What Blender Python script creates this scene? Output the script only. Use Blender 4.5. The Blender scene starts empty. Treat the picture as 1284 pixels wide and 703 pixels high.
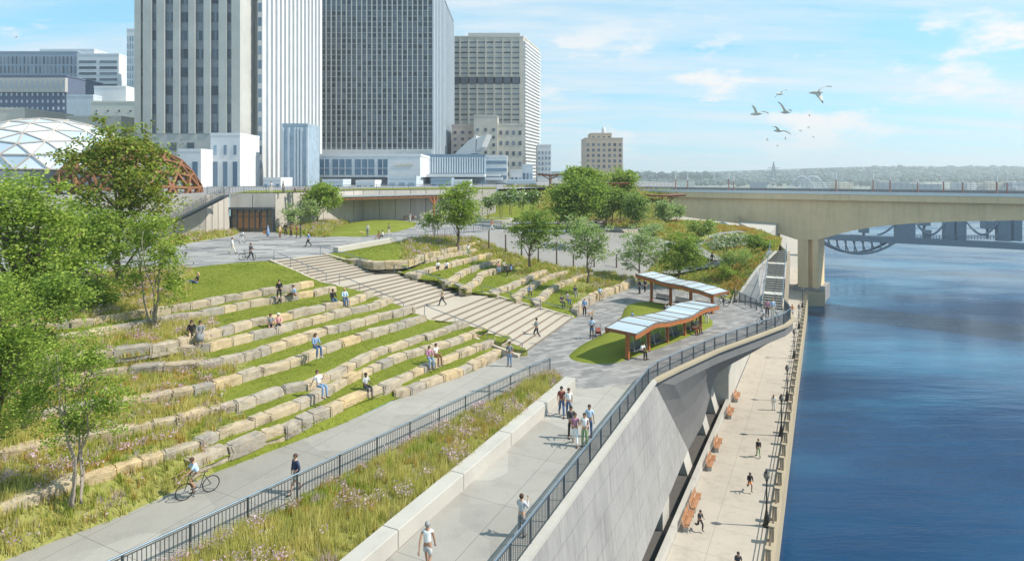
import bpy, bmesh, math, random
import numpy as np
from mathutils import Vector, Matrix
R = math.radians
sc = bpy.context.scene
COL = sc.collection
random.seed(7)
RNG = np.random.default_rng(7)
# ---- camera model used to survey the place: 1284x703 photo, focal 750 px, horizon y=222, eye 13.5 m above lower plaza
F, CX, HY, CZ = 750.0, 642.0, 222.0, 13.5
def P(x, y, z=0.0):
    Y = F*(CZ-z)/(y-HY); return Vector(((x-CX)*Y/F, Y, z))
def PD(x, y, Y): return Vector(((x-CX)*Y/F, Y, CZ-(y-HY)*Y/F))
def PX(v): return (CX+F*v[0]/max(v[1], .1), HY+F*(CZ-v[2])/max(v[1], .1))
UP = Vector((0, 0, 1))
U = 5.2      # level of the upper plaza
RW = -10.5   # level of the riverwalk
WZ = -13.0   # water level

# ---------------------------------------------------------------- materials
def nt_new(name):
    m = bpy.data.materials.new(name); m.use_nodes = True
    n = m.node_tree.nodes; n.clear()
    out = n.new('ShaderNodeOutputMaterial'); b = n.new('ShaderNodeBsdfPrincipled')
    m.node_tree.links.new(b.outputs[0], out.inputs[0])
    return m, n, m.node_tree.links, b, out
def ramp(n, l, src, stops):
    r = n.new('ShaderNodeValToRGB'); el = r.color_ramp.elements
    while len(el) < len(stops): el.new(.5)
    for e, (p, c) in zip(el, stops):
        e.position = p; e.color = (c[0], c[1], c[2], 1)
    l.new(src, r.inputs[0]); return r.outputs[0]
def mixc(n, l, fac, a, b, mode='MIX'):
    m = n.new('ShaderNodeMix'); m.data_type = 'RGBA'; m.blend_type = mode
    if isinstance(fac, (int, float)): m.inputs[0].default_value = fac
    else: l.new(fac, m.inputs[0])
    for i, v in ((6, a), (7, b)):
        if isinstance(v, (tuple, list)): m.inputs[i].default_value = (*v[:3], 1)
        else: l.new(v, m.inputs[i])
    return m.outputs[2]
def noise(n, l, vec, scale, detail=4, rough=.6):
    t = n.new('ShaderNodeTexNoise'); t.inputs['Scale'].default_value = scale
    t.inputs['Detail'].default_value = detail; t.inputs['Roughness'].default_value = rough
    if vec is not None: l.new(vec, t.inputs['Vector'])
    return t.outputs[0]
def wpos(n):  return n.new('ShaderNodeNewGeometry').outputs['Position']
def opos(n):  return n.new('ShaderNodeTexCoord').outputs['Object']
def mapv(n, l, vec, scale=(1, 1, 1), rot=(0, 0, 0)):
    m = n.new('ShaderNodeMapping'); l.new(vec, m.inputs[0])
    m.inputs['Scale'].default_value = scale; m.inputs['Rotation'].default_value = rot
    return m.outputs[0]
def bump(n, l, b, h, strength=.3, dist=.02):
    t = n.new('ShaderNodeBump'); t.inputs['Strength'].default_value = strength
    t.inputs['Distance'].default_value = dist
    l.new(h, t.inputs['Height']); l.new(t.outputs[0], b.inputs['Normal'])
_mc = {}
def M(name, col, rough=.75, var=.12, scale=2.0, bmp=0.0, metal=0.0, spec=.4, world=True, bs=None):
    key = name
    if key in _mc: return _mc[key]
    m, n, l, b, o = nt_new(name)
    vec = wpos(n) if world else opos(n)
    f = noise(n, l, vec, scale, 5, .65)
    c0 = [max(0, c*(1-var)) for c in col]; c1 = [min(1, c*(1+var)) for c in col]
    c = ramp(n, l, f, [(.3, c0), (.7, c1)])
    l.new(c, b.inputs['Base Color'])
    b.inputs['Roughness'].default_value = rough; b.inputs['Metallic'].default_value = metal
    b.inputs['Specular IOR Level'].default_value = spec
    if bmp: bump(n, l, b, noise(n, l, vec, bs or scale*6, 4), bmp, .02)
    _mc[key] = m; return m

def mat_leaf(name, c0, c1, c2, trans=.35):
    m, n, l, b, o = nt_new(name)
    ri = n.new('ShaderNodeNewGeometry').outputs['Random Per Island']
    c = ramp(n, l, ri, [(0, c0), (.55, c1), (1, c2)])
    nz = noise(n, l, wpos(n), .9, 2)
    c = mixc(n, l, ramp(n, l, nz, [(.35, (0, 0, 0)), (.65, (1, 1, 1))]), c, mixc(n, l, 1.0, c, (.72, .8, .6), 'MULTIPLY'))
    l.new(c, b.inputs['Base Color']); b.inputs['Roughness'].default_value = .6
    b.inputs['Specular IOR Level'].default_value = .25
    t = n.new('ShaderNodeBsdfTranslucent'); l.new(c, t.inputs[0])
    mx = n.new('ShaderNodeMixShader'); mx.inputs[0].default_value = trans
    l.new(b.outputs[0], mx.inputs[1]); l.new(t.outputs[0], mx.inputs[2]); l.new(mx.outputs[0], o.inputs[0])
    return m
LEAF = mat_leaf('leaf_green', (.18, .27, .04), (.31, .42, .065), (.50, .57, .13), .48)
LEAF_DK = mat_leaf('leaf_dark', (.12, .19, .04), (.20, .30, .06), (.34, .44, .10), .46)
LEAF_PALE = mat_leaf('leaf_pale', (.25, .34, .14), (.37, .47, .19), (.52, .60, .28), .46)
LEAF_RUST = mat_leaf('leaf_olive', (.12, .14, .02), (.22, .23, .03), (.36, .33, .05), .4)
LEAF_WHITE = mat_leaf('blossom_white', (.6, .6, .52), (.75, .74, .68), (.85, .84, .8), .2)
BLADE = mat_leaf('blade_green', (.22, .28, .035), (.33, .40, .055), (.46, .50, .09), .4)
BLADE_Y = mat_leaf('blade_straw', (.46, .41, .11), (.60, .53, .17), (.74, .66, .28), .4)
BLADE_O = mat_leaf('blade_rust', (.42, .25, .06), (.56, .36, .09), (.66, .46, .15), .4)
BLADE_P = mat_leaf('flower_mauve', (.48, .30, .44), (.60, .42, .56), (.74, .58, .68), .3)
BLADE_L = mat_leaf('lawn_blade', (.14, .175, .022), (.20, .24, .03), (.29, .32, .05), .3)
BARK = M('bark', (.16, .12, .085), .9, .3, 6, .6)
BARK_L = M('bark_pale', (.30, .25, .20), .9, .25, 6, .5)

def mat_lawn():
    m, n, l, b, o = nt_new('lawn_turf'); w = wpos(n)
    a = noise(n, l, w, .35, 3); c = noise(n, l, w, 14, 4, .75)
    k = ramp(n, l, a, [(.3, (.12, .155, .022)), (.7, (.165, .195, .034))])
    k = mixc(n, l, ramp(n, l, c, [(.35, (0, 0, 0)), (.7, (1, 1, 1))]), k, mixc(n, l, 1.0, k, (1.5, 1.35, 1.2), 'MULTIPLY'))
    l.new(k, b.inputs['Base Color']); b.inputs['Roughness'].default_value = .9
    b.inputs['Specular IOR Level'].default_value = .1
    bump(n, l, b, c, .9, .08); return m
LAWN = mat_lawn()
SOIL = M('bed_soil', (.22, .22, .06), .95, .4, 3, .8)

def mat_conc(name, col, patch=0.0, spk=.1, vert=False, joints=None, rough=.85, stain=.0, streak=.0):
    m, n, l, b, o = nt_new(name); w = wpos(n)
    a = noise(n, l, w, .25, 4); s = noise(n, l, w, 22, 3, .8)
    k = ramp(n, l, a, [(.3, [c*.92 for c in col]), (.7, [min(1, c*1.06) for c in col])])
    k = mixc(n, l, 1.0, k, ramp(n, l, s, [(.3, (1-spk,)*3), (.7, (1+spk*.3,)*3)]), 'MULTIPLY')
    h = s
    if stain:
        st = noise(n, l, w, .9, 7, .7); k = mixc(n, l, 1.0, k, ramp(n, l, st, [(.3, (1-stain,)*3), (.48, (1, 1, 1)), (.75, (1.04, 1.04, 1.03))]), 'MULTIPLY')
    if streak:
        sk_ = noise(n, l, mapv(n, l, w, (1.3, 1.3, .09)), 1.0, 5, .7); k = mixc(n, l, 1.0, k, ramp(n, l, sk_, [(.34, (1-streak, 1-streak*.98, 1-streak*.92)), (.5, (1, 1, 1)), (.8, (1.03, 1.03, 1.02))]), 'MULTIPLY')
    if joints:
        jb = n.new('ShaderNodeTexBrick'); l.new(mapv(n, l, w, (1, 1, 1), (0, 0, joints[2])), jb.inputs['Vector']); jb.inputs['Scale'].default_value = 1; jb.offset = 0; jb.inputs['Brick Width'].default_value = joints[0]; jb.inputs['Row Height'].default_value = joints[1]; jb.inputs['Mortar Size'].default_value = .012; jb.inputs['Color1'].default_value = (1, 1, 1, 1); jb.inputs['Color2'].default_value = (.965, .965, .96, 1); jb.inputs['Mortar'].default_value = (.5, .49, .47, 1)
        k = mixc(n, l, 1.0, k, jb.outputs['Color'], 'MULTIPLY')
    if patch:   # large angular pours of lighter and darker concrete
        v = n.new('ShaderNodeTexVoronoi'); v.inputs['Scale'].default_value = .16; v.feature = 'F1'; v.distance = 'MANHATTAN'
        l.new(w, v.inputs['Vector'])
        sp = n.new('ShaderNodeSeparateColor'); l.new(v.outputs['Color'], sp.inputs[0])
        k = mixc(n, l, 1.0, k, ramp(n, l, sp.outputs[0], [(0, (1-patch,)*3), (1, (1+patch*.35,)*3)]), 'MULTIPLY')
    if vert:    # board-formed: fine vertical boards
        v1 = n.new('ShaderNodeTexNoise'); v1.inputs['Scale'].default_value = 1.0; v1.inputs['Detail'].default_value = 2
        l.new(mapv(n, l, w, (5.5, 5.5, .12)), v1.inputs['Vector'])
        k = mixc(n, l, 1.0, k, ramp(n, l, v1.outputs[0], [(.35, (.90, .90, .91)), (.5, (1, 1, 1)), (.65, (1.03, 1.03, 1.03))]), 'MULTIPLY')
        sp = n.new('ShaderNodeSeparateXYZ'); l.new(w, sp.inputs[0]); cb = n.new('ShaderNodeCombineXYZ'); l.new(sp.outputs[1], cb.inputs[0]); l.new(sp.outputs[2], cb.inputs[1])
        bt = n.new('ShaderNodeTexBrick'); l.new(cb.outputs[0], bt.inputs['Vector']); bt.inputs['Scale'].default_value = 1; bt.inputs['Brick Width'].default_value = 2.4; bt.inputs['Row Height'].default_value = 1.35; bt.inputs['Mortar Size'].default_value = .018; bt.inputs['Color1'].default_value = (1, 1, 1, 1); bt.inputs['Color2'].default_value = (.93, .93, .93, 1); bt.inputs['Mortar'].default_value = (.62, .62, .62, 1)
        k = mixc(n, l, 1.0, k, bt.outputs['Color'], 'MULTIPLY')
        h = v1.outputs[0]
    l.new(k, b.inputs['Base Color']); b.inputs['Roughness'].default_value = rough
    b.inputs['Specular IOR Level'].default_value = .25
    bump(n, l, b, h, .25, .02); return m
CONC = mat_conc('concrete_light', (.43, .41, .375), stain=.1)
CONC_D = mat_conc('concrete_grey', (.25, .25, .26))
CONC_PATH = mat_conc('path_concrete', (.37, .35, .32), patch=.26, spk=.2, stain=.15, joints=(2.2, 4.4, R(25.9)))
SOFFIT = mat_conc('shaded_soffit_concrete', (.17, .165, .165), stain=.1)  # shade of the overhang put into a darker concrete tone
CONC_BOARD = mat_conc('board_formed_concrete', (.31, .30, .295), vert=True, stain=.14, streak=.16)
CONC_WALK = mat_conc('riverwalk_concrete', (.43, .385, .33), spk=.15, stain=.17, joints=(3.3, 3.3, R(27.5)))
CONC_PINK = mat_conc('sandblasted_concrete', (.44, .405, .37), spk=.12, streak=.14)
CONC_BR = mat_conc('bridge_concrete', (.70, .53, .33), spk=.06, stain=.06, streak=.10)
COPING = mat_conc('coping_limestone', (.38, .32, .23), spk=.15)
GRAVEL = mat_conc('gravel_ground', (.28, .27, .26), spk=.45)
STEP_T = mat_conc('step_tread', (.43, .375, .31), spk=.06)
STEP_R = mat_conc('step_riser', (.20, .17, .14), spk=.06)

def mat_brick(name, cols, w, h, rot, mortar, sc_=1.0):
    m, n, l, b, o = nt_new(name); p = wpos(n)
    t = n.new('ShaderNodeTexBrick'); l.new(mapv(n, l, p, (1, 1, 1), (0, 0, rot)), t.inputs['Vector'])
    t.inputs['Scale'].default_value = sc_; t.inputs['Brick Width'].default_value = w; t.inputs['Row Height'].default_value = h
    t.inputs['Mortar Size'].default_value = .012; t.inputs['Color1'].default_value = (0, 0, 0, 1)
    t.inputs['Color2'].default_value = (1, 1, 1, 1); t.inputs['Mortar'].default_value = (.5, .5, .5, 1)
    t.inputs['Bias'].default_value = 0
    k = ramp(n, l, t.outputs['Color'], cols)
    k = mixc(n, l, t.outputs['Fac'], k, mortar)
    st = noise(n, l, p, .7, 7, .7); k = mixc(n, l, 1.0, k, ramp(n, l, st, [(.32, (.8, .79, .78)), (.5, (1, 1, 1)), (.75, (1.06, 1.06, 1.05))]), 'MULTIPLY')
    s = noise(n, l, p, 18, 4, .8)
    k = mixc(n, l, 1.0, k, ramp(n, l, s, [(.3, (.88,)*3), (.7, (1.05,)*3)]), 'MULTIPLY')
    l.new(k, b.inputs['Base Color']); b.inputs['Roughness'].default_value = .8
    bump(n, l, b, s, .2, .01); return m
PAVER = mat_brick('plaza_pavers', [(0, (.17, .165, .165)), (.5, (.235, .225, .22)), (1, (.31, .295, .285))], .9, .45, R(-28), (.12, .12, .12))
PAVER_UP = mat_brick('upper_plaza_pavers', [(0, (.11, .11, .12)), (.3, (.22, .215, .215)), (.7, (.30, .29, .285)), (1, (.37, .36, .355))], 3.2, .8, R(-12), (.2, .2, .2))

def mat_stone():
    m, n, l, b, o = nt_new('quarried_limestone'); p = wpos(n)
    oi = n.new('ShaderNodeObjectInfo').outputs['Random']
    k = ramp(n, l, oi, [(0, (.30, .28, .255)), (.25, (.38, .325, .255)), (.5, (.45, .37, .255)), (.75, (.36, .325, .28)), (1, (.49, .38, .23))])
    a = noise(n, l, p, 1.6, 6, .7); c = noise(n, l, mapv(n, l, p, (2.5, 2.5, 7)), 1.6, 5, .7)
    k = mixc(n, l, 1.0, k, ramp(n, l, a, [(.3, (.52, .50, .47)), (.46, (.92, .92, .92)), (.7, (1.22, 1.18, 1.1))]), 'MULTIPLY')
    k = mixc(n, l, ramp(n, l, c, [(.56, (0, 0, 0)), (.68, (.6, .6, .6))]), k, (.38, .22, .10))
    l.new(k, b.inputs['Base Color']); b.inputs['Roughness'].default_value = .9
    b.inputs['Specular IOR Level'].default_value = .15
    bump(n, l, b, c, .8, .06); return m
STONE = mat_stone()

def mat_water():
    m, n, l, b, o = nt_new('river_water'); p = wpos(n)
    b.inputs['Base Color'].default_value = (.012, .06, .14, 1); b.inputs['Roughness'].default_value = .12
    b.inputs['IOR'].default_value = 1.33
    a = noise(n, l, mapv(n, l, p, (.10, .45, 1), (0, 0, R(8))), 1.0, 6, .62)
    rr = noise(n, l, mapv(n, l, p, (.02, .045, 1), (0, 0, R(25))), 1.0, 4, .6); l.new(ramp(n, l, rr, [(.38, (.05,)*3), (.62, (.32,)*3)]), b.inputs['Roughness'])
    c = noise(n, l, mapv(n, l, p, (.010, .028, 1), (0, 0, R(-20))), 1.0, 5, .6)
    k = ramp(n, l, c, [(.36, (.001, .012, .05)), (.5, (.004, .04, .11)), (.66, (.03, .14, .24))])
    l.new(k, b.inputs['Base Color'])
    bump(n, l, b, a, .35, .35); return m
WATER = mat_water()
def mat_glass(name, c0, c1, rough=.18, scale=.35):
    m, n, l, b, o = nt_new(name)
    ri = n.new('ShaderNodeNewGeometry').outputs['Random Per Island']; ob_ = n.new('ShaderNodeObjectInfo').outputs['Random']
    ad = n.new('ShaderNodeMath'); ad.operation = 'ADD'; l.new(ri, ad.inputs[0]); l.new(ob_, ad.inputs[1]); fr = n.new('ShaderNodeMath'); fr.operation = 'FRACT'; l.new(ad.outputs[0], fr.inputs[0]); oi = fr.outputs[0]
    k = ramp(n, l, oi, [(0, c0), (.6, [(a+b_)/2 for a, b_ in zip(c0, c1)]), (1, c1)])
    l.new(k, b.inputs['Base Color']); b.inputs['Roughness'].default_value = rough
    b.inputs['Specular IOR Level'].default_value = .6; return m
GLASS_DK = mat_glass('window_glass_dark', (.02, .03, .045), (.15, .19, .24))
GLASS_BL = mat_glass('window_glass_blue', (.07, .13, .20), (.26, .36, .46))
GLASS_IN = mat_glass('entrance_glass', (.05, .045, .04), (.16, .12, .08))
SOLAR = mat_glass('translucent_roof_panel', (.34, .42, .47), (.47, .53, .57), .3)
DOME_GL = mat_glass('dome_glazing', (.35, .45, .55), (.60, .68, .75), .2)
RAIL = M('rail_blue_grey', (.16, .22, .28), .45, .08, 3, 0, .5)
RAIL_D = M('rail_dark_steel', (.10, .115, .13), .5, .1, 3, 0, .4)
GALV = M('galvanised_steel', (.40, .42, .44), .45, .1, 3, 0, .6)
CORTEN = M('painted_orange_steel', (.34, .115, .035), .6, .15, 3)
CORTEN_D = M('dark_rust_steel', (.20, .085, .04), .7, .2, 3)
TIMBER = M('bench_timber', (.36, .165, .075), .6, .25, 6, .2)
TIMBER_D = M('dark_timber', (.10, .075, .055), .8, .25, 5, .2)
IRON = M('cast_iron', (.035, .033, .03), .5, .2, 4, 0, .5)
WHITE = M('white_cladding', (.60, .62, .64), .7, .06, .3)
WHITE_B = M('bluish_white_cladding', (.48, .54, .60), .7, .08, .3)
TAN = M('tan_masonry', (.50, .40, .31), .85, .08, .4)

# ---------------------------------------------------------------- mesh building
class MB:
    def __init__(s): s.v = []; s.f = []; s.m = []
    def add(s, vs, fs, mi=0):
        o = len(s.v); s.v += [tuple(v) for v in vs]
        s.f += [tuple(i+o for i in f) for f in fs]; s.m += [mi]*len(fs); return s
    def obox(s, c, a, b, h, mi=0):   # centre, three half-vectors
        c, a, b, h = Vector(c), Vector(a), Vector(b), Vector(h)
        vs = [c+i*a+j*b+k*h for k in (-1, 1) for j in (-1, 1) for i in (-1, 1)]
        return s.add(vs, [(0, 2, 3, 1), (4, 5, 7, 6), (0, 1, 5, 4), (2, 6, 7, 3), (0, 4, 6, 2), (1, 3, 7, 5)], mi)
    def box(s, c, sx, sy, sz, rot=0, mi=0):   # c = centre of the base
        ca, sa = math.cos(rot), math.sin(rot)
        return s.obox((c[0], c[1], c[2]+sz/2), (ca*sx/2, sa*sx/2, 0), (-sa*sy/2, ca*sy/2, 0), (0, 0, sz/2), mi)
    def bar(s, p, q, w, h, mi=0, up=UP):
        p, q = Vector(p), Vector(q); d = q-p
        if d.length < 1e-6: return s
        a = d.cross(Vector(up))
        if a.length < 1e-4: a = d.cross(Vector((1, 0, 0)))
        a.normalize(); u = a.cross(d).normalized()
        return s.obox((p+q)/2, d/2, a*w/2, u*h/2, mi)
    def loft(s, pts, ra, rb=None, n=8, up=UP, mi=0, cap=True):
        pts = [Vector(p) for p in pts]; N = len(pts)
        if not isinstance(ra, (list, tuple)): ra = [ra]*N
        if rb is None: rb = ra
        if not isinstance(rb, (list, tuple)): rb = [rb]*N
        vs = []; a_prev = None
        for i, p in enumerate(pts):
            d = (pts[min(i+1, N-1)]-pts[max(i-1, 0)])
            if d.length < 1e-9: d = Vector((0, 0, 1))
            d.normalize(); a = d.cross(Vector(up))
            if a.length < .05: a = a_prev if a_prev else d.cross(Vector((1, 0, 0)))
            a = a.normalized()
            if a_prev and a.dot(a_prev) < 0: a = -a
            a_prev = a; u = a.cross(d).normalized()
            for k in range(n):
                t = 2*math.pi*k/n; vs.append(p+a*ra[i]*math.cos(t)+u*rb[i]*math.sin(t))
        fs = [(i*n+k, i*n+(k+1) % n, (i+1)*n+(k+1) % n, (i+1)*n+k) for i in range(N-1) for k in range(n)]
        if cap: fs += [tuple(range(n))[::-1], tuple((N-1)*n+k for k in range(n))]
        return s.add(vs, fs, mi)
    def prism(s, poly, z0, z1, mi=0):   # poly: list of (x,y); z0,z1 numbers or lists
        n = len(poly)
        za = z0 if isinstance(z0, (list, tuple)) else [z0]*n; zb = z1 if isinstance(z1, (list, tuple)) else [z1]*n
        vs = [(p[0], p[1], a) for p, a in zip(poly, za)]+[(p[0], p[1], b) for p, b in zip(poly, zb)]
        fs = [tuple(range(n))[::-1], tuple(range(n, 2*n))]+[(i, (i+1) % n, n+(i+1) % n, n+i) for i in range(n)]
        return s.add(vs, fs, mi)
    def ellipsoid(s, c, rx, ry, rz, nu=10, nv=6, mi=0):
        c = Vector(c); vs = [c+Vector((0, 0, -rz))]
        for j in range(1, nv):
            t = math.pi*j/nv-math.pi/2
            for i in range(nu):
                a = 2*math.pi*i/nu; vs.append(c+Vector((rx*math.cos(t)*math.cos(a), ry*math.cos(t)*math.sin(a), rz*math.sin(t))))
        vs.append(c+Vector((0, 0, rz))); fs = []
        for i in range(nu): fs.append((0, 1+(i+1) % nu, 1+i))
        for j in range(nv-2):
            for i in range(nu):
                a = 1+j*nu+i; b = 1+j*nu+(i+1) % nu; fs.append((a, b, b+nu, a+nu))
        L = len(vs)-1
        for i in range(nu): fs.append((L, 1+(nv-2)*nu+i, 1+(nv-2)*nu+(i+1) % nu))
        return s.add(vs, fs, mi)
    def mesh(s, name, mats, smooth=False, recalc=True, off=None):
        me = bpy.data.meshes.new(name)
        vs = s.v if off is None else [(a-off[0], b-off[1], c-off[2]) for a, b, c in s.v]
        me.from_pydata(vs, [], s.f)
        if not isinstance(mats, (list, tuple)): mats = [mats]
        for m_ in mats: me.materials.append(m_)
        me.polygons.foreach_set('material_index', s.m)
        if recalc:
            bm = bmesh.new(); bm.from_mesh(me); bmesh.ops.recalc_face_normals(bm, faces=bm.faces); bm.to_mesh(me); bm.free()
        if smooth: me.polygons.foreach_set('use_smooth', [True]*len(me.polygons))
        me.update(); return me
    def build(s, name, mats, parent=None, smooth=False, recalc=True, world=True):
        """one mesh object; coordinates are world ones unless world=False (then local to the parent)"""
        off = None
        if parent is not None and world: off = tuple(parent.location)
        ob = bpy.data.objects.new(name, s.mesh(name, mats, smooth, recalc, off))
        COL.objects.link(ob)
        if parent is not None: ob.parent = parent
        return ob
def tag(o, label=None, cat=None, group=None, kind=None):
    if label: o['label'] = label
    if cat: o['category'] = cat
    if group: o['group'] = group
    if kind: o['kind'] = kind
    return o
def empty(name, loc, label=None, cat=None, group=None, rz=0, kind=None):
    o = bpy.data.objects.new(name, None); COL.objects.link(o); o.location = loc; o.rotation_euler = (0, 0, rz)
    o.empty_display_size = .2
    return tag(o, label, cat, group, kind)
def struct(name, mb, mats, **k): return tag(mb.build(name, mats, **k), kind='structure')
_kids = {}
def copy_tree(o, parent=None, depth=0):
    c = o.copy(); COL.objects.link(c); c.parent = parent
    for ch in list(o.children): copy_tree(ch, c, depth+1)
    return c
def lerp(a, b, t): return a+(b-a)*t
def resample(pts, n):
    pts = [Vector(p) for p in pts]; d = [0]
    for a, b in zip(pts, pts[1:]): d.append(d[-1]+(b-a).length)
    out = []; k = 0
    for i in range(n):
        s_ = d[-1]*i/(n-1)
        while k < len(pts)-2 and d[k+1] < s_: k += 1
        t = 0 if d[k+1] == d[k] else (s_-d[k])/(d[k+1]-d[k]); out.append(pts[k].lerp(pts[k+1], min(1, max(0, t))))
    return out
def plen(pts): return sum((Vector(b)-Vector(a)).length for a, b in zip(pts, pts[1:]))
def poly_mesh(pts, mi=0):   # flat polygon triangulated by Blender as an ngon
    b = MB(); b.add(pts, [tuple(range(len(pts)))], mi); return b
def xy_in(poly, x, y):
    c = False; n = len(poly)
    for i in range(n):
        x1, y1 = poly[i][:2]; x2, y2 = poly[(i+1) % n][:2]
        if (y1 > y) != (y2 > y) and x < (x2-x1)*(y-y1)/(y2-y1)+x1: c = not c
    return c
# ================================================================= TERRACES
SL0, SL1 = Vector((.6, 45, 0)), Vector((-23.9, 59.3, U))      # left edge of the great stair, bottom -> top
SR0, SR1 = Vector((5.8, 57.2, 0)), Vector((-20.3, 64.2, U))   # right edge
FL = [(0, 0), (.33, .36), (.41, .36), (.68, .69), (.74, .69), (1, 1)]   # (t, fraction of rise): three flights, two landings
def st_h(t):
    for (a, ha), (b, hb) in zip(FL, FL[1:]):
        if t <= b: return U*(ha+(hb-ha)*(t-a)/(b-a))
    return U
def st_t(z):
    f = z/U
    for (a, ha), (b, hb) in zip(FL, FL[1:]):
        if hb > ha and f <= hb: return a+(b-a)*(f-ha)/(hb-ha)
    return 1.0
def sl(t, z=None): p = SL0.lerp(SL1, t); p.z = st_h(t) if z is None else z; return p
def sr(t, z=None): p = SR0.lerp(SR1, t); p.z = st_h(t) if z is None else z; return p

def stone_meshes(n):
    out = []; ax = [-.5, -.43, 0, .43, .5]
    for k in range(n):
        idx = {}; vs = []; fs = []
        rnd = random.Random(100+k); sk = [rnd.uniform(-.05, .05) for _ in range(6)]
        def vid(i, j, l):
            if (i, j, l) in idx: return idx[(i, j, l)]
            p = Vector((ax[i], ax[j], ax[l])); e = sum(1 for q in (i, j, l) if q in (0, 4))
            p *= 1-.11*(e-1)
            nz = noise_v(p*2.2+Vector((k*7.1, 0, 0)))
            p += nz*.075; p.z += .5+sk[0]*p.x+sk[1]*p.y; p.x += sk[2]*p.y; p.y += sk[3]*p.x
            idx[(i, j, l)] = len(vs); vs.append(tuple(p)); return idx[(i, j, l)]
        for a in range(4):
            for b in range(4):
                for s_ in (0, 4):
                    fs.append((vid(s_, a, b), vid(s_, a+1, b), vid(s_, a+1, b+1), vid(s_, a, b+1)))
                    fs.append((vid(a, s_, b), vid(a+1, s_, b), vid(a+1, s_, b+1), vid(a, s_, b+1)))
                    fs.append((vid(a, b, s_), vid(a+1, b, s_), vid(a+1, b+1, s_), vid(a, b+1, s_)))
        m = MB(); m.add(vs, fs); out.append(m.mesh('stone_block', STONE))
    return out
def noise_v(p):
    from mathutils import noise as nn
    return nn.noise_vector(p)
STONES = stone_meshes(26)
def stone_wall(pts, z, label, h=.52, dep=.75, lmin=.95, lmax=2.3, group=None, sink=.3, seed=0, cat='stone wall'):
    rnd = random.Random(seed*17+3)
    N = max(2, int(plen(pts)/.25)); line = resample(pts, N); step = plen(pts)/(N-1)
    root = empty('stone_wall', (pts[0][0], pts[0][1], z), label, cat, group)
    s = 0; L = plen(pts)
    def at(q):
        k = min(N-2, max(0, int(q/step))); return line[k].lerp(line[k+1], min(1, max(0, q/step-k)))
    while s < L-.4:
        l = min(rnd.uniform(lmin, lmax), L-s)
        a, b = at(s), at(s+l); d = (b-a); ln = d.length; d.normalize(); n = Vector((-d.y, d.x, 0))
        c = (a+b)/2+n*(dep/2+rnd.uniform(-.06, .06))
        o = bpy.data.objects.new('stone_block', rnd.choice(STONES)); COL.objects.link(o); o.parent = root
        hh = h*rnd.uniform(.92, 1.12)
        o.location = Vector((c.x, c.y, z-sink))-Vector(root.location)
        o.rotation_euler = (rnd.uniform(-.02, .02), rnd.uniform(-.02, .02), math.atan2(d.y, d.x)+rnd.uniform(-.04, .04)+(math.pi if rnd.random() < .5 else 0))
        o.scale = (ln*1.02, dep*rnd.uniform(.92, 1.12), hh+sink); s += l
    return root

def pl(px, z): return [P(x, y, z) for x, y in px]
LZ = [0, .45, .9, 1.35, 1.85, 2.35, 2.85, 3.3, 3.75, 4.2]
LR = [  # traced fronts of the left rows, lowest first
 [(496,500),(515,496),(541,483),(578,472),(597,462),(620,449),(642,440)],
 [(240,590),(258,584),(279,575),(299,565),(331,554),(355,547),(374,538),(415,520),(440,509),(473,496),(505,482),(534,467),(576,450),(595,443),(609,438),(625,431),(637,425)],
 [(0,650),(30,638),(71,625),(108,608),(142,601),(170,591),(202,580),(221,573),(258,562),(273,552),(297,545),(329,532),(352,524),(393,507),(440,481),(480,463),(499,455),(517,448),(543,441),(571,434),(595,424),(612,417)],
 [(123,554),(165,548),(202,539),(239,530),(267,522),(296,517),(318,511),(333,504),(359,496),(389,489),(417,476),(436,467),(454,457),(473,448),(485,443),(506,437),(527,430),(555,421),(590,408)],
 [(161,511),(187,509),(213,502),(253,496),(286,487),(301,482),(329,472),(352,466),(383,455),(419,440),(447,430),(473,423),(490,417),(503,413),(538,401)],
 [(171,470),(205,468),(240,466),(274,462),(291,458),(328,448),(343,442),(370,434),(408,421),(431,416),(457,409),(477,402),(503,397),(521,391)],
 [(130,462),(162,456),(192,450),(222,446),(261,442),(277,438),(307,430),(330,424),(357,418),(387,409),(431,397),(457,392),(475,387),(494,380)],
 [(120,452),(167,447),(196,442),(216,438),(232,434),(262,427),(286,420),(310,412),(337,407),(356,402),(380,397),(403,391),(430,386),(452,379),(470,372)],
 [(110,427),(140,421),(180,412),(210,406),(246,401),(277,395),(291,391),(316,386),(349,380),(380,375),(402,371),(422,365)],
 [(92,411),(138,406),(162,402),(183,398),(204,394),(226,391),(242,388),(260,385),(277,380),(296,377),(316,373),(344,369),(370,365),(394,359)]]
BEDX = [250, 262, 300, 272, 290, 262, 150, 268, 60, 235]
NU = 72
def strip_rows(rows, zs, lext, ends, top, n=NU):
    """rows: world polylines in plan; returns (base lines, back lines)"""
    base = []
    for r, z, le, en in zip(rows, zs, lext, ends):
        pts = list(le)+list(r)+list(en); base.append(resample([Vector((p[0], p[1], z)) for p in pts], n))
    base.append(resample(top, n)); back = []
    for i in range(len(rows)):
        b = []
        for k in range(n):
            a = base[i][k]; t = (base[i][min(k+1, n-1)]-base[i][max(k-1, 0)]); t.z = 0; t.normalize()
            nr = Vector((-t.y, t.x, 0)); gap = (base[i+1][k]-a); gap.z = 0
            q = a+nr*min(.62, .5*gap.length); q.z = zs[i]+min(.4, (base[i+1][k].z-zs[i])*.9); b.append(q)
        back.append(b)
    return base, back
lrows = [pl(r, z) for r, z in zip(LR, LZ)]
def ext(p, d, k): return [Vector((p[0]+d[0]*k, p[1]+d[1]*k, 0))]
lext = []
path_left = [P(7,701), P(79,674), P(150,648), P(262,595), P(430,531)]
lext.append([Vector((-31, 2, 0))]+path_left)
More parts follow.
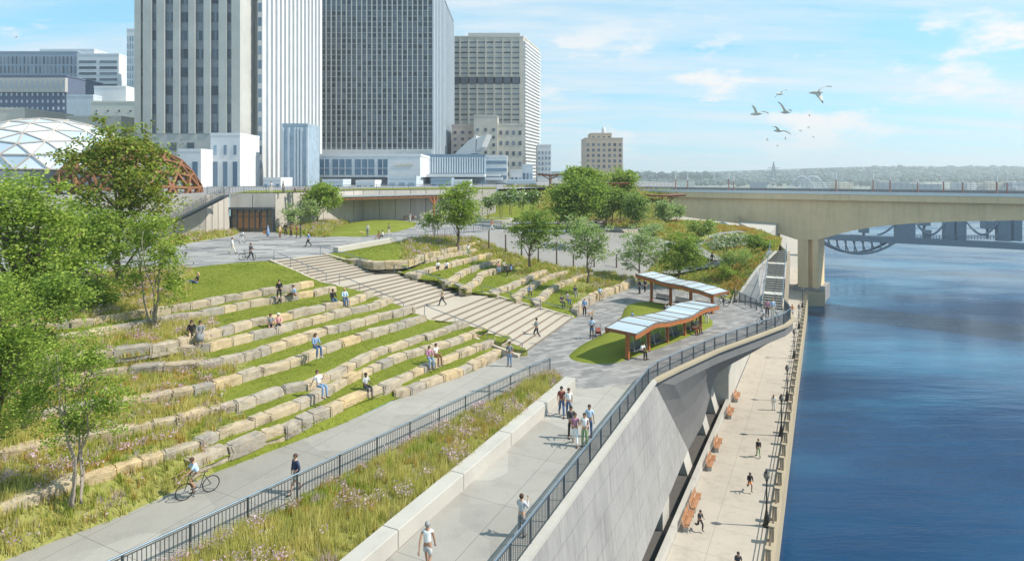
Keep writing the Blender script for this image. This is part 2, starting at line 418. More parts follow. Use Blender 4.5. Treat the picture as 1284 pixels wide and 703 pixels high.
lext.append([Vector((-33, 3, 0)), P(20,662,.45), P(90,640,.45), P(165,615,.45)])
lext.append(ext(lrows[2][0], (-.8, -.75), 22)); lext.append(ext(lrows[3][0], (-.95, -.6), 28))
for i in range(4, 10): lext.append(ext(lrows[i][0], (-1, -.55), 30))
lends = [[sl(st_t(z), z)] for z in LZ]
lends[0] = [sl(0, 0)]
# sod between the row ends and the stair
top_l = [Vector((-75, 38, U)), P(60,352,U), P(130,342,U), P(190,338,U), P(240,335,U), P(300,329,U), sl(1, U)]
LB, LK = strip_rows(lrows, LZ, lext, lends, top_l)
STRIPS = []     # (A, B, row) for planting
def loft_strips(pairs, fn, name, mats):
    b = MB()
    for (A, B, i, hump, nv) in pairs:
        n = len(A); vs = []; rows_ = []
        for v in range(nv+1):
            f = v/nv
            rows_.append([A[k].lerp(B[k], f)+Vector((0, 0, hump*math.sin(math.pi*f)*math.sin(math.pi*min(1, max(0, k/(n-1)))))) for k in range(n)])
        o = len(b.v)
        for r in rows_: b.v += [tuple(p) for p in r]
        for v in range(nv):
            for k in range(n-1):
                b.f.append((o+v*n+k, o+v*n+k+1, o+(v+1)*n+k+1, o+(v+1)*n+k)); c = rows_[v][k]
                b.m.append(fn(i, c))
        for k in (0, n-1):   # closed ends
            for v in range(nv):
                p, q = rows_[v][k], rows_[v+1][k]; b.add([p, q, q-Vector((0, 0, 1.6)), p-Vector((0, 0, 1.6))], [(0, 1, 2, 3)], len(mats)-1)
        STRIPS.append((rows_, i, name))
    return struct(name, b, mats, smooth=True)
def bedL(i, c): return 1 if (PX(c)[0] < BEDX[min(i, 9)] or i < 0) else 0
pairs = []
for i in range(10):
    pairs.append((LB[i], LK[i], i, 0, 1))
    pairs.append((LK[i], LB[i+1], i, (.0 if i < 9 else .45), 2 if i < 9 else 10))
ter_l = loft_strips(pairs, bedL, 'terrace_ground', [LAWN, SOIL])
ordn = ['lowest', 'second lowest', 'third from the bottom', 'fourth from the bottom', 'fifth from the bottom', 'sixth from the bottom', 'seventh from the bottom', 'eighth from the bottom', 'second from the top', 'topmost']
for i, (r, z) in enumerate(zip(lrows, LZ)):
    rr = [Vector((p.x, p.y, 0)) for p in r]
    if i in (2, 3, 4, 5, 6, 7, 8, 9): rr = [Vector((p.x, p.y, 0)) for p in ext(r[0], (-1, -.6), 3)]+rr
    stone_wall(rr, z, f'quarried stone seating row, {ordn[i]} of the rows left of the wide stair', group='stone seating rows left of the stair', seed=i, h=.42 if i < 4 else .48, dep=.68, lmin=.75, lmax=1.9)

# ---- right-hand terraces
QZ = [0, .7, 1.1, 1.6, 2.2, 2.6, 3.2, 3.7, 4.3]
QR = [[(724,397),(738,383),(756,373),(775,367),(789,361),(795,357)],
 [(672,383),(684,376),(691,369),(705,360),(721,353),(744,347)],
 [(649,378),(660,369),(670,362),(691,350),(712,345)],
 [(614,373),(637,365),(660,355),(686,343)],
 [(583,368),(600,358),(607,348),(628,341),(645,337)],
 [(560,360),(574,353),(583,345),(607,336),(630,329)],
 [(514,350),(547,340),(572,334),(591,328),(618,322)],
 [(495,340),(530,331),(560,324),(600,316)],
 [(432,330),(440,331),(470,335),(510,333),(540,322),(575,314),(602,307)]]
QB = [(798,352,0),(775,345,.7),(745,341,1.1),(705,336,1.6),(680,330,2.2),(660,325,2.6),(640,318,3.2),(625,312,3.7),(612,306,4.3)]
qrows = [pl(r, z) for r, z in zip(QR, QZ)]
qext = [[sr(st_t(z), z)] for z in QZ]; qext[0] = [sr(0, 0)]
top_q = [sr(1, U), P(425,316,U), P(460,309,U), P(495,303,U), P(530,300,U), P(560,298,U)]
QBs, QK = strip_rows(qrows, QZ, qext, [[P(*b)] for b in QB], top_q)
BEDQ = [735, 700, 675, 655, 640, 612, 590, 590, 505]
def bedQ(i, c): return 1 if PX(c)[0] > BEDQ[min(i, 8)] else 0
pairs = []
for i in range(9):
    pairs.append((QBs[i], QK[i], i+20, 0, 1)); pairs.append((QK[i], QBs[i+1], i+20, (.0 if i < 8 else .3), 2 if i < 8 else 8))
ter_r = loft_strips(pairs, lambda i, c: bedQ(i-20, c), 'curved_terrace_ground', [LAWN, SOIL])
for i, (r, z) in enumerate(zip(qrows, QZ)):
    rr = [Vector((p.x, p.y, 0)) for p in r]
    if i: rr = [sr(st_t(z), 0)+Vector((.3, .2, 0))]+rr
    for q in rr: q.z = 0
    stone_wall(rr, z, f'curved stone seating row, {["lowest", "second lowest", "third from the bottom", "fourth from the bottom", "fifth from the bottom", "sixth from the bottom", "third from the top", "second from the top", "topmost"][i]} of the rows right of the wide stair', group='stone seating rows right of the stair', seed=30+i, h=.5 if i else .75, lmax=1.9)

# ---- great stair
stp = MB(); nst = 31; ts = [0.0]; zs_ = [0.0]
fl = [(0, .33, 11), (.41, .68, 10), (.74, 1.0, 10)]
cur = 0; prof = []; k = 0
for (a, b, c) in fl:
    for j in range(c):
        t = a+(b-a)*j/c; k += 1; prof.append((t, U*(k-1)/nst, U*k/nst))
for i, (t, za, zb) in enumerate(prof):
    t2 = prof[i+1][0] if i+1 < len(prof) else 1.0
    if i+1 == len(prof): t2 = 1.012
    A, B = sl(t, za), sr(t, za); A2, B2 = sl(t, zb), sr(t, zb); C, D = sl(t2, zb), sr(t2, zb)
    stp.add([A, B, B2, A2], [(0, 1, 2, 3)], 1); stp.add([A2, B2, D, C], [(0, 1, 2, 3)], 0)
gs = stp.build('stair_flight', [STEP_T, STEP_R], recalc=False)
stair = empty('great_stair', SL0, 'wide pale concrete stair fanning down between the stone terraces', 'stair')
gs.parent = stair; gs.matrix_parent_inverse = Matrix.Translation(-SL0)
for fn, sg in ((sl, 1), (sr, -1)):
    ck = MB(); N = 40
    for k in range(N):
        t0, t1 = k/N, (k+1)/N; p, q = fn(t0), fn(t1); off = Vector((.486, .874, 0))*(-.14*sg)
        p = p+off; q = q+off
        ck.obox((p+q)/2+Vector((0, 0, -.55)), (q-p)/2, Vector((.486, .874, 0))*.14, (0, 0, .72))
    ck.build('cheek_wall', STEP_T, stair)
def hrail(p0, p1, fn):
    b = MB(); n = 3; pts = [fn(lerp(p0, p1, i/12)) for i in range(13)]
    off = Vector((.486, .874, 0))*(.35 if fn is sl else -.35); pts = [p+off for p in pts]
    top = [p+Vector((0, 0, .92)) for p in pts]
    b.loft([pts[0]]+top+[pts[-1]], .03, n=6)
    for i in (0, 4, 8, 12): b.loft([pts[i]+Vector((0, 0, -.1)), top[i]], .025, n=6)
    return b
for fn, side in ((sl, 'left'), (sr, 'right')):
    for (a, b_), w in (((.74, 1.0), 'top'), ((.41, .68), 'middle'), ((0.0, .33), 'bottom')):
        h = empty('handrail', fn(a), f'slim blue grey handrail on the {side} side of the {w} stair flight', 'handrail', 'handrails of the wide stair')
        hrail(a, b_, fn).build('rail', RAIL, h)

# ================================================================= LOWER PLAZA, RAMP, PATH
EDGE = [(9.4, 39.6), (11.7, 42.1), (16, 46.5), (20.9, 50.8), (24.9, 54.4), (26.6, 56.6), (27.4, 59.2)]   # curved balcony edge
RAMP_R = [(-.44, 19.3), (9.4, 39.6)]
rd = Vector((9.84, 20.3, 0)).normalized()
RR0 = Vector((-.44, 19.3, 0))-rd*16; RL0 = Vector((-6+.85, 20, 0))-rd*16.5; RLT = P(716,492)
plaza = [sl(0, 0), sr(0, 0)]+[Vector((p.x, p.y, 0)) for p in qrows[0]]+[P(798,352), P(840,361), P(905,374), P(922,376)]+[Vector((22.6, 64, 0)), Vector((26.2, 64.6, 0)), Vector((28.6, 60.5, 0))]
plaza += [Vector((x, y, 0)) for x, y in EDGE[::-1]]+[Vector((3.7, 37.9, 0)), Vector((2.1, 40.6, 0)), P(652,455)]
struct('plaza_paving', poly_mesh(plaza), PAVER)
struct('ramp_surface', poly_mesh([RL0, RR0, Vector((9.4, 39.6, 0)), Vector((3.7, 37.9, 0)), Vector((3.3, 37.3, 0))]), CONC_PATH)
path_r = [P(137,702,1.1), P(380,590,1.1), P(546,513,1.1), P(676,453,1.1)]
for p in path_r: p.z = 0
pth = [Vector((-31, 2, 0))]+path_left+[P(496,501), P(541,485), P(597,464), P(642,442), sl(0, 0), P(652,455), Vector((2.1, 40.6, 0))]+path_r[::-1]+[Vector((-25, 3, 0))]
for p in pth: p.z = -.004
struct('path_surface', poly_mesh(pth), CONC_PATH)
# lawn on the plaza
LW = [(713,446),(719,440),(727,434),(745,425),(760,416),(772,405),(780,396),(783,387),(788,382),(800,379),(815,378),(835,381),(852,385),(870,390),(886,396),(894,403),(893,409),(880,415),(855,425),(830,435),(800,446),(780,453),(765,456),(745,456),(728,454),(717,451)]
LWp = resample([P(x, y) for x, y in LW+LW[:1]], 90)[:-1]
lwb = MB(); cL = sum(LWp, Vector())/len(LWp)
ring = [[p+Vector((0, 0, .0)) for p in LWp], [p.lerp(cL, .03)+Vector((0, 0, .09)) for p in LWp], [p.lerp(cL, .35)+Vector((0, 0, .2)) for p in LWp]]
for r in ring: lwb.v += [tuple(p) for p in r]
n = len(LWp); lwb.v.append(tuple(cL+Vector((0, 0, .28))))
for r in range(2):
    for k in range(n): lwb.f.append((r*n+k, r*n+(k+1) % n, (r+1)*n+(k+1) % n, (r+1)*n+k)); lwb.m.append(0)
for k in range(n): lwb.f.append((2*n+k, 2*n+(k+1) % n, 3*n)); lwb.m.append(0)
struct('plaza_lawn', lwb, LAWN, smooth=True)

# wildflower bed between path and ramp
wl = [Vector((-6, 20, 0))-rd*16.5, Vector((-6, 20, 0)), Vector((-1, 29.3, 0)), Vector((3.2, 37.9, 0))]
pr = [Vector((-25, 3, 0))]+[p.copy() for p in path_r]+[Vector((2.6, 40.6, 0))]
BA = resample([p+Vector((.12, -.1, .0)) for p in pr], 60); BB = resample([p+Vector((0, 0, .42)) for p in wl], 60)
bb = MB(); nv = 8; rows_ = []
for v in range(nv+1):
    f = v/nv; rows_.append([BA[k].lerp(BB[k], f)+Vector((0, 0, .35*math.sin(math.pi*f))) for k in range(60)])
for r in rows_: bb.v += [tuple(p) for p in r]
for v in range(nv):
    for k in range(59): bb.f.append((v*60+k, v*60+k+1, (v+1)*60+k+1, (v+1)*60+k)); bb.m.append(0)
struct('flower_bed_ground', bb, SOIL, smooth=True); BED_MAIN = rows_
# low wall between bed and ramp, in cast lengths
lw = empty('seat_wall', wl[1], 'long low cast concrete wall between the flower bed and the ramp', 'low wall')
a0 = Vector((-6, 20, 0))-rd*16; Ltot = (Vector((3.45, 38.6, 0))-a0).length; nrm = Vector((rd.y, -rd.x, 0)); dd = (Vector((3.45, 38.6, 0))-a0).normalized()
k = 0; s_ = 0
while s_ < Ltot-.5:
    e = min(s_+4.6, Ltot); b = MB(); nn_ = Vector((dd.y, -dd.x, 0))
    b.prism([tuple((a0+dd*(s_+.012))[:2]), tuple((a0+dd*(e-.012))[:2]), tuple((a0+dd*(e-.012)+nn_*.72)[:2]), tuple((a0+dd*(s_+.012)+nn_*.72)[:2])], -.3, .68)
    ob = b.build('wall_length', CONC, lw); s_ = e
    md = ob.modifiers.new('bev', 'BEVEL'); md.width = .03; md.segments = 2

# ---- fences
def fence(pts, label, h=1.1, sp=2.2, pick=.14, post_h=None, zoff=0.0, group='blue grey railings', mats=(RAIL, RAIL_D), bar=.022):
    pts = [Vector(p)+Vector((0, 0, zoff)) for p in pts]; L = plen(pts); n = max(1, round(L/sp)); line = resample(pts, n+1)
    root = empty('railing', line[0], label, 'railing', group)
    fine = resample(pts, max(2, int(L/.3)))
    tb = MB(); tb.loft([p+Vector((0, 0, h)) for p in fine], .035, n=6); tb.build('top_rail', mats[0], root, smooth=True)
    for i, p in enumerate(line):
        b = MB(); b.box(p-Vector((0, 0, .15)), .07, .07, h+.12); b.build('post', mats[1], root)
    for i in range(n):
        a, c = line[i], line[i+1]; b = MB(); b.bar(a+Vector((0, 0, .1)), c+Vector((0, 0, .1)), .04, .03); b.bar(a+Vector((0, 0, h-.1)), c+Vector((0, 0, h-.1)), .04, .03)
        m = max(2, int((c-a).length/pick))
        for j in range(1, m):
            q = a.lerp(c, j/m); b.obox(q+Vector((0, 0, h/2)), (bar/2, 0, 0), (0, bar/2, 0), (0, 0, h/2-.1))
        b.build('railing_panel', mats[1], root)
    return root
fence([Vector((-20.5, 9, 0))]+path_r+[Vector((2.6, 41.0, 0))], 'long blue grey picket railing between the path and the wildflower bed')
re_ = [RR0+Vector((-.1, 0, 0)), Vector((-.55, 19.35, 0)), Vector((9.25, 39.7, 0))]+[Vector((x-.15, y+.1, 0)) for x, y in EDGE[1:-1]]+[Vector((27.2, 59.0, 0)), Vector((27.6, 60.6, 0))]
fence(re_, 'blue grey picket railing along the ramp and round the curved plaza edge above the riverwalk', sp=1.7)
fence([P(921,376), Vector((24.8, 60.6, 0))], 'short blue grey railing at the foot of the triangular concrete wall', sp=1.3)

# ---- big retaining wall under ramp and plaza edge
wall = empty('ramp_wall', (9.4, 39.6, -8), 'tall board-formed concrete wall carrying the ramp and the cantilevered plaza edge above the riverwalk', 'retaining wall')
def base_pt(p, k): return Vector((-9.9+.521*p.y-k, p.y, 0))
top_line = [RR0, Vector((-.44, 19.3, 0)), Vector((9.4, 39.6, 0))]
c1 = Vector((13.9, 47.2, 0))      # where the fold meets the foot of the wall
wbm = MB()
f0 = RR0+Vector((.15, 0, -8.0)); f1 = Vector((c1.x, c1.y, -8.0))
foot = [Vector((c1.x, c1.y, -8))-Vector((.485, 1, 0)).normalized()*s for s in (44, 30, 9, 0)]
tops = [RR0, Vector((-.44, 19.3, 0)), Vector((9.4, 39.6, 0))]
wbm.add([tops[0], tops[1], tops[2], foot[3], foot[2], foot[1], foot[0]], [(0, 1, 2, 3, 4, 5, 6)])
wbm.build('lit_wall_face', CONC_BOARD, wall)
sb = MB(); ed = [Vector((x, y, 0)) for x, y in EDGE]; N = 30; edr = resample(ed, N)
ft = [Vector((c1.x, c1.y, -8)), P(882,530,-7.2), P(897,470,-4), P(914,458,-2.6), P(945,441,-2.1), P(972,425,-1.9), P(983,408,-1.6), P(984,402,-1.4)]
ft = resample(ft, N)
for k in range(N-1):
    a, b_ = edr[k], edr[k+1]; d = Vector((0, 0, -.95*min(1, k/3+.02))); d2 = Vector((0, 0, -.95*min(1, (k+1)/3+.02)))
    sb.add([a, b_, b_+d2, a+d], [(0, 1, 2, 3)], 0)
    M0 = 4
    for q in range(M0):
        f0_, f1_ = q/M0, (q+1)/M0; sb.add([(a+d).lerp(ft[k], f0_), (b_+d2).lerp(ft[k+1], f0_), (b_+d2).lerp(ft[k+1], f1_), (a+d).lerp(ft[k], f1_)], [(0, 1, 2, 3)], 0)
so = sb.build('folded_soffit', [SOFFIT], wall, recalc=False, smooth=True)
sb = MB()
for k in range(N-1):
    i0, i1 = ft[k]+Vector((-9, 2, 0)), ft[k+1]+Vector((-9, 2, 0)); sb.add([ft[k], ft[k+1], i1, i0], [(0, 1, 2, 3)])
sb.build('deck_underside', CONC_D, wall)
for nm_, ln_, m_, w_ in (('coping', tops, CONC, .16), ('curved_coping', ed, COPING, .2)):
    cp = MB(); cl = resample(ln_, 50)
    for k in range(49):
        p, q = cl[k], cl[k+1]; d = (q-p).normalized(); nn_ = Vector((d.y, -d.x, 0)); cp.obox((p+q)/2+nn_*.05+Vector((0, 0, .03)), (q-p)*.502, nn_*w_, (0, 0, .09))
    cp.build(nm_, m_, wall)
# recess behind the foot of the wall: back wall, piers and sloping struts
rec = MB(); rl = Vector((.46, .888, 0))
bk = [Vector((-9.9+.521*y-6.5, y, 0)) for y in (0, 130)]
rec.add([bk[0]+Vector((0, 0, RW)), bk[1]+Vector((0, 0, RW)), bk[1], bk[0]], [(0, 1, 2, 3)])
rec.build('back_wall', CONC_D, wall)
rdir = Vector((.521, 1, 0)).normalized(); rn = Vector((rdir.y, -rdir.x, 0))
def rwl(Y, k=0.0, z=RW): p = Vector((-9.9+.521*Y, Y, z)); return p+rn*k
for i, Y in enumerate((26, 33.5, 41, 48.5, 56, 61, 66)):
    b = MB(); p = rwl(Y, -1.0); zt = -7.7 if Y < 47 else -3.4
    a_, c_ = p-rdir*.95, p+rdir*.95
    quad = [a_, c_]
    bot = [a_+rn*.1, c_+rn*.1, c_-rn*4, a_-rn*4]; tp = [a_-rn*1.9, c_-rn*1.9, c_-rn*4, a_-rn*4] if Y > 47 else bot
    b.add([Vector((v.x, v.y, RW)) for v in bot]+[Vector((v.x, v.y, zt)) for v in tp], [(0, 1, 2, 3), (4, 5, 6, 7), (0, 1, 5, 4), (1, 2, 6, 5), (2, 3, 7, 6), (3, 0, 4, 7)])
    b.build('buttress', CONC, wall)
# ================================================================= RIVERWALK
g = MB(); g.add([rwl(0, 0), rwl(0, 0)+rn*5.47, rwl(132, 0)+rn*5.47, rwl(132, 0)], [(0, 1, 2, 3)])
struct('riverwalk_surface', g, CONC_WALK)
g = MB(); a, b_ = rwl(0, -8, RW-.01), rwl(134, -8, RW-.01); g.add([a, rwl(0, -.02, RW-.01), rwl(134, -.02, RW-.01), b_], [(0, 1, 2, 3)])
struct('recess_ground', g, M('recess_shade', (.09, .085, .08), .95))  # dark ground colour stands in for the shade under the wall
lw2 = empty('bench_wall', rwl(20, 0), 'low pale concrete wall and ledge with benches along the landward side of the riverwalk', 'low wall')
s0 = 0
for i in range(9):
    b = MB(); Y0, Y1 = 8+i*6.4, 8+(i+1)*6.4-.03
    b.prism([tuple(rwl(Y0, -.36)[:2]), tuple(rwl(Y0, -.02)[:2]), tuple(rwl(Y1, -.02)[:2]), tuple(rwl(Y1, -.36)[:2])], RW-.1, RW+.62)
    b.build('wall_length', CONC, lw2)
sea = empty('sea_wall', rwl(20, 5.45), 'buff stone sea wall along the river edge of the riverwalk', 'sea wall')
b = MB(); b.prism([tuple(rwl(0, 5.45)[:2]), tuple(rwl(0, 6.05)[:2]), tuple(rwl(127, 6.05)[:2]), tuple(rwl(127, 5.45)[:2])], WZ-1, RW+.12); b.build('wall_body', COPING, sea)
# balustrade of pipes and stone posts on the sea wall
bal = empty('balustrade', rwl(20, 5.8, RW+.12), 'dark pipe balustrade with stone posts along the sea wall', 'balustrade')
Y = 30.0; ip = 0
while Y < 124:
    b = MB(); p = rwl(Y, 5.75, RW+.12); b.box(p, .3, .3, .95, math.atan2(rdir.y, rdir.x)); b.box(p+Vector((0, 0, .95)), .38, .38, .08, math.atan2(rdir.y, rdir.x)); b.build('stone_post', COPING, bal)
    q = rwl(min(Y+2.4, 124), 5.75, RW+.12); b = MB()
    for h in (.35, .62, .88): b.loft([p+Vector((0, 0, h)), q+Vector((0, 0, h))], .03, n=6)
    b.build('pipe_rail', TIMBER_D, bal); Y += 2.4
# lamps
def lamp():
    r = empty('street_lamp', (0, 0, 0)); b = MB()
    b.loft([(0, 0, 0), (0, 0, .12), (0, 0, .16), (0, 0, .55), (0, 0, .75), (0, 0, .95)], [.26, .26, .2, .17, .13, .075], n=10); b.build('lamp_base', IRON, r, world=False, smooth=False)
    b = MB(); b.loft([(0, 0, .95), (0, 0, 1.0), (0, 0, 1.1), (0, 0, 3.1), (0, 0, 3.15), (0, 0, 3.25)], [.09, .1, .065, .045, .09, .1], n=8); b.build('lamp_pole', IRON, r, world=False)
    b = MB(); b.loft([(0, 0, 3.25), (0, 0, 3.35), (0, 0, 3.55), (0, 0, 3.68), (0, 0, 3.76)], [.1, .19, .21, .14, .03], n=12); b.build('lamp_globe', M('lamp_globe_smoked', (.16, .15, .13), .35, .1), r, world=False, smooth=True)
    b = MB(); b.loft([(0, 0, 3.7), (0, 0, 3.78), (0, 0, 3.9)], [.16, .09, .015], n=10); b.build('lamp_cap', IRON, r, world=False)
    return r
L0 = lamp()
lam = [(37.0, 'lamp post nearest the bottom edge'), (43.6, 'nearest whole lamp post'), (58, 'second lamp post'), (66.7, 'third lamp post'), (81.8, 'fourth lamp post'), (97.3, 'fifth lamp post'), (112.5, 'lamp post farthest away')]
for i, (Y, nm) in enumerate(lam[1:]):
    o = L0 if i == 0 else copy_tree(L0); o.location = rwl(Y, 5.3, RW)
    tag(o, f'black cast iron {nm} with one smoked globe along the sea wall', 'street lamp', 'lamp posts along the sea wall')
# benches
def rbench():
    r = empty('park_bench', (0, 0, 0)); 
    for i in range(3): pass
    b = MB()
    for i in range(4): b.box((0, .06+i*.14, .43), 2.5, .10, .04)
    b.build('seat', TIMBER, r, world=False)
    b = MB()
    for i in range(3): b.obox((0, .60+i*.04, .58+i*.14), (1.25, 0, 0), (0, .016, .045), (0, .018, -.006))
    b.build('backrest', TIMBER, r, world=False)
    for x in (-1.05, 1.05):
        b = MB(); b.box((x, .3, 0), .14, .5, .43); b.obox((x, .6, .7), (.03, 0, 0), (0, .09, .3), (0, .02, -.006)); b.build('leg', CONC, r, world=False)
    return r
B0 = rbench(); ra = math.atan2(rdir.y, rdir.x)
bs = [(65, 'farthest'), (60.6, 'second farthest'), (53.4, 'third farthest'), (50.1, 'third nearest'), (44, 'second nearest'), (41.7, 'nearest')]
for i, (Y, nm) in enumerate(bs):
    o = B0 if i == 0 else copy_tree(B0); o.location = rwl(Y, .7, RW); o.rotation_euler = (0, 0, ra); o.scale = (.95, .72, .85)
    tag(o, f'{nm} of the six orange timber benches against the low riverwalk wall', 'bench', 'timber benches on the riverwalk')
# ---- water
g = MB(); 
g.add([(-60, -60, WZ), (900, -60, WZ), (2600, 1500, WZ), (-300, 1500, WZ), (60, 140, WZ), rwl(0, 6.8, WZ)], [(0, 1, 2, 3, 4, 5)])
g.v = []; g.f = []; g.m = []
g.add([rwl(-60, 5.6, WZ), (1800, -60, WZ), (3000, 1500, WZ), (150, 1500, WZ), rwl(128, 5.6, WZ)], [(0, 1, 2, 3, 4)])
struct('river_water', g, WATER)
# ================================================================= UPPER PLAZA
up_front = [Vector((-110, 30, U)), Vector((-75, 38, U)), P(60,352,U), P(130,342,U), P(190,338,U), P(240,335,U), P(300,329,U), sl(1, U), sr(1, U), P(425,316,U), P(460,309,U), P(495,303,U), P(530,300,U), P(560,298,U), P(627,289,U), P(690,289.5,5.1), P(740,290,5), P(780,292,4.6), P(820,297,3.9)]
for p in up_front: p.z = U-.004
upp = up_front+[Vector((30, 128, U-.004)), Vector((-110, 128, U-.004))]
struct('upper_plaza_paving', poly_mesh(upp), PAVER_UP)
# gravel slope
gn = [P(560,299,5.1)]+[P(*b) for b in QB[::-1]]
gf = [P(556,298,5.19), P(600,293,5.19), P(627,289,5.19), P(690,289.5,5.1), P(740,290,5), P(780,292,4.6), P(820,297,3.9), P(850,305,3)]
A, B = resample(gn, 40), resample(gf, 40)
loft_strips([(A, B, 40, 0, 6)], lambda i, c: 0, 'gravel_slope', [GRAVEL])
# park hill on the right
H0 = [P(798,352), P(840,361), P(905,374), P(922,376), P(949.5,337.5,2.7), P(973,315.6,4.2)]
H1 = [P(820,330,1.2), P(860,338,1.2), P(900,335,1.6), P(930,325,2.8), P(955,315,3.8), P(975,311,4.2)]
H2 = [P(850,305,3), P(880,305,3.2), P(910,302,3.6), P(935,300,3.9), P(955,300,4.1), P(978,305,4.2)]
H3 = [P(822,297,3.85), P(860,288,4.6), P(900,287,4.4), P(930,288,4.3), P(950,292,4.2), P(980,300,4.2)]
H4 = [P(800,280,5.2), P(840,276,5.2), P(870,277,5), P(895,280,4.6), P(925,284,4.4), P(955,290,4.2)]
hs = [resample(h, 40) for h in (H0, H1, H2, H3, H4)]
loft_strips([(hs[i], hs[i+1], 50+i, 0, 4) for i in range(4)], lambda i, c: 0, 'park_hill_ground', [SOIL])
# curving path through the hill planting
pp = resample([P(835,344,.9), P(868,338,1.25), P(893,334,1.7), P(905,328,2.2), P(880,318,2.4), P(868,309,3.0), P(882,300,3.5), P(905,294,4.0), P(930,291,4.25)], 40)
b = MB()
for k in range(39):
    d = (pp[k+1]-pp[k]); d.z = 0; d.normalize(); nn_ = Vector((-d.y, d.x, 0))*1.1
    b.add([pp[k]-nn_, pp[k]+nn_, pp[k+1]+nn_, pp[k+1]-nn_], [(0, 1, 2, 3)])
b.v = [(x, y, z+.18) for x, y, z in b.v]
struct('hill_path', b, GRAVEL)
# ---- river stair with its triangular wall
rs0, rs1 = Vector((26.6, 61.2, 0)), Vector((33.6, 75.5, 4.2)); rsd = (rs1-rs0); rsd.z = 0; rsn = Vector((rsd.y, -rsd.x, 0)).normalized(); rsu = rsd.normalized(); Ls = rsd.length
rst = empty('river_stair', rs0, 'narrow straight stair with three landings climbing beside the triangular concrete wall', 'stair')
b = MB(); n_ = 24; pos = 0; pr_ = []; land = (6, 12, 18); tread = (Ls-3*1.3)/(n_); s = 0
for k in range(n_):
    w_ = tread+(1.3 if k+1 in land else 0); z0_, z1_ = 4.2*k/n_, 4.2*(k+1)/n_
    a, c = rs0+rsu*s, rs0+rsu*(s+w_)
    for (p, q, zz, mi) in ((a, c, z1_, 0),):
        b.add([Vector((a.x, a.y, z0_))-rsn*.95, Vector((a.x, a.y, z0_))+rsn*.95, Vector((a.x, a.y, z1_))+rsn*.95, Vector((a.x, a.y, z1_))-rsn*.95], [(0, 1, 2, 3)], 1)
        b.add([Vector((a.x, a.y, z1_))-rsn*.95, Vector((a.x, a.y, z1_))+rsn*.95, Vector((c.x, c.y, z1_))+rsn*.95, Vector((c.x, c.y, z1_))-rsn*.95], [(0, 1, 2, 3)], 1 if w_ < 1 else 0)
    s += w_
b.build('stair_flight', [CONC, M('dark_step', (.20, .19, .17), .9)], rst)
b = MB(); p0, p1 = rs0+rsn*1.05, rs1+rsn*1.05
b.add([(p0.x, p0.y, -1.6), (p1.x, p1.y, 1.4), (p1.x, p1.y, 4.2), (p0.x, p0.y, 0), (p0.x+.3*rsn.x, p0.y+.3*rsn.y, -1.6), (p1.x+.3*rsn.x, p1.y+.3*rsn.y, 1.4), (p1.x+.3*rsn.x, p1.y+.3*rsn.y, 4.2), (p0.x+.3*rsn.x, p0.y+.3*rsn.y, 0)], [(0, 1, 2, 3), (4, 5, 6, 7), (0, 1, 5, 4), (1, 2, 6, 5), (2, 3, 7, 6), (3, 0, 4, 7)])
b.build('stringer_wall', M('weathered_wood_panel', (.28, .23, .17), .85), rst)
for sg in (-1, 1):
    b = MB(); a = rs0+rsn*.95*sg; c = rs1+rsn*.95*sg
    b.loft([a, a+UP*1.0, c+UP*1.0, c], .03, n=6); b.loft([a+UP*.5, c+UP*.5], .018, n=5)
    for k in range(1, 10): q = a.lerp(c, k/10); b.loft([q, q+UP], .02, n=5)
    b.build('handrail', RAIL, rst)
CONC_TRI = mat_conc('ribbed_grey_concrete', (.30, .29, .285), vert=True, stain=.1)
tw = empty('triangular_wall', P(922,376), 'pale triangular retaining wall rising with the river stair', 'retaining wall')
b = MB(); q = [P(922,376), P(949.5,337.5,2.7), P(973,315.6,4.2)]; r0 = rs1-rsn*1.1; r1 = rs0-rsn*1.1+rsu*1.5
tri = [Vector((q[0].x, q[0].y, 0)), q[1], q[2], Vector((r0.x, r0.y, 4.25)), Vector((r1.x, r1.y, .3)), Vector((r1.x, r1.y, 0))]
b.add(tri, [(0, 5, 4), (0, 4, 1), (1, 4, 3), (1, 3, 2)])
b.add([t-Vector((-.15, -.05, .0))*0-UP*.0+Vector((0, .25, -.05)) for t in tri], [(0, 5, 4), (0, 4, 1), (1, 4, 3), (1, 3, 2)])
b.build('wall_face', CONC_TRI, tw)
b = MB(); b.bar(q[0]+UP*.06, q[1]+UP*.06, .3, .14); b.bar(q[1]+UP*.06, q[2]+UP*.06, .3, .14); b.build('coping', CONC, tw)
# land body under the hill and city edge, river-side retaining wall
emb = empty('embankment_wall', (36, 80, RW), 'long plain embankment wall below the park beyond the river stair', 'retaining wall')
b = MB(); cr = [rs1+rsn*1.0, Vector((37.5, 84, 4.2)), Vector((40.5, 95, 4.2)), Vector((45, 118, 4.4)), Vector((60, 160, 6)), Vector((90, 240, 6))]
ys = [63, 75.5, 84, 95, 118, 160]; wl_ = [rwl(y, -.1) for y in ys]; zt_ = [-.3, 2.6, 2.9, 2.9, 3.1, 4.5]
for k in range(5):
    p, q_ = wl_[k], wl_[k+1]; b.add([(p.x, p.y, RW), (q_.x, q_.y, RW), (q_.x, q_.y, zt_[k+1]), (p.x, p.y, zt_[k])], [(0, 1, 2, 3)])
p = wl_[0]; b.add([(p.x, p.y, RW), (p.x-6.3, p.y+1, RW), (p.x-6.3, p.y+1, -.3), (p.x, p.y, -.3)], [(0, 1, 2, 3)])
b.build('wall_body', CONC, emb)
b = MB(); crz = [rs1+rsn*1.0]+cr[1:]
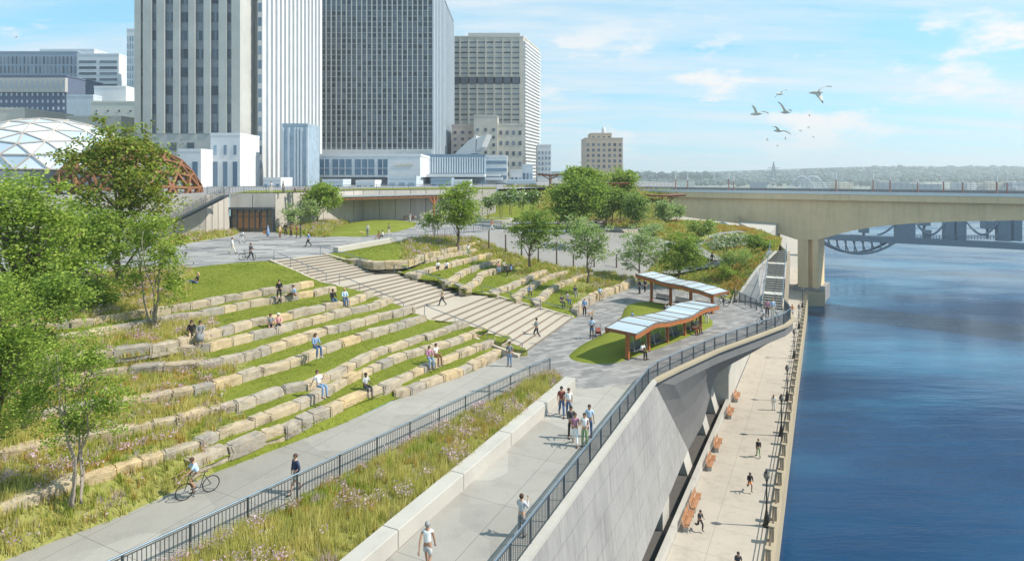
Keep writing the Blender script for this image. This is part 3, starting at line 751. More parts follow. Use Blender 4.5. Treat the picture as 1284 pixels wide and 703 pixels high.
for k in range(4):
    p, q_ = crz[k], crz[k+1]; b.add([(p.x, p.y, p.z-1.3), (q_.x, q_.y, q_.z-1.3), (q_.x, q_.y, q_.z), (p.x, p.y, p.z)], [(0, 1, 2, 3)])
    w0, w1 = wl_[k+1], wl_[min(k+2, 5)]; b.add([(p.x, p.y, p.z-1.3), (q_.x, q_.y, q_.z-1.3), (w1.x, w1.y, q_.z-1.3), (w0.x, w0.y, p.z-1.3)], [(0, 1, 2, 3)])
b.build('overhang', CONC, emb)
far = [rwl(131, 6.6, RW+.004), rwl(131, 0, RW+.004)]
g = MB(); g.add([rwl(110, -14, RW-.02), rwl(110, 5.5, RW-.02), rwl(127, 5.6, RW-.02), rwl(128, 9, RW-.02), rwl(134, 9, RW-.02), rwl(140, 6, RW-.02), (100, 200, RW-.02), (135, 300, RW-.02), (190, 520, RW-.02), (40, 520, RW-.02), (20, 120, RW-.02)], [tuple(range(11))])
struct('river_road', g, CONC_WALK)
g = MB(); g.prism([tuple(rwl(y, k)[:2]) for y, k in ((126, 5.6), (127, 9), (134.5, 9.2), (141, 6))], WZ-1, RW+.1); struct('pier_apron', g, COPING)
# low road barrier running under the bridge
b = MB(); pts = resample([rwl(132, 2.0), Vector((70, 170, RW)), Vector((92, 235, RW)), Vector((112, 320, RW))], 40)
for p, q_ in zip(pts, pts[1:]): b.bar(p+UP*.6, q_+UP*.6, .4, 1.2)
tag(b.build('road_barrier', WHITE_B), 'long pale barrier along the road passing under the bridge', 'barrier')
b = MB(); pts = resample([Vector((46, 128, RW)), Vector((53, 160, RW)), Vector((66, 200, RW)), Vector((88, 260, RW))], 30)
for i, (p, q_) in enumerate(zip(pts, pts[1:])): b.bar(p+UP*(1.2), q_+UP*(1.2), 3.0, 2.4)
tag(b.build('curved_embankment', CONC_D), 'curved grey stepped bank beyond the park under the bridge', 'embankment')

# ================================================================= BACK WALL AND ROOF TERRACE
ZT = 11.0
wpts = [Vector((-75, 70, U)), Vector((-44, 86, U)), P(288,291,U), P(345,290,U), P(455,278,U), P(622,272,U)]
bw = empty('terrace_wall', wpts[2], 'long panelled pale concrete wall holding up the roof terrace behind the plaza', 'retaining wall')
def wall_run(a, b_, z0, z1, n, name='wall_panel', parent=bw, mat_=CONC_PINK, th=.4, zb=None):
    for i in range(n):
        p, q_ = a.lerp(b_, i/n), a.lerp(b_, (i+1)/n); d = (q_-p).normalized(); p = p+d*.05; q_ = q_-d*.05; nn_ = Vector((-d.y, d.x, 0))*th
        b = MB(); b.prism([tuple(p[:2]), tuple(q_[:2]), tuple((q_+nn_)[:2]), tuple((p+nn_)[:2])], z0, z1); b.build(name, mat_, parent)
    d = (b_-a).normalized(); nn_ = Vector((-d.y, d.x, 0)); b = MB()
    b.prism([tuple((a+nn_*.25)[:2]), tuple((b_+nn_*.25)[:2]), tuple((b_+nn_*.6)[:2]), tuple((a+nn_*.6)[:2])], z0-.3, z1-.05); b.build('joint_backing', CONC_D, parent)
wall_run(wpts[0], wpts[1], U-.1, ZT, 4); wall_run(wpts[1], wpts[2], U-.1, ZT, 4)
wall_run(wpts[2], wpts[3], 8.9, ZT+.02, 2)
wall_run(wpts[3], wpts[4], U-.1, ZT, 8); wall_run(wpts[4], wpts[5], U-.1, ZT, 9)
# entrance
e0, e1 = wpts[2], wpts[3]; ent = empty('glazed_entrance', e0, 'wide dark framed glass entrance set into the pale concrete wall', 'entrance')
w_ = (e1-e0).length
b = MB(); b.box(((e0.x+e1.x)/2, e0.y+.45, U), w_-.2, .1, 3.7); b.build('glazing', GLASS_IN, ent)
b = MB(); b.box(((e0.x+e1.x)/2, e0.y+.1, U+3.45), w_+.3, .7, .28); b.build('canopy', RAIL_D, ent)
for i in range(8):
    b = MB(); b.box((e0.x+.1+(w_-.2)*i/7, e0.y+.3, U), .14, .16, 3.5); b.build('mullion', RAIL_D, ent)
b = MB(); b.box(((e0.x+e1.x)/2, e0.y+.3, U+2.3), w_-.2, .14, .1); b.build('transom', RAIL_D, ent)
for i, x in enumerate((.25, .42, .6, .75)):     # lit interior shapes: timber screen, columns
    b = MB(); b.box((e0.x+w_*x, e0.y+.38, U+.6), 1.1, .04, 2.3); b.build('timber_panel', TIMBER, ent)
# left flank of entrance recess
# exterior stair against the wall
es = empty('wall_stair', P(238,293,U), 'dark metal stair with railing climbing the concrete wall left of the entrance', 'stair')
s0_, s1_ = P(222,292,U+1.2), PD(284,242,86); s1_.z = ZT; s0_ = PD(205,287,82); s0_.z = U+1.6
b = MB(); n_ = 28
for k in range(n_):
    p = s0_.lerp(s1_, (k+.5)/n_); b.box(p, (s1_-s0_).length/n_*.9, 1.8, .07, math.atan2(s1_.y-s0_.y, s1_.x-s0_.x))
b.build('treads', RAIL_D, es)
b = MB(); o_ = Vector((.05, -.95, 0))
b.bar(s0_+o_+UP*-.1, s1_+o_+UP*-.1, .08, .35); b.bar(s0_-o_-UP*.1, s1_-o_-UP*.1, .08, .35); b.build('stringer', RAIL_D, es)
for oo in (o_, -o_):
    b = MB(); b.loft([s0_+oo+UP, s1_+oo+UP], .035, n=6)
    for j in (.2, .4, .6, .8): b.loft([s0_+oo+UP*j, s1_+oo+UP*j], .018, n=4)
    for k in range(15): q_ = s0_.lerp(s1_, k/14)+oo; b.loft([q_, q_+UP], .022, n=5)
    b.build('handrail', RAIL_D, es)
# roof terrace and city ground
g = MB(); tp_ = [Vector((p.x, p.y+.35, ZT-.02)) for p in wpts]
tp_ = [Vector((-400, 60, ZT-.02))]+tp_+[Vector((12, 152, ZT-.02)), Vector((45, 160, ZT-.02)), Vector((70, 260, ZT-.02)), Vector((110, 900, ZT-.02)), Vector((-900, 900, ZT-.02))]
g.add(tp_, [tuple(range(len(tp_)))]); struct('city_ground', g, CONC_D)
g = MB(); gp = [wpts[2]+Vector((0, .6, 0)), wpts[3]+Vector((0, .6, 0)), wpts[4]+Vector((0, .8, 0)), wpts[5]+Vector((0, .8, 0))]
g2 = [p+Vector((0, 7, 0)) for p in gp]
for i in range(3): g.add([Vector((gp[i].x, gp[i].y, ZT+.1)), Vector((gp[i+1].x, gp[i+1].y, ZT+.1)), Vector((g2[i+1].x, g2[i+1].y, ZT+.3)), Vector((g2[i].x, g2[i].y, ZT+.3))], [(0, 1, 2, 3)])
struct('roof_lawn', g, LAWN)
fence([Vector((p.x, p.y+.3, ZT)) for p in (wpts[1].lerp(wpts[2], .0), wpts[2], wpts[3], wpts[4], wpts[5])], 'dark picket railing along the edge of the roof terrace', sp=3.2, pick=.35, group=None, bar=.03)
# mound behind the planter and ground rising to the bridge
m0 = resample([Vector((-6, 122, U)), P(640,276,U), P(690,278,U), P(760,276,U), P(830,274,U)], 30)
m1 = resample([Vector((-3, 150, ZT)), Vector((8, 156, ZT)), Vector((22, 152, 10.8)), Vector((40, 150, 10.3))], 30)
loft_strips([(m0, m1, 60, .6, 6)], lambda i, c: (0 if i == 60 and PX(c)[0] < 672 and c[2] < 8.5 else 1), 'rising_bank', [LAWN, SOIL])

# ---- entrance lawn + bed mound
def patch(name, pxs, z, hump, mat_, idx, label=None):
    ring = resample([P(x, y, z) for x, y in pxs+pxs[:1]], 60)[:-1]; c = sum(ring, Vector())/len(ring); b = MB(); n = len(ring); rws = []
    for f, hh in ((0, 0), (.12, .35), (.4, .75), (.75, 1.0)): rws.append([p.lerp(c, f)+UP*hump*hh for p in ring])
    for r in rws: b.v += [tuple(p) for p in r]
    b.v.append(tuple(c+UP*hump*1.02))
    for r in range(3):
        for k in range(n): b.f.append((r*n+k, r*n+(k+1) % n, (r+1)*n+(k+1) % n, (r+1)*n+k)); b.m.append(0)
    for k in range(n): b.f.append((3*n+k, 3*n+(k+1) % n, 4*n)); b.m.append(0)
    STRIPS.append(([r+[r[0]] for r in rws]+[[c+UP*hump]*(n+1)], idx, name))
    return struct(name, b, mat_, smooth=True)
patch('upper_lawn', [(408,296),(450,297),(500,290),(520,284),(522,279),(500,276),(465,275),(440,279),(418,285)], U, .5, LAWN, 70)
patch('entrance_bed', [(346,292),(380,296),(412,297),(425,286),(440,279),(415,276),(380,277),(350,281)], U, .7, SOIL, 71)
patch('wall_foot_bed', [(195,314),(240,304),(290,296),(300,292),(280,291),(240,295),(200,303)], U, .3, SOIL, 72)
patch('grove_lawn', [(627,287),(660,288),(740,288),(735,283),(700,281),(650,281)], U, .25, LAWN, 73)
patch('grove_bed', [(755,284),(800,286),(835,283),(830,277),(790,276),(760,278)], U, .4, SOIL, 74)
# low bench wall
a_, c_ = P(424,317,U), P(495,304,U); b = MB(); d = (c_-a_).normalized(); nn_ = Vector((-d.y, d.x, 0))*.7
b.prism([tuple(a_[:2]), tuple(c_[:2]), tuple((c_+nn_)[:2]), tuple((a_+nn_)[:2])], U, U+.62)
o = b.build('bench_block', CONC); tag(o, 'long low pale concrete bench block between the upper plaza and the lawn', 'bench block'); md = o.modifiers.new('bev', 'BEVEL'); md.width = .04
fence([P(533,300,U), P(570,294,U), P(600,290,U), P(628,286.5,U)], 'low dark railing at the top of the gravel slope', sp=2.4, pick=.6, group=None)
# round planter
rp = empty('round_planter', P(620,278,U), 'round pale concrete planter ring with low plants on the upper plaza', 'planter')
c = Vector(rp.location); b = MB(); N = 28
for k in range(N):
    a0_, a1_ = 2*math.pi*k/N, 2*math.pi*(k+1)/N
    f = lambda a, r: (c.x+r*math.cos(a)*1.0, c.y+r*math.sin(a))
    b.prism([f(a0_, 3.6), f(a1_, 3.6), f(a1_, 2.9), f(a0_, 2.9)], U, U+.55)
b.build('planter_ring', CONC, rp); b = MB(); b.loft([c+UP*.05, c+UP*.45, c+UP*.6], [2.95, 2.95, .5], n=20); b.build('planting', LAWN, rp)
# pergola
pg = empty('pergola', P(520,279,U), 'long pergola with flat rust coloured roof and branching posts in front of the terrace wall', 'pergola')
q0, q1 = PD(418,243,103), PD(618,240.5,128); q0.z = q1.z = 10.15; d = (q1-q0).normalized(); nn_ = Vector((-d.y, d.x, 0))
b = MB(); b.prism([tuple((q0-nn_*1.5)[:2]), tuple((q1-nn_*1.5)[:2]), tuple((q1+nn_*4)[:2]), tuple((q0+nn_*4)[:2])], 10.02, 10.22); b.build('roof_deck', GALV, pg)
b = MB(); b.prism([tuple((q0-nn_*1.35)[:2]), tuple((q1-nn_*1.35)[:2]), tuple((q1-nn_*1.1)[:2]), tuple((q0-nn_*1.1)[:2])], 9.55, 10.017)
for k in range(34):
    p = q0.lerp(q1, (k+.5)/34); b.bar(p-nn_*1.45+UP*-.26, p+nn_*3.8+UP*-.26, .12, .22)
b.build('beam', CORTEN_D, pg)
for f in (.555, .975):
    p = q0.lerp(q1, f); p.z = U; b = MB(); b.bar(p-nn_*1.2, p-nn_*1.2+UP*4.45, .28, .28, up=nn_)
    for s_ in (-1, 1): b.bar(p-nn_*1.2+UP*3.1, p-nn_*1.2+UP*4.4+d*s_*1.1, .16, .16)
    b.build('post', CORTEN, pg)
# pavilions by the grove
def pavilion(c, w, l, h, label, ang=0, butterfly=.35):
    r = empty('pavilion', c, label, 'pavilion', 'rust roofed pavilions near the bridge'); ca, sa = math.cos(ang), math.sin(ang)
    X = Vector((ca, sa, 0)); Yv = Vector((-sa, ca, 0)); c = Vector(c)
    for s_ in (-1, 1):
        b = MB(); a = c+UP*h; e = c+X*s_*w/2+UP*(h+butterfly)
        b.obox((a+e)/2, (e-a)/2, Yv*l/2, (0, 0, .09)); b.build('roof_slab', CORTEN_D, r)
        b = MB()
        for t in (-.8, -.3, .3, .8): b.bar(a+Yv*l/2*t-UP*.2, e+Yv*l/2*t-UP*.2, .12, .2)
        b.build('rafter', CORTEN, r)
    for t in (-.8, .8):
        b = MB(); p = c+Yv*l/2*t; b.bar(p, p+UP*(h-.2), .25, .25, up=X); b.bar(p+UP*(h-1.2), p+X*w*.3+UP*(h-.1), .12, .12); b.bar(p+UP*(h-1.2), p-X*w*.3+UP*(h-.1), .12, .12); b.build('post', CORTEN, r)
p_ = PD(690,240,150); p_.z = 10.3; pavilion(p_, 6.4, 6, 3.7, 'rust brown butterfly roof pavilion beside the skyline left of the big trees')
p_ = PD(768,250,125); p_.z = 8; pavilion(p_, 6.0, 7, 4.2, 'rust roofed pavilion showing through the tree tops of the grove', 0, .1)
p_ = PD(834,262,134); p_.z = 6.2; pavilion(p_, 8, 5, 3.2, 'long thin rust roof tucked under the left end of the bridge', .05, .15)
# parapets near the skyline
for i, (x, w, col_) in enumerate(((655,14,CONC_PINK),(668,10,CONC_D),(640,10,CONC_D),(722,60,CONC_D))):
    p = PD(x, 240, 155); b = MB(); b.box((p.x, p.y, 10.3), w*155/750, .8, 1.5)
    tag(b.build('parapet_block', col_), ['pale parapet block left of the butterfly pavilion', 'dark parapet block beside the butterfly pavilion', 'grey parapet block at the left end of the skyline parapet', 'long grey parapet behind the grove trees'][i], 'parapet')
# ---- picnic tables
def picnic():
    r = empty('picnic_table', (0, 0, 0)); b = MB()
    for i in range(4): b.box((0, -.3+i*.2, .74), 2.2, .18, .05)
    b.build('tabletop', TIMBER, r, world=False)
    for s_ in (-1, 1):
        b = MB(); b.box((0, s_*.72, .44), 2.2, .3, .05); b.build('seat', TIMBER, r, world=False)
    for s_ in (-1, 1):
        b = MB(); x = s_*.8; b.bar((x, -.7, 0), (x, .2, .74), .09, .09); b.bar((x, .7, 0), (x, -.2, .74), .09, .09); b.bar((x, -.75, .42), (x, .75, .42), .09, .09); b.build('leg', RAIL_D, r, world=False)
    return r
T0 = picnic()
tt = [(474,275,U,'left picnic table on the lawn edge under the pergola'),(513,276,U,'right picnic table by the pergola post'),(376,238.6,ZT,'orange timber picnic table on the roof terrace'),
      (705,283,U,'picnic table at the left edge of the shaded grove'),(724,281,U,'picnic table behind the big grove trunk'),(752,283,U,'picnic table left of the slim grove trunks'),(776,282,U,'picnic table among the slim grove trunks'),(798,283,U,'picnic table at the right edge of the shaded grove'),(764,279,U,'picnic table farthest back in the grove'),(745,279,U,'picnic table in deep shade in the middle of the grove')]
for i, (x, y, z, lb) in enumerate(tt):
    o = T0 if i == 0 else copy_tree(T0); o.location = P(x, y, z) if z < 10 else PD(x, 238, 94)
    if z > 10: o.location.z = ZT
    o.rotation_euler = (0, 0, R([0, 5, 0, 12, -20, 30, 8, -10, 25, 0][i])); tag(o, lb, 'picnic table', 'timber picnic tables')
# slim posts on gravel slope
for i, (x, y, h) in enumerate(((613,309,2.0),(634,314,2.0),(654,318,2.1),(675,326,1.5),(698,329,2.6),(719,333,1.5),(745,337,1.9),(773,342,2.4))):
    t_ = (x-612)/(798-612); z = 4.4*(1-t_)
    b = MB(); p = P(x, y, z); b.loft([p-UP*.2, p+UP*h], [.1, .085], n=8)
    b.loft([p+UP*h, p+UP*(h+.06)], [.12, .12], n=8)
    tag(b.build('timber_post', TIMBER_D), ['leftmost thick dark timber post at the upper end of the gravel slope', 'second dark timber post from the upper end of the gravel slope', 'dark post just left of the large shade tree on the gravel slope', 'short dark post right of the large shade tree trunk', 'tall dark post between the two shade trees', 'short dark post left of the pale shade tree trunk', 'dark post right of the pale shade tree trunk', 'tall rightmost dark post by the end of the gravel slope'][i], 'post', 'dark timber posts on the gravel slope')

# ================================================================= SWING SHELTERS
def shelter(posts, heights, w, roof_px, label, glabel, nb):
    r = empty('swing_shelter', posts[0], label, 'swing shelter', 'wavy roofed swing shelters'); d = (posts[-1]-posts[0]).normalized(); nn_ = Vector((d.y, -d.x, 0))
    L = (posts[-1]-posts[0]).length; n = 8; ov = 1.0
    def hz(s): # roof height along the line
        f = (s+ov)/(L+2*ov)*(len(heights)-1); k = min(len(heights)-2, int(f)); t = f-k; t = t*t*(3-2*t)
        return heights[k]*(1-t)+heights[k+1]*t
    N = 24
    for sgn, nm in ((1, 'edge_beam'), (-1, 'edge_beam')):
        b = MB(); prev = None
        for k in range(N):
            s0_, s1_ = -ov+(L+2*ov)*k/N, -ov+(L+2*ov)*(k+1)/N
            p = posts[0]+d*s0_+nn_*sgn*w/2+UP*(hz(s0_)-.14); q_ = posts[0]+d*s1_+nn_*sgn*w/2+UP*(hz(s1_)-.14); b.bar(p, q_+(q_-p)*.02, .12, .3)
        b.build(nm, CORTEN, r)
    for i in range(n):      # roof panels, each subdivided along the wave
        b = MB(); m = 4
        for j in range(m):
            s0_ = -ov+(L+2*ov)*(i+(j+(.06 if j == 0 else 0))/m)/n; s1_ = -ov+(L+2*ov)*(i+(j+1-(.06 if j == m-1 else 0))/m)/n
            c4 = [posts[0]+d*s+nn_*t*(w/2+.1)+UP*(hz(s)+.06) for s, t in ((s0_, -1), (s0_, 1), (s1_, 1), (s1_, -1))]
            b.add(c4+[v+UP*.05 for v in c4], [(3, 2, 1, 0), (4, 5, 6, 7), (0, 1, 5, 4), (1, 2, 6, 5), (2, 3, 7, 6), (3, 0, 4, 7)])
        b.build('roof_panel', SOLAR, r)
    b = MB()
    for i in range(n+1):
        s = -ov+(L+2*ov)*i/n; b.bar(posts[0]+d*s-nn_*(w/2+.05)+UP*(hz(s)+.02), posts[0]+d*s+nn_*(w/2+.05)+UP*(hz(s)+.02), .08, .24)
    b.build('cross_beam', CORTEN_D, r)
    for t_ in (-1, 1):
        b = MB()
        for k in range(N):
            s0_, s1_ = -ov+(L+2*ov)*k/N, -ov+(L+2*ov)*(k+1)/N; b.bar(posts[0]+d*s0_+nn_*t_*(w/2+.08)+UP*(hz(s0_)+.12), posts[0]+d*s1_+nn_*t_*(w/2+.08)+UP*(hz(s1_)+.12), .05, .05)
        b.build('panel_trim', TIMBER_D, r)
    for p in posts:
        s = (p-posts[0]).length; b = MB(); b.bar(p-UP*.05, p+UP*(hz(s)-.05), .2, .26, up=nn_); b.bar(p+UP*(hz(s)-.22)-nn_*w*.42, p+UP*(hz(s)-.22)+nn_*w*.42, .14, .2); b.build('post', CORTEN, r)
        b = MB(); b.box(p, .34, .34, .06, math.atan2(d.y, d.x)); b.build('base_plate', RAIL_D, r)
    for i in range(len(posts)-1):
        a, c = posts[i], posts[i+1]; m_ = (a+c)/2; h = hz((m_-posts[0]).length); ang = math.atan2(d.y, d.x)
        sw = empty('swing_bench', m_, nb[i], 'swing bench', 'mesh swing benches under the wavy roofs', ang)
        b = MB(); 
        for k in range(9): b.obox((0, -.2+k*.055, .45+.003*k), (.85, 0, 0), (0, .02, 0), (0, 0, .012))
        b.build('seat', RAIL_D, sw, world=False); b = MB()
        for k in range(9): b.obox((0, .27+k*.012, .5+k*.055), (.85, 0, 0), (0, .008, 0), (0, 0, .02))
        b.build('backrest', RAIL_D, sw, world=False)
        for s_ in (-1, 1):
            b = MB(); b.loft([(s_*.86, -.25, .45), (s_*1.0, 0, h-.3)], .015, n=5); b.loft([(s_*.86, .36, .85), (s_*1.0, 0, h-.3)], .015, n=5); b.loft([(s_*.86, -.25, .45), (s_*.86, -.22, .68), (s_*.86, .34, .72)], .02, n=5)
            b.build('hanger', GALV, sw, world=False)
fp = [P(787,450.5), P(813,441), P(836,431), P(858,422), P(878,413.5)]
fl0, fl1 = fp[0], fp[-1]; fp = [fl0.lerp(fl1, i/4) for i in range(5)]
shelter(fp, [2.2, 2.5, 2.2, 2.05, 2.3, 2.15], 2.5, None, 'front swing shelter with wavy translucent roof along the outer side of the plaza lawn', '', ['swing bench nearest the front end of the front shelter', 'second swing bench from the near end of the front shelter', 'third swing bench from the near end of the front shelter', 'swing bench at the far end of the front shelter, where a couple sits'])
bp = [P(817,378), P(893,393)]; bp = [bp[0].lerp(bp[1], i/3) for i in range(4)]
shelter(bp, [2.9, 2.75, 2.5, 2.5, 2.35, 2.1], 2.8, None, 'rear swing shelter with wavy translucent roof behind the plaza lawn', '', ['left swing bench of the rear shelter', 'middle swing bench of the rear shelter', 'right swing bench of the rear shelter'])

# ================================================================= BRIDGE
b0, b1 = Vector((25, 152, 0)), Vector((120, 83.5, 0)); bd = (b1-b0).normalized(); bn = Vector((-bd.y, bd.x, 0))  # bn: away from the viewer
br = empty('river_bridge', (64, 124, RW), 'long tan concrete girder bridge crossing the river on a broad pier', 'bridge'); LB_ = (b1-b0).length
def ztop(s): return 10.15
sp = 0
def bs_(x_px): # distance along bridge line whose projection is x_px
    k = (x_px-CX)/F; return (k*b0.y-b0.x)/(bd.x-k*bd.y)
# girder bottom profile (px x -> px y)
prof = [(760,258),(810,263),(855,272),(893,277),(930,281),(975,293),(998,301),(1026,301),(1060,291),(1100,284),(1150,280),(1200,278),(1284,276.5)]
pts = []
for x, y in prof:
    s = bs_(x); p = b0+bd*s; z = CZ-(y-HY)*p.y/F; pts.append((s, z))
ext_s = bs_(1284)
pts += [(ext_s+25, pts[-1][1]-.4), (ext_s+45, -1.5)]
import bisect
def zb(s):
    for (a, za), (c, zc) in zip(pts, pts[1:]):
        if s <= c: return za+(zc-za)*max(0, (s-a)/(c-a))
    return pts[-1][1]
S0, S1 = pts[0][0], pts[-1][0]
def boxrun(o0, o1, zlo, zhi, name, mat_, N=60, s0=S0, s1=S1):
    b = MB(); vs = []; ss = [s0+(s1-s0)*k/N for k in range(N+1)]
    for s in ss:
        p = b0+bd*s
        for o_, z in ((o0, zlo(s)), (o1, zlo(s)), (o1, zhi(s)), (o0, zhi(s))): q_ = p+bn*o_; vs.append((q_.x, q_.y, z))
    fs = [(k*4+j, k*4+(j+1) % 4, k*4+4+(j+1) % 4, k*4+4+j) for k in range(N) for j in range(4)]+[(0, 1, 2, 3), tuple(N*4+j for j in (3, 2, 1, 0))]
    b.add(vs, fs); return b.build(name, mat_, br)
boxrun(.9, 11, zb, lambda s: 8.75, 'girder', CONC_BR)
boxrun(.0, 12, lambda s: 8.75, lambda s: 10.0, 'deck', CONC_BR, 20)
boxrun(-.12, .2, lambda s: 9.96, lambda s: 10.55, 'parapet', WHITE, 20); boxrun(11.8, 12.1, lambda s: 10.002, lambda s: 10.9, 'parapet', CONC_D, 20)
rb = MB()
for o0_, o1_ in ((.3, 11.7),): p, q_ = b0+bd*S0, b0+bd*S1; rb.add([(p+bn*o0_)+UP*10.01, (q_+bn*o0_)+UP*10.01, (q_+bn*o1_)+UP*10.01, (p+bn*o1_)+UP*10.01], [(0, 1, 2, 3)])
rb.build('road_surface', M('bridge_asphalt', (.13, .13, .135), .9), br)
b = MB(); L_ = S1-S0; N = 130
for k in range(N+1):
    p = b0+bd*(S0+L_*k/N)+bn*.05; b.bar(p+UP*10.5, p+UP*12.6, .05, .05, up=bd)
for h in (10.9, 11.3, 11.7, 12.1, 12.55): b.bar(b0+bd*S0+bn*.05+UP*h, b0+bd*S1+bn*.05+UP*h, .05, .05)
b.build('railing', M('pale_brown_rail', (.40, .36, .34), .6), br)
for x0, x1, o_ in ((998,1026,1.2),):
    sA, sB = bs_(x0+1), bs_(x1-1); w3 = sB-sA
    for (u0, u1, oo) in ((0, .52, 1.0), (.52, .72, 1.9), (.72, 1.0, 1.0)):
        b = MB(); a, c = b0+bd*(sA+w3*u0)+bn*oo, b0+bd*(sA+w3*u1)+bn*oo
        b.prism([tuple(a[:2]), tuple(c[:2]), tuple((c+bn*(9-oo))[:2]), tuple((a+bn*(9-oo))[:2])], WZ-1, zb((sA+sB)/2)+.6); b.build('pier_shaft', CONC_BR, br)
    b = MB(); a, c = b0+bd*(sA-.8), b0+bd*(sB+.8); b.prism([tuple(a[:2]), tuple(c[:2]), tuple((c+bn*11)[:2]), tuple((a+bn*11)[:2])], WZ-1, RW+.7); b.build('pier_footing', CONC_D, br)
# light poles on the bridge
poles = [(841,217),(846,214),(902,218),(913,213),(1038,213),(1048,213),(1088,214),(1116,213),(1148,220),(1183,216),(1209,219),(1250,215),(1270,219)]
for i, (x, y) in enumerate(poles):
    s = bs_(x); p = b0+bd*s+bn*(.5 if i % 2 else 11.5); zt = CZ-(y-HY)*p.y/F; r = empty('bridge_pole', p+UP*10, None, 'light pole', 'slim red and white poles on the bridge')
    r['label'] = f'slim pole with red lower shaft and pale tip on the bridge, {["first","second","third","fourth","fifth","sixth","seventh","eighth","ninth","tenth","eleventh","twelfth","thirteenth"][i]} from the left'
    b = MB(); b.loft([p+UP*10, p+UP*lerp(10, zt, .6)], [.15, .11], n=6); b.build('lower_shaft', M('pole_red', (.34, .17, .15), .6), r)
    b = MB(); b.loft([p+UP*lerp(10, zt, .6), p+UP*zt], [.14, .05], n=6); b.build('upper_shaft', WHITE, r)
# ---- far steel bridge under the deck line
HAZE_ST = M('far_bridge_hazed_steel', (.19, .25, .31), .8)  # distance haze mixed into the steel colour
fb0, fb1 = PD(1000, 292, 185), PD(1400, 318, 150); fb0.z = CZ-(292-222)*185/750; fb1.z = fb0.z-.6
fb = empty('steel_bridge', (fb0.x, fb0.y, WZ), 'haze tinted blue grey steel truss bridge with solid towers seen below the concrete bridge', 'bridge'); fd = (fb1-fb0); 
def FB(x, dz=0, dy=0):
    k = (x-CX)/F; t = (k*fb0.y-fb0.x)/(fd.x-k*fd.y); p = fb0+fd*t; return p+UP*dz+Vector((0, dy, 0))
def FBy(x, y): p = FB(x); p.z = CZ-(y-HY)*p.y/F; return p
b = MB(); 
for dy in (0, 3): b.bar(FBy(1000, 295)+Vector((0, dy, 0)), FBy(1400, 315)+Vector((0, dy, 0)), .6, 1.7)
b.prism([tuple(FB(1000)[:2]), tuple(FB(1400)[:2]), tuple((FB(1400)+Vector((0, 3, 0)))[:2]), tuple((FB(1000)+Vector((0, 3, 0)))[:2])], FBy(1000, 295).z-.6, FBy(1000, 295).z-.2)
b.build('deck', HAZE_ST, fb)
b = MB(); arc = []
for dy in (0, 3):
    arc = [FBy(1028+98*t, 298+math.sin(math.pi*t)**.8*19+2*t)+Vector((0, dy, 0)) for t in [k/18 for k in range(19)]]
    b.loft(arc, .35, n=5); 
    for t in range(2, 18, 2): p = arc[t]; q_ = FBy(PX(p)[0]+(3 if t > 9 else -3)*0, 298); b.loft([p, Vector((q_.x, q_.y+dy, q_.z))], .22, n=5)
b.build('lower_arch', HAZE_ST, fb)
for x0, x1, yt in ((1124,1148,272),(1185,1197,272),(1200,1212,272),(1252,1268,272),(1272,1282,272),(1160,1168,288)):
    a, c = FBy(x0, 305), FBy(x1, 305); zt = CZ-(yt-HY)*a.y/F; b = MB(); b.prism([tuple(a[:2]), tuple(c[:2]), (c.x, c.y+1.2), (a.x, a.y+1.2)], a.z+.6, zt); b.build('tower', HAZE_ST, fb)
for x0, x1, yt, yb in ((1081,1090,284,292),(1157,1167,277,283),(1236,1248,277,287)):
    a, c = FBy(x0, yb), FBy(x1, yb); b = MB(); b.prism([tuple(a[:2]), tuple(c[:2]), (c.x, c.y+2), (a.x, a.y+2)], a.z, CZ-(yt-HY)*a.y/F)
    m_ = (a+c)/2; e_ = FBy((x0+x1)/2, 300); b.loft([Vector((m_.x, m_.y+1, m_.z)), Vector((e_.x, e_.y+1, e_.z))], .4, n=5); b.build('signal_cabin', HAZE_ST, fb)
b = MB()
for xa, xb in ((1100, 1125), (1148, 1166), (1167, 1186), (1212, 1232), (1232, 1252)):
    left = xa in (1148, 1212); cv = [FBy(lerp(xa, xb, t), (278+16*math.sin(math.pi/2*t)) if left else (294-16*(1-math.cos(math.pi/2*t)))) for t in [k/8 for k in range(9)]]; b = MB(); b.loft(cv, .3, n=5); b.build('cable', HAZE_ST, fb)
b = MB()
for x in range(1150, 1262, 4): p = FBy(x, 300); q_ = FBy(x, 295); b.loft([p, q_], .12, n=4)
b.bar(FBy(1148, 295), FBy(1264, 295.5), .12, .12); b.build('railing', HAZE_ST, fb)
for x in ():
    a = FB(x); b = MB(); 
    if x == 1062: continue
    b.box((a.x, a.y+3, WZ-.5), 2.5, 5, a.z-WZ-.3); b.build('river_pier', HAZE_ST, fb)
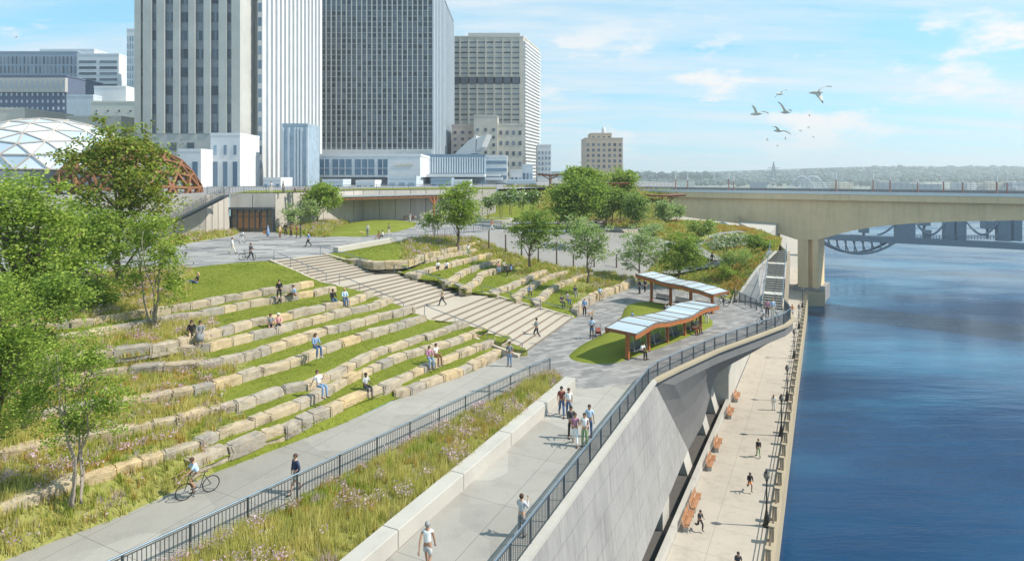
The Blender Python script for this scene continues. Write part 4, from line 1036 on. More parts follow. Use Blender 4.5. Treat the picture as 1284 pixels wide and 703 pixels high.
# ================================================================= CITY
def building(name, foot, z0, z1, mat_, label, cat='building', roofmat=None):
    c = foot[0]; r = empty(name, (c[0], c[1], z0), label, cat)
    b = MB(); b.prism(foot, z0, z1); b.build('wall', mat_, r)
    if roofmat is not False:
        cx = sum(p[0] for p in foot)/len(foot); cy = sum(p[1] for p in foot)/len(foot)
        b = MB(); b.prism([(cx+(p[0]-cx)*1.01, cy+(p[1]-cy)*1.01) for p in foot], z1+.003, z1+.7); b.build('roof_parapet', roofmat or mat_, r)
    return r
def windows(root, p0, p1, z0, z1, nc, nr, wf, hf, mat_, part='window', cap=100, xoff=0.0, skip=None, out=.12, frame=None):
    """grid of real panes standing just proud of the face p0->p1 (viewer side on the right of p0->p1)"""
    p0 = Vector((p0[0], p0[1], 0)); p1 = Vector((p1[0], p1[1], 0)); d = (p1-p0); L = d.length; d.normalize(); n = Vector((d.y, -d.x, 0))
    cw = L/nc; rh = (z1-z0)/nr; items = []
    for j in range(nr):
        for i in range(nc):
            if skip and skip(i, j): continue
            c = p0+d*(cw*(i+.5))+n*out/2; c.z = z0+rh*(j+.5); y = PX(c)[1]; items.append((y < -12, c))
    vis = [c for h, c in items if not h]; rest = [c for h, c in items if h]
    ind, more = vis[:cap], vis[cap:]+rest
    unit = MB(); unit.obox((0, 0, 0), d*cw*wf/2, n*out/2, (0, 0, rh*hf/2)); 
    if ind:
        me = unit.mesh(part, mat_)
        for c in ind:
            o = bpy.data.objects.new(part, me); COL.objects.link(o); o.parent = root; o.location = c-Vector(root.location)
    if more:
        b = MB()
        for c in more: b.obox(c, d*cw*wf/2, n*out/2, (0, 0, rh*hf/2))
        tag(b.build(part, mat_, root), kind='stuff' if len(more) > 1 else None)
def strips(root, p0, p1, z0, z1, xs, w, mat_, part='pilaster', out=.5):
    p0 = Vector((p0[0], p0[1], 0)); p1 = Vector((p1[0], p1[1], 0)); d = (p1-p0); L = d.length; d.normalize(); n = Vector((d.y, -d.x, 0))
    for x in xs:
        c = p0+d*(L*x)+n*out/2; b = MB(); b.obox((c.x, c.y, (z0+z1)/2), d*w/2, n*out/2, (0, 0, (z1-z0)/2)); b.build(part, mat_, root)
def zpx(y, Y): return CZ-(y-HY)*Y/F
def xpx(x, Y): return (x-CX)*Y/F
CG = 9.0
# tower with pale pilasters
TW_G = M('tower_limestone', (.43, .43, .41), .85, .12, .12); TW_W = M('tower_sunlit_panel', (.52, .53, .54), .8, .1, .2)  # flank panel is a paler copy, sunlight put into its colour
Yt = 170; xa, xb = xpx(171, Yt), xpx(303, Yt); t1 = building('pilaster_tower', [(xa, Yt), (xb, Yt), (xb, Yt+9), (xpx(323, Yt+9), Yt+9), (xpx(323, Yt+9), 222), (xa, 222)], CG, 78, TW_G, 'tall pale stone office tower with vertical pilasters and dark window strips', 'skyscraper')
fx = [(180, 3), (195.5, 6), (214, 10.5), (233, 10.5), (252, 10.5), (271, 10), (289, 6)]
zb_, zt_ = zpx(168, Yt), 77
for x, w in fx:
    c = xpx(x, Yt); ww = w*Yt/F; rh = 5.2; nr = int((zt_-zb_)/rh)
    windows(t1, (c-ww/2, Yt), (c+ww/2, Yt), zb_, zb_+rh*nr, 1, nr, 1.0, .98, M('spandrel_grey', (.22, .24, .27), .5, .15, .5), 'spandrel', out=.1)
    windows(t1, (c-ww/2, Yt), (c+ww/2, Yt), zb_-.7, zb_+rh*nr-.7, 3 if w > 8 else 1, nr, .92, .5, GLASS_DK, 'window', out=.3)
edges = [171]+[v for x, w in fx for v in (x-w/2, x+w/2)]+[303]
for a, c in zip(edges[::2], edges[1::2]):
    m_ = xpx((a+c)/2, Yt); w = (c-a)*Yt/F; b = MB(); b.obox((m_, Yt-.4, (zb_+zt_)/2+1), (w/2-.02, 0, 0), (0, .55, 0), (0, 0, (zt_-zb_)/2+1)); b.build('pilaster', TW_G, t1)
b = MB(); b.obox(((xa+xb)/2, Yt-.3, (CG+zb_)/2), ((xb-xa)/2, 0, 0), (0, .45, 0), (0, 0, (zb_-CG)/2-.02)); b.build('base_storey', TW_G, t1)
for x in (182, 198, 219, 241): c = xpx(x, Yt); b = MB(); b.obox((c, Yt-.8, zpx(184, Yt)), (1.0, 0, 0), (0, .1, 0), (0, 0, 1.1)); b.build('window', GLASS_DK, t1)
# the dark recess and the white flank receding to the right
b = MB(); b.obox((xpx(312, Yt+9), Yt+8.9, 42), (1.2, 0, 0), (0, .2, 0), (0, 0, 33)); b.build('window', GLASS_BL, t1)
fl_ = building('white_flank_tower', [(xpx(323, 176), 176), (xpx(329, 176), 176), (xpx(397, 214)+2, 214), (xpx(402, 214)-14, 222), (xpx(323, 176), 222)], CG, 80, TW_W, 'bright white ribbed tower flank behind the pilaster tower', 'skyscraper')
p0_, p1_ = (xpx(329, 176), 176), (xpx(397, 214)+2, 214)
strips(fl_, p0_, p1_, CG, 79, [i/15 for i in range(1, 15)], 1.0, WHITE, 'rib', .7)
windows(fl_, (xpx(323, 176)+.1, 175.9), (xpx(329, 176)-.1, 175.9), zpx(215, 176), 78, 1, 15, .8, .6, GLASS_BL, 'window')
for i, (x0, x1, y0, nm) in enumerate(((223,252,190,'small white annex with two tall windows at the foot of the pilaster tower'),(264,301,170,'taller white annex with three window strips at the foot of the pilaster tower'))):
    Y = 150+i*6; r = building('tower_annex', [(xpx(x0, Y), Y), (xpx(x1, Y), Y), (xpx(x1, Y), Y+12), (xpx(x0, Y), Y+12)], CG, zpx(y0, Y), WHITE, nm, 'annex')
    windows(r, (xpx(x0, Y), Y), (xpx(x1, Y), Y), zpx(236, Y), zpx(200, Y), 2+i, 1, .45, .85, GLASS_BL, 'window')
    windows(r, (xpx(x0, Y), Y), (xpx(x1, Y), Y), zpx(236-(0 if i == 0 else 36), Y), zpx((200 if i == 0 else 176), Y), 2+i, 1, .3, .5, GLASS_BL, 'window') if i else None
r = building('glass_annex', [(xpx(354, 165), 165), (xpx(386, 165), 165), (xpx(386, 165), 175), (xpx(354, 165), 175)], CG, zpx(158, 165), M('pale_blue_glazing', (.30, .38, .46), .4, .2, .5), 'blue grey glazed annex in front of the white ribbed tower', 'annex')
strips(r, (xpx(354, 165), 165), (xpx(386, 165), 165), CG, zpx(160, 165), [.02, .25, .5, .62, .75, .98], .5, WHITE_B, 'fin', .3)
# slim white building in the gap
r = building('slim_white_tower', [(xpx(384, 300), 300), (xpx(404, 300), 300), (xpx(404, 300), 320), (xpx(384, 300), 320)], CG, 115, WHITE, 'slim white tower with small square windows glimpsed between the two big towers', 'skyscraper')
windows(r, (xpx(389, 300), 300), (xpx(403, 300), 300), zpx(100, 300), 112, 2, 9, .5, .5, GLASS_DK)
r = building('pale_link_building', [(xpx(384, 250), 250), (xpx(406, 250), 250), (xpx(406, 250), 262), (xpx(384, 250), 262)], CG, zpx(104, 250), WHITE_B, 'plain pale building closing the gap between the two big towers', 'building')
# dark gridded tower
Yd = 230; xa, xb = xpx(403, Yd), xpx(543, Yd); zb_ = zpx(186, Yd)
t2 = building('dark_grid_tower', [(xa, Yd), (xb, Yd), (xb+.5, Yd+74), (xa, Yd+74)], CG, 92, M('dark_curtain_wall', (.10, .125, .15), .35, .1, .3), 'very tall dark glass tower with a fine grid of pale mullions', 'skyscraper')
windows(t2, (xa, Yd), (xb, Yd), zb_, 90, 22, 31, .62, .62, GLASS_DK, 'window', out=.2)
strips(t2, (xa, Yd), (xb, Yd), zb_-1, 91, [i/22 for i in range(23)], .38, M('tower_mullion', (.46, .47, .46), .7, .05), 'mullion', .7)
for j in range(31): b = MB(); z = zb_+(90-zb_)*j/31; b.obox(((xa+xb)/2, Yd-.2, z), ((xb-xa)/2, 0, 0), (0, .15, 0), (0, 0, .22)); b.build('spandrel', M('tower_spandrel', (.24, .27, .29), .7, .1), t2)
strips(t2, (xb, Yd), (xb+.5, Yd+74), CG, 91, [i/16 for i in range(17)], 1.4, WHITE_B, 'side_fin', .5)
b = MB(); b.obox(((xa+xb)/2, Yd-.6, zb_-1.6), ((xb-xa)/2+.5, 0, 0), (0, .8, 0), (0, 0, 1.1)); b.build('base_band', WHITE, t2)
windows(t2, (xpx(500, Yd), Yd-1), (xb, Yd-1), zpx(196, Yd), zpx(187, Yd), 14, 1, .5, .9, WHITE, 'louvre', out=.6)
# podium with four picture windows and lettering
Yp = 180; r = building('white_podium', [(xpx(388, Yp), Yp), (xpx(527, Yp), Yp), (xpx(527, Yp), Yp+20), (xpx(388, Yp), Yp+20)], zpx(222, Yp), zpx(196, Yp), WHITE, 'white boxy podium with four large windows and faint gilt lettering', 'building')
for x0, x1 in ((401, 413), (417, 441), (445, 469.5), (474, 486)):
    c = xpx((x0+x1)/2, Yp); b = MB(); b.obox((c, Yp-.05, zpx(209.5, Yp)), ((x1-x0)*Yp/F/2, 0, 0), (0, .1, 0), (0, 0, 9.8*Yp/F)); f_ = b.build('window', GLASS_BL, r)
    b = MB(); 
    for k in (.33, .66) if x1-x0 > 15 else (.5,): b.obox((xpx(lerp(x0, x1, k), Yp), Yp-.2, zpx(209.5, Yp)), (.06, 0, 0), (0, .06, 0), (0, 0, 9.8*Yp/F))
    b.obox((c, Yp-.2, zpx(211, Yp)), ((x1-x0)*Yp/F/2, 0, 0), (0, .06, 0), (0, 0, .06)); fr = b.build('frame', WHITE, None); fr.parent = f_; fr.location = Vector((0, 0, 0)); fr.matrix_parent_inverse = Matrix.Translation(-Vector(r.location))
# the sign is too faint to read in the photograph: letter-sized gilt strokes only
b = MB(); rl_ = random.Random(4); x = xpx(492.5, Yp)
while x < xpx(519.5, Yp):
    wd = rl_.uniform(.22, .5)
    if rl_.random() > .14:
        hh = rl_.choice((.42, .42, .5)); b.obox((x, Yp-.08, zpx(207, Yp)), (.05, 0, 0), (0, .05, 0), (0, 0, hh)); b.obox((x+wd/2, Yp-.08, zpx(207, Yp)+rl_.choice((-hh+.05, 0, hh-.05))), (wd/2, 0, 0), (0, .04, 0), (0, 0, .05))
    x += wd+.28
b.build('gilt_lettering', M('gilt', (.55, .42, .26), .5), r)
r = building('podium_base', [(xpx(392, 186), 186), (xpx(527, 186), 186), (xpx(527, 186), 200), (xpx(392, 186), 200)], CG, zpx(222.5, 186), WHITE_B, 'recessed pale base under the white podium', 'building')
windows(r, (xpx(396, 186), 186), (xpx(525, 186), 186), zpx(238, 186), zpx(228, 186), 12, 1, .6, .6, GLASS_BL)
# glassy blue building right of podium
r = building('glass_hall', [(xpx(527, 200), 200), (xpx(608, 200), 200), (xpx(608, 200), 222), (xpx(527, 200), 222)], CG, zpx(196, 200), GLASS_BL, 'pale blue glass hall with close vertical fins right of the podium', 'building')
strips(r, (xpx(527, 200), 200), (xpx(608, 200), 200), zpx(217, 200), zpx(197, 200), [i/26 for i in range(27)], .45, WHITE_B, 'fin', .4)
b = MB(); b.obox((xpx(568, 196), 196, zpx(220, 196)), (xpx(608, 196)/2-xpx(527, 196)/2, 0, 0), (0, 4, 0), (0, 0, .5)); b.build('canopy', WHITE, r)
r = building('terraced_glass_block', [(xpx(608, 215), 215), (xpx(636, 215), 215), (xpx(636, 215), 230), (xpx(608, 215), 230)], CG, zpx(197, 215), WHITE, 'small white block with horizontal glass bands and a projecting tray', 'building')
windows(r, (xpx(608, 215), 215), (xpx(636, 215), 215), zpx(236, 215), zpx(199, 215), 1, 4, .94, .45, GLASS_BL)
b = MB(); b.obox((xpx(618, 210), 210, zpx(224, 210)), (3.4, 0, 0), (0, 4, 0), (0, 0, .5)); b.obox((xpx(618, 210), 210, zpx(219.5, 210)), (2.6, 0, 0), (0, 3.4, 0), (0, 0, .4)); b.build('balcony', WHITE, r)
# sculptural folded roof
sr_ = empty('folded_roof', (xpx(590, 205), 207, zpx(197, 205)), 'two folded grey metal sails rising above the glass hall', 'roof sculpture')
for A_ in ([(566,197),(596,192),(597,170),(588,176)], [(597,190),(604,184),(611,168),(598,173)]):
    b = MB(); f_ = [PD(x, y, 205) for x, y in A_]; k = [v+Vector((1.5, 6, 0)) for v in f_]; b.add(f_+k, [(0, 1, 2, 3), (4, 5, 6, 7), (0, 1, 5, 4), (1, 2, 6, 5), (2, 3, 7, 6), (3, 0, 4, 7)]); b.build('sail_panel', M('zinc_sheet', (.45, .47, .48), .5), sr_)
# tan slab tower
TAN_S = M('slab_concrete', (.48, .455, .40), .85, .12, .2); Y3 = 320
t3 = building('slab_tower', [(xpx(560, Y3), Y3), (xpx(656, Y3), Y3), (xpx(676, Y3+34), Y3+34), (xpx(560, Y3), Y3+34)], CG, zpx(47, Y3), TAN_S, 'tall beige slab tower with thin horizontal window bands and a white serrated edge', 'skyscraper')
windows(t3, (xpx(566, Y3), Y3), (xpx(652, Y3), Y3), zpx(160, Y3), zpx(50, Y3), 8, 17, .92, .26, GLASS_DK, 'window', out=.2)
windows(t3, (xpx(566, Y3), Y3), (xpx(652, Y3), Y3), zpx(232, Y3), zpx(160, Y3), 8, 9, .92, .26, GLASS_DK, 'window', out=.2)
strips(t3, (xpx(566, Y3), Y3), (xpx(652, Y3), Y3), CG, zpx(48, Y3), [i/8 for i in range(9)], .8, TAN_S, 'pilaster', .5)
b = MB(); b.obox((xpx(609, Y3), Y3-.3, zpx(101, Y3)), (18.4, 0, 0), (0, .2, 0), (0, 0, 1.8)); b.build('plant_floor', GLASS_DK, t3)
windows(t3, (xpx(656, Y3), Y3), (xpx(676, Y3+34), Y3+34), CG, zpx(50, Y3), 1, 42, .98, .45, WHITE, 'balcony_tray', out=1.2)
b = MB(); b.prism([(xpx(587, Y3+8), Y3+8), (xpx(652, Y3+8), Y3+8), (xpx(654, Y3+20), Y3+20), (xpx(587, Y3+20), Y3+20)], zpx(47, Y3), zpx(37, Y3)); b.build('penthouse', M('penthouse_grey', (.40, .40, .40), .8), t3)
# midrise blocks in front
def simple(name, x0, x1, yt, Y, mat_, label, grid=None, dep=14, glass=GLASS_DK, yb=240, cat='building', z0=CG):
    r = building(name, [(xpx(x0, Y), Y), (xpx(x1, Y), Y), (xpx(x1, Y)+(0), Y+dep), (xpx(x0, Y), Y+dep)], z0, zpx(yt, Y), mat_, label, cat)
    if grid: nc, nr, wf, hf, gy0, gy1 = grid; windows(r, (xpx(x0, Y), Y), (xpx(x1, Y), Y), zpx(gy1, Y), zpx(gy0, Y), nc, nr, wf, hf, glass)
    return r
simple('beige_block', 594, 624, 146, 262, TAN_S, 'plain beige block with a single column of windows in front of the slab tower', (3, 4, .35, .4, 158, 196), 20)
simple('beige_block', 624, 656, 157, 266, TAN_S, 'beige block with a grid of square windows in front of the slab tower', (4, 5, .45, .4, 160, 225), 20)
simple('low_block', 566, 594, 158, 270, M('pinkish_masonry', (.50, .42, .38), .8), 'low pinkish block with two window columns beside the dark tower', (3, 4, .4, .4, 162, 195), 20)
simple('white_block', 674, 691, 183, 300, WHITE, 'pale white block with rows of small windows at the right end of the skyline', (4, 5, .5, .55, 188, 222), 20, GLASS_BL)
simple('hotel_block', 734, 781, 174, 400, TAN, 'lone tan hotel block with white framed windows rising over the grove', (7, 5, .5, .55, 178, 212), 24)
h2 = simple('hotel_upper', 741, 767, 168, 402, TAN, 'stepped upper storey and small turret of the tan hotel', (4, 1, .5, .4, 169, 175), 16)
b = MB(); c = PD(757, 166, 408); b.loft([(c.x, c.y, zpx(168, 408)), (c.x, c.y, zpx(162, 408)), (c.x, c.y, zpx(158.5, 408))], [1.6, 1.4, .3], n=8); b.build('turret', WHITE, h2)
# left skyline
BL_G = M('blue_grey_masonry', (.26, .32, .40), .85, .06); simple('blue_office_block', -60, 97, 66, 330, BL_G, 'long blue grey office block with dense vertical windows at the far left', (32, 5, .42, .82, 70, 128), 30, GLASS_DK)
nb_ = simple('navy_brick_block', -60, 83, 96, 270, M('navy_brick', (.10, .13, .20), .85), 'dark navy brick building with pale cornice and pale windows at the far left', (22, 5, .3, .42, 114, 158), 24, M('blind_window', (.50, .56, .62), .5))
b = MB(); b.obox((xpx(12, 270), 269.6, zpx(107, 270)), (26, 0, 0), (0, .8, 0), (0, 0, 3.2)); b.build('frieze', M('pale_stone_frieze', (.42, .42, .40), .8), nb_)
windows(nb_, (xpx(-60, 268.7), 268.7), (xpx(83, 268.7), 268.7), zpx(114, 268.7), zpx(98, 268.7), 22, 1, .3, .6, BL_G, 'frieze_window')
wh = simple('striped_white_block', 97, 149, 69, 300, WHITE, 'white office block with dark horizontal window bands', (2, 6, .84, .45, 74, 118), 22)
simple('narrow_white_tower', 159, 171, 38, 280, WHITE, 'narrow white tower half hidden behind the pilaster tower', (4, 8, .35, .75, 44, 118), 20, GLASS_BL)
simple('cream_block', 114, 171, 129, 230, M('cream_masonry', (.62, .60, .54), .85), 'low cream block with few small windows left of the pilaster tower', (4, 3, .16, .2, 134, 165), 24)
simple('pale_blue_block', 84, 117, 121, 240, WHITE_B, 'pale blue boxy block between the dark brick building and the cream block', None, 20)
simple('white_roof_block', 118, 158, 110, 245, WHITE, 'stepped white roof block above the cream building', None, 20)
simple('tan_corner_block', -30, 31, 138, 180, M('tan_render', (.50, .47, .42), .85), 'tan rendered corner building at the left edge above the glass dome', (5, 1, .3, .25, 158, 166), 20)
simple('low_tan_hall', 84, 152, 148, 190, M('tan_render', (.50, .47, .42), .85), 'low tan hall just above the glass dome', None, 20)
simple('rooftop_plant', 50, 118, 63, 345, WHITE, 'white rooftop plant rooms behind the blue grey office block', None, 14)
# scattered low structures along the terrace skyline
low = [(330, 352, 226, 150, WHITE), (404, 430, 228, 160, WHITE_B), (446, 470, 229, 158, WHITE), (486, 522, 224, 165, WHITE_B), (540, 566, 226, 170, M('slate_blue', (.25, .33, .42), .7)), (566, 590, 228, 176, WHITE), (636, 672, 228, 190, WHITE_B), (640, 655, 215, 240, WHITE), (655, 668, 208, 250, WHITE_B)]
for i, (x0, x1, yt, Y, m_) in enumerate(low):
    simple('low_structure', x0, x1, yt, Y, m_, ['low white hut at the foot of the ribbed tower', 'pale low shed left under the podium', 'small white shed in front of the podium base', 'pale block below the gilt lettering', 'slate blue block in front of the glass hall', 'white block beside the slate blue block', 'pale low block left of the butterfly pavilion', 'white stepped block at the foot of the beige slab', 'bluish stepped block right of the beige slab foot'][i], (3, 1, .6, .5, yt+2, 238), 8, GLASS_BL)

# ---- geodesic shells
def shell(name, c, rx, ry, rz, sub, glass, strut, label, w, parts):
    r = empty(name, c, label, 'dome'); bm = bmesh.new(); bmesh.ops.create_icosphere(bm, subdivisions=sub, radius=1)
    vs = [v.co.copy() for v in bm.verts]; fs = [tuple(v.index for v in f.verts) for f in bm.faces]; es = [tuple(v.index for v in e.verts) for e in bm.edges]; bm.free()
    tr = lambda v, k=1.0: Vector((c[0]+v.x*rx*k, c[1]+v.y*ry*k, c[2]+v.z*rz*k))
    if glass:
        b = MB()
        for f in fs:
            if min(vs[i].z for i in f) < -.15: continue
            m_ = sum((vs[i] for i in f), Vector())/3; q = [tr(vs[i].lerp(m_, .04)) for i in f]; b.add(q, [(0, 1, 2)])
        b.build('glazing', glass, r, recalc=False)
    b = MB()
    for i, j in es:
        if min(vs[i].z, vs[j].z) < -.15: continue
        b.bar(tr(vs[i], 1.003), tr(vs[j], 1.003), w, w*1.6, up=(tr(vs[i])-Vector(c)))
    b.build('lattice', strut, r)
    return r
shell('glass_dome', PD(60, 213, 120), 16.5, 15, 10.2, 3, DOME_GL, M('dome_strut', (.42, .38, .35), .6), 'pale blue glazed geodesic dome with thin brown struts', .22, 0)
shell('timber_lattice_shell', PD(162, 254, 95), 10.6, 10, 9.2, 3, None, CORTEN_D, 'open orange brown lattice shell rising behind the big left trees', .35, 0)

# ================================================================= FAR SHORE
g = MB(); g.add([(-2500, 700, 9), (3500, 1150, 6), (6000, 4000, 12), (-3000, 4000, 12)], [(0, 1, 2, 3)]); g.v = [(-2500, 880, 8.9), (150, 700, -2), (260, 760, -12), (3500, 1050, -12), (6000, 4500, 12), (-3000, 4500, 12)]; g.f = [(0, 1, 2, 3, 4, 5)]; g.m = [0]
struct('far_land', g, M('far_fields', (.22, .26, .22), .95, .3, .004))
def ridge(name, x0, x1, Y, fy, matl, amp, seed, dy=60):
    n = 220; b = MB(); rnd = random.Random(seed); A_ = []; B_ = []; from_ = []
    for k in range(n):
        x = lerp(x0, x1, k/(n-1)); p = PD(x, fy((x-642)/642)+rnd.uniform(-amp, amp), Y+rnd.uniform(-dy, dy)); A_.append(Vector((p.x, p.y-dy*2, -2))); B_.append(p)
    for k in range(n-1):
        m1 = B_[k]; m2 = B_[k+1]; f1 = A_[k]; f2 = A_[k+1]; bk1 = m1+Vector((0, 500, 0)); bk2 = m2+Vector((0, 500, 0))
        b.add([f1, f2, m2, m1, bk2, bk1], [(0, 1, 2, 3), (3, 2, 4, 5)])
    return struct(name, b, matl)
FARG = M('far_woodland', (.10, .15, .15), .95, .5, .03)
ridge('far_hill', 640, 1500, 2400, lambda u: 219-10*max(0, min(1, (u-.25)*2.2)), FARG, .5, 3)
# far woods: clumped crowns, one stuff object
def blobs(name, items, matl, kind='stuff'):
    b = MB()
    for (c, r_) in items:
        o = len(b.v); b.ellipsoid(c, r_*random.uniform(.8, 1.3), r_, r_*random.uniform(.6, .95), 7, 5)
        for q in range(o, len(b.v)):
            v = b.v[q]; b.v[q] = (v[0]+random.uniform(-.22, .22)*r_, v[1]+random.uniform(-.2, .2)*r_, v[2]+random.uniform(-.18, .18)*r_)
    return tag(b.build(name, matl), 'hazy dark green far-off woods along the horizon across the river', 'woods', None, kind)
it = []
for k in range(1500):
    x = random.uniform(790, 1420); u = (x-642)/642; top = 221-11*max(0, min(1, (u-.3)*2.4)); f = random.random(); Y = lerp(1100, 2300, 1-f*.8)
    y = lerp(top, 231 if x < 1130 else 226, f); it.append((PD(x, y, Y), Y*random.uniform(.003, .0055)))
for k in range(160): x = random.uniform(690, 900); it.append((PD(x, random.uniform(217, 222), 1600), 8))
blobs('far_woods', it, M('far_tree_crowns', (.075, .125, .11), .95, .5, .02))
# bluff, sheds, arch bridge, pylon
rnd = random.Random(5)
for i in range(26):
    x = rnd.uniform(1095, 1290) if i < 18 else rnd.uniform(820, 1060); Y = rnd.uniform(750, 1000); p = PD(x, 236, Y); w = rnd.uniform(10, 34)
    b = MB(); b.box((p.x, p.y, -11), w, 20, (CZ-(rnd.uniform(227, 235)-HY)*Y/F)+11, rnd.uniform(-.2, .2))
    o = b.build('far_shed', M('far_shed_%d' % (i % 4), [(.62, .56, .46), (.50, .50, .48), (.30, .36, .42), (.68, .66, .62)][i % 4], .9)); tag(o, 'small pale or grey warehouse block on the far river bank beyond the bridge railing', 'warehouse', 'far bank warehouses')
ab = empty('arch_bridge', PD(1012, 238, 800), 'distant white steel double arch bridge beyond the concrete bridge', 'bridge')
for x0, x1, Y in ((989, 1022, 820), (1000, 1037, 800)):
    b = MB(); base = 237; pts_ = [PD(lerp(x0, x1, t), base-16*math.sin(math.pi*t)**.8, Y) for t in [k/16 for k in range(17)]]; b.loft(pts_, .7, n=5)
    for k in range(1, 16): p = pts_[k]; q_ = PD(PX(p)[0], base, Y); b.loft([p, q_], .25, n=4); 
    for k in range(1, 15): p = pts_[k]; q_ = PD(PX(pts_[k+1])[0], base, Y); b.loft([p, q_], .18, n=4)
    b.bar(PD(x0, base, Y), PD(x1, base, Y), 4, 1.5); b.build('arch', WHITE_B, ab)
py = empty('transmission_pylon', PD(970, 236, 700), 'tall lattice transmission pylon on the horizon left of the arch bridge', 'pylon'); b = MB(); c = PD(970, 222, 700)
for s_ in (-1, 1):
    for t_ in (-1, 1): b.loft([(c.x+s_*4, c.y+t_*4, -8), (c.x+s_*1, c.y+t_*1, 24), (c.x, c.y, 32)], .35, n=4)
for z, w in ((14, 8), (19, 10), (24, 7)): b.bar((c.x-w, c.y, z), (c.x+w, c.y, z), .5, .7)
for k in range(8):
    z = -8+k*4; w = 4-3*(z+8)/32; w2 = 4-3*(z+12)/32; b.loft([(c.x-w, c.y-w, z), (c.x+w2, c.y-w2, z+4)], .2, n=4); b.loft([(c.x+w, c.y-w, z), (c.x-w2, c.y-w2, z+4)], .2, n=4)
b.build('lattice_mast', GALV, py)
# ================================================================= VEGETATION
def tri_object(name, V, Fc, mats, mi, parent=None, nper=3):
    me = bpy.data.meshes.new(name); nv, nf = len(V), len(Fc)
    me.vertices.add(nv); me.vertices.foreach_set('co', np.asarray(V, np.float32).ravel())
    me.loops.add(nf*nper); me.loops.foreach_set('vertex_index', np.asarray(Fc, np.int32).ravel())
    me.polygons.add(nf); me.polygons.foreach_set('loop_start', np.arange(nf, dtype=np.int32)*nper)
    try: me.polygons.foreach_set('loop_total', np.full(nf, nper, np.int32))
    except Exception: pass
    for m_ in mats: me.materials.append(m_)
    me.polygons.foreach_set('material_index', np.asarray(mi, np.int32)); me.update(calc_edges=True)
    o = bpy.data.objects.new(name, me); COL.objects.link(o)
    if parent is not None: o.parent = parent
    return o
def leaf_quads(C, size, rng, aspect=.6, flat=.5):
    n = len(C); d = rng.normal(size=(n, 3)); d[:, 2] *= flat; d /= np.linalg.norm(d, axis=1)[:, None]
    nrm = rng.normal(size=(n, 3)); nrm[:, 2] += .8; a = np.cross(d, nrm); a /= np.linalg.norm(a, axis=1)[:, None]+1e-9
    s = size*rng.uniform(.6, 1.3, size=(n, 1))
    V = np.stack([C-d*s, C+a*s*aspect, C+d*s, C-a*s*aspect], 1).reshape(-1, 3)
    return V, np.arange(n*4).reshape(n, 4)
def crown_points(blobs_, ncl, per, rng, clr, shell=.55):
    """leaf clusters scattered through several ellipsoid lobes, biased to the outside"""
    out = []; cl = []; tot = sum(b[1][0]*b[1][1]*b[1][2] for b in blobs_)**1
    for c, r_ in blobs_:
        k = max(3, int(ncl*(r_[0]*r_[1]*r_[2])/tot)); d = rng.normal(size=(k, 3)); d /= np.linalg.norm(d, axis=1)[:, None]
        rad = rng.uniform(0, 1, size=(k, 1))**shell; rad *= rng.uniform(.82, 1.12, size=(k, 1)); p = np.array(c)+d*rad*np.array(r_); cl.append(p)
    cl = np.concatenate(cl); 
    for p in cl:
        m_ = max(4, int(per*rng.uniform(.5, 1.5))); s = clr*.8*rng.uniform(.5, 1.4); q = rng.normal(size=(m_, 3))*np.array([s, s, s*.55]); out.append(p+q)
    return np.concatenate(out), cl
def tree(name, base, blobs_, leafmat, label, cat='tree', stems=1, tr=.12, ncl=120, per=40, clr=.45, ls=.16, seed=1, bark=BARK, group=None, fork=.35, spread=.5, shell=.55, rootname=None, limbs=14, mix=None, dead=0):
    rng = np.random.default_rng(seed); rnd = random.Random(seed)
    root = empty(name, base, label, cat, group)
    C, cl = crown_points(blobs_, ncl, per, rng, clr, shell)
    V, Fc = leaf_quads(C, ls, rng); mi = np.zeros(len(Fc), int); mats = [leafmat]
    if mix: mats = [leafmat, mix[0]]; mi = (rng.uniform(size=len(Fc)) < mix[1]).astype(int)
    tri_object('crown', V, Fc, mats, mi, root, 4)
    top = max(c[2]+r_[2] for c, r_ in blobs_); ctr = np.mean([c for c, _ in blobs_], 0); b = MB()
    low = min(c[2]-r_[2] for c, r_ in blobs_)
    for s in range(stems):
        a = 2*math.pi*s/stems+rnd.uniform(-.3, .3); off = Vector((math.cos(a), math.sin(a), 0))*(0 if stems == 1 else .18)
        tgt = Vector((ctr[0], ctr[1], 0))+Vector((math.cos(a), math.sin(a), 0))*(0 if stems == 1 else spread*rnd.uniform(.6, 1.3)); tz = top-(top-low)*rnd.uniform(.12, .3)
        p0 = off; p3 = Vector((tgt.x, tgt.y, tz)); pts_ = [p0-UP*.2, p0]; N = 7
        for k in range(1, N+1): t = k/N; pts_.append(p0.lerp(p3, t)+Vector((rnd.uniform(-1, 1), rnd.uniform(-1, 1), 0))*.035*top*(1 if k < N else 0)*(.4 if stems == 1 and t < .4 else 1)-Vector(((tgt.x-p0.x), (tgt.y-p0.y), 0))*(t-t*t)*.5)
        r0 = tr/(stems**.5); rr = [r0*1.35, r0]+[r0*(1-.85*k/N) for k in range(1, N+1)]
        b.loft(pts_, rr, n=7)
        nl = max(3, limbs//stems)
        for q in range(nl):
            k = rnd.randint(2 if fork < .3 else 3, N-1); st = pts_[k+1]; e = cl[rnd.randrange(len(cl))]
            if stems > 1: 
                best = min((cl[rnd.randrange(len(cl))] for _ in range(4)), key=lambda v: (v[0]-st.x)**2+(v[1]-st.y)**2+(v[2]-st.z-1)**2); e = best
            e = Vector(e)
            if e.z < st.z: 
                kk = max(2, k-2); st = pts_[kk]
            m_ = st.lerp(e, .5)+UP*.06*(e-st).length; rb_ = rr[k]*.55
            b.loft([st, m_, e], [rb_, rb_*.6, rb_*.15], n=5)
    b.build('trunk', bark, root, smooth=True, world=False)
    return root
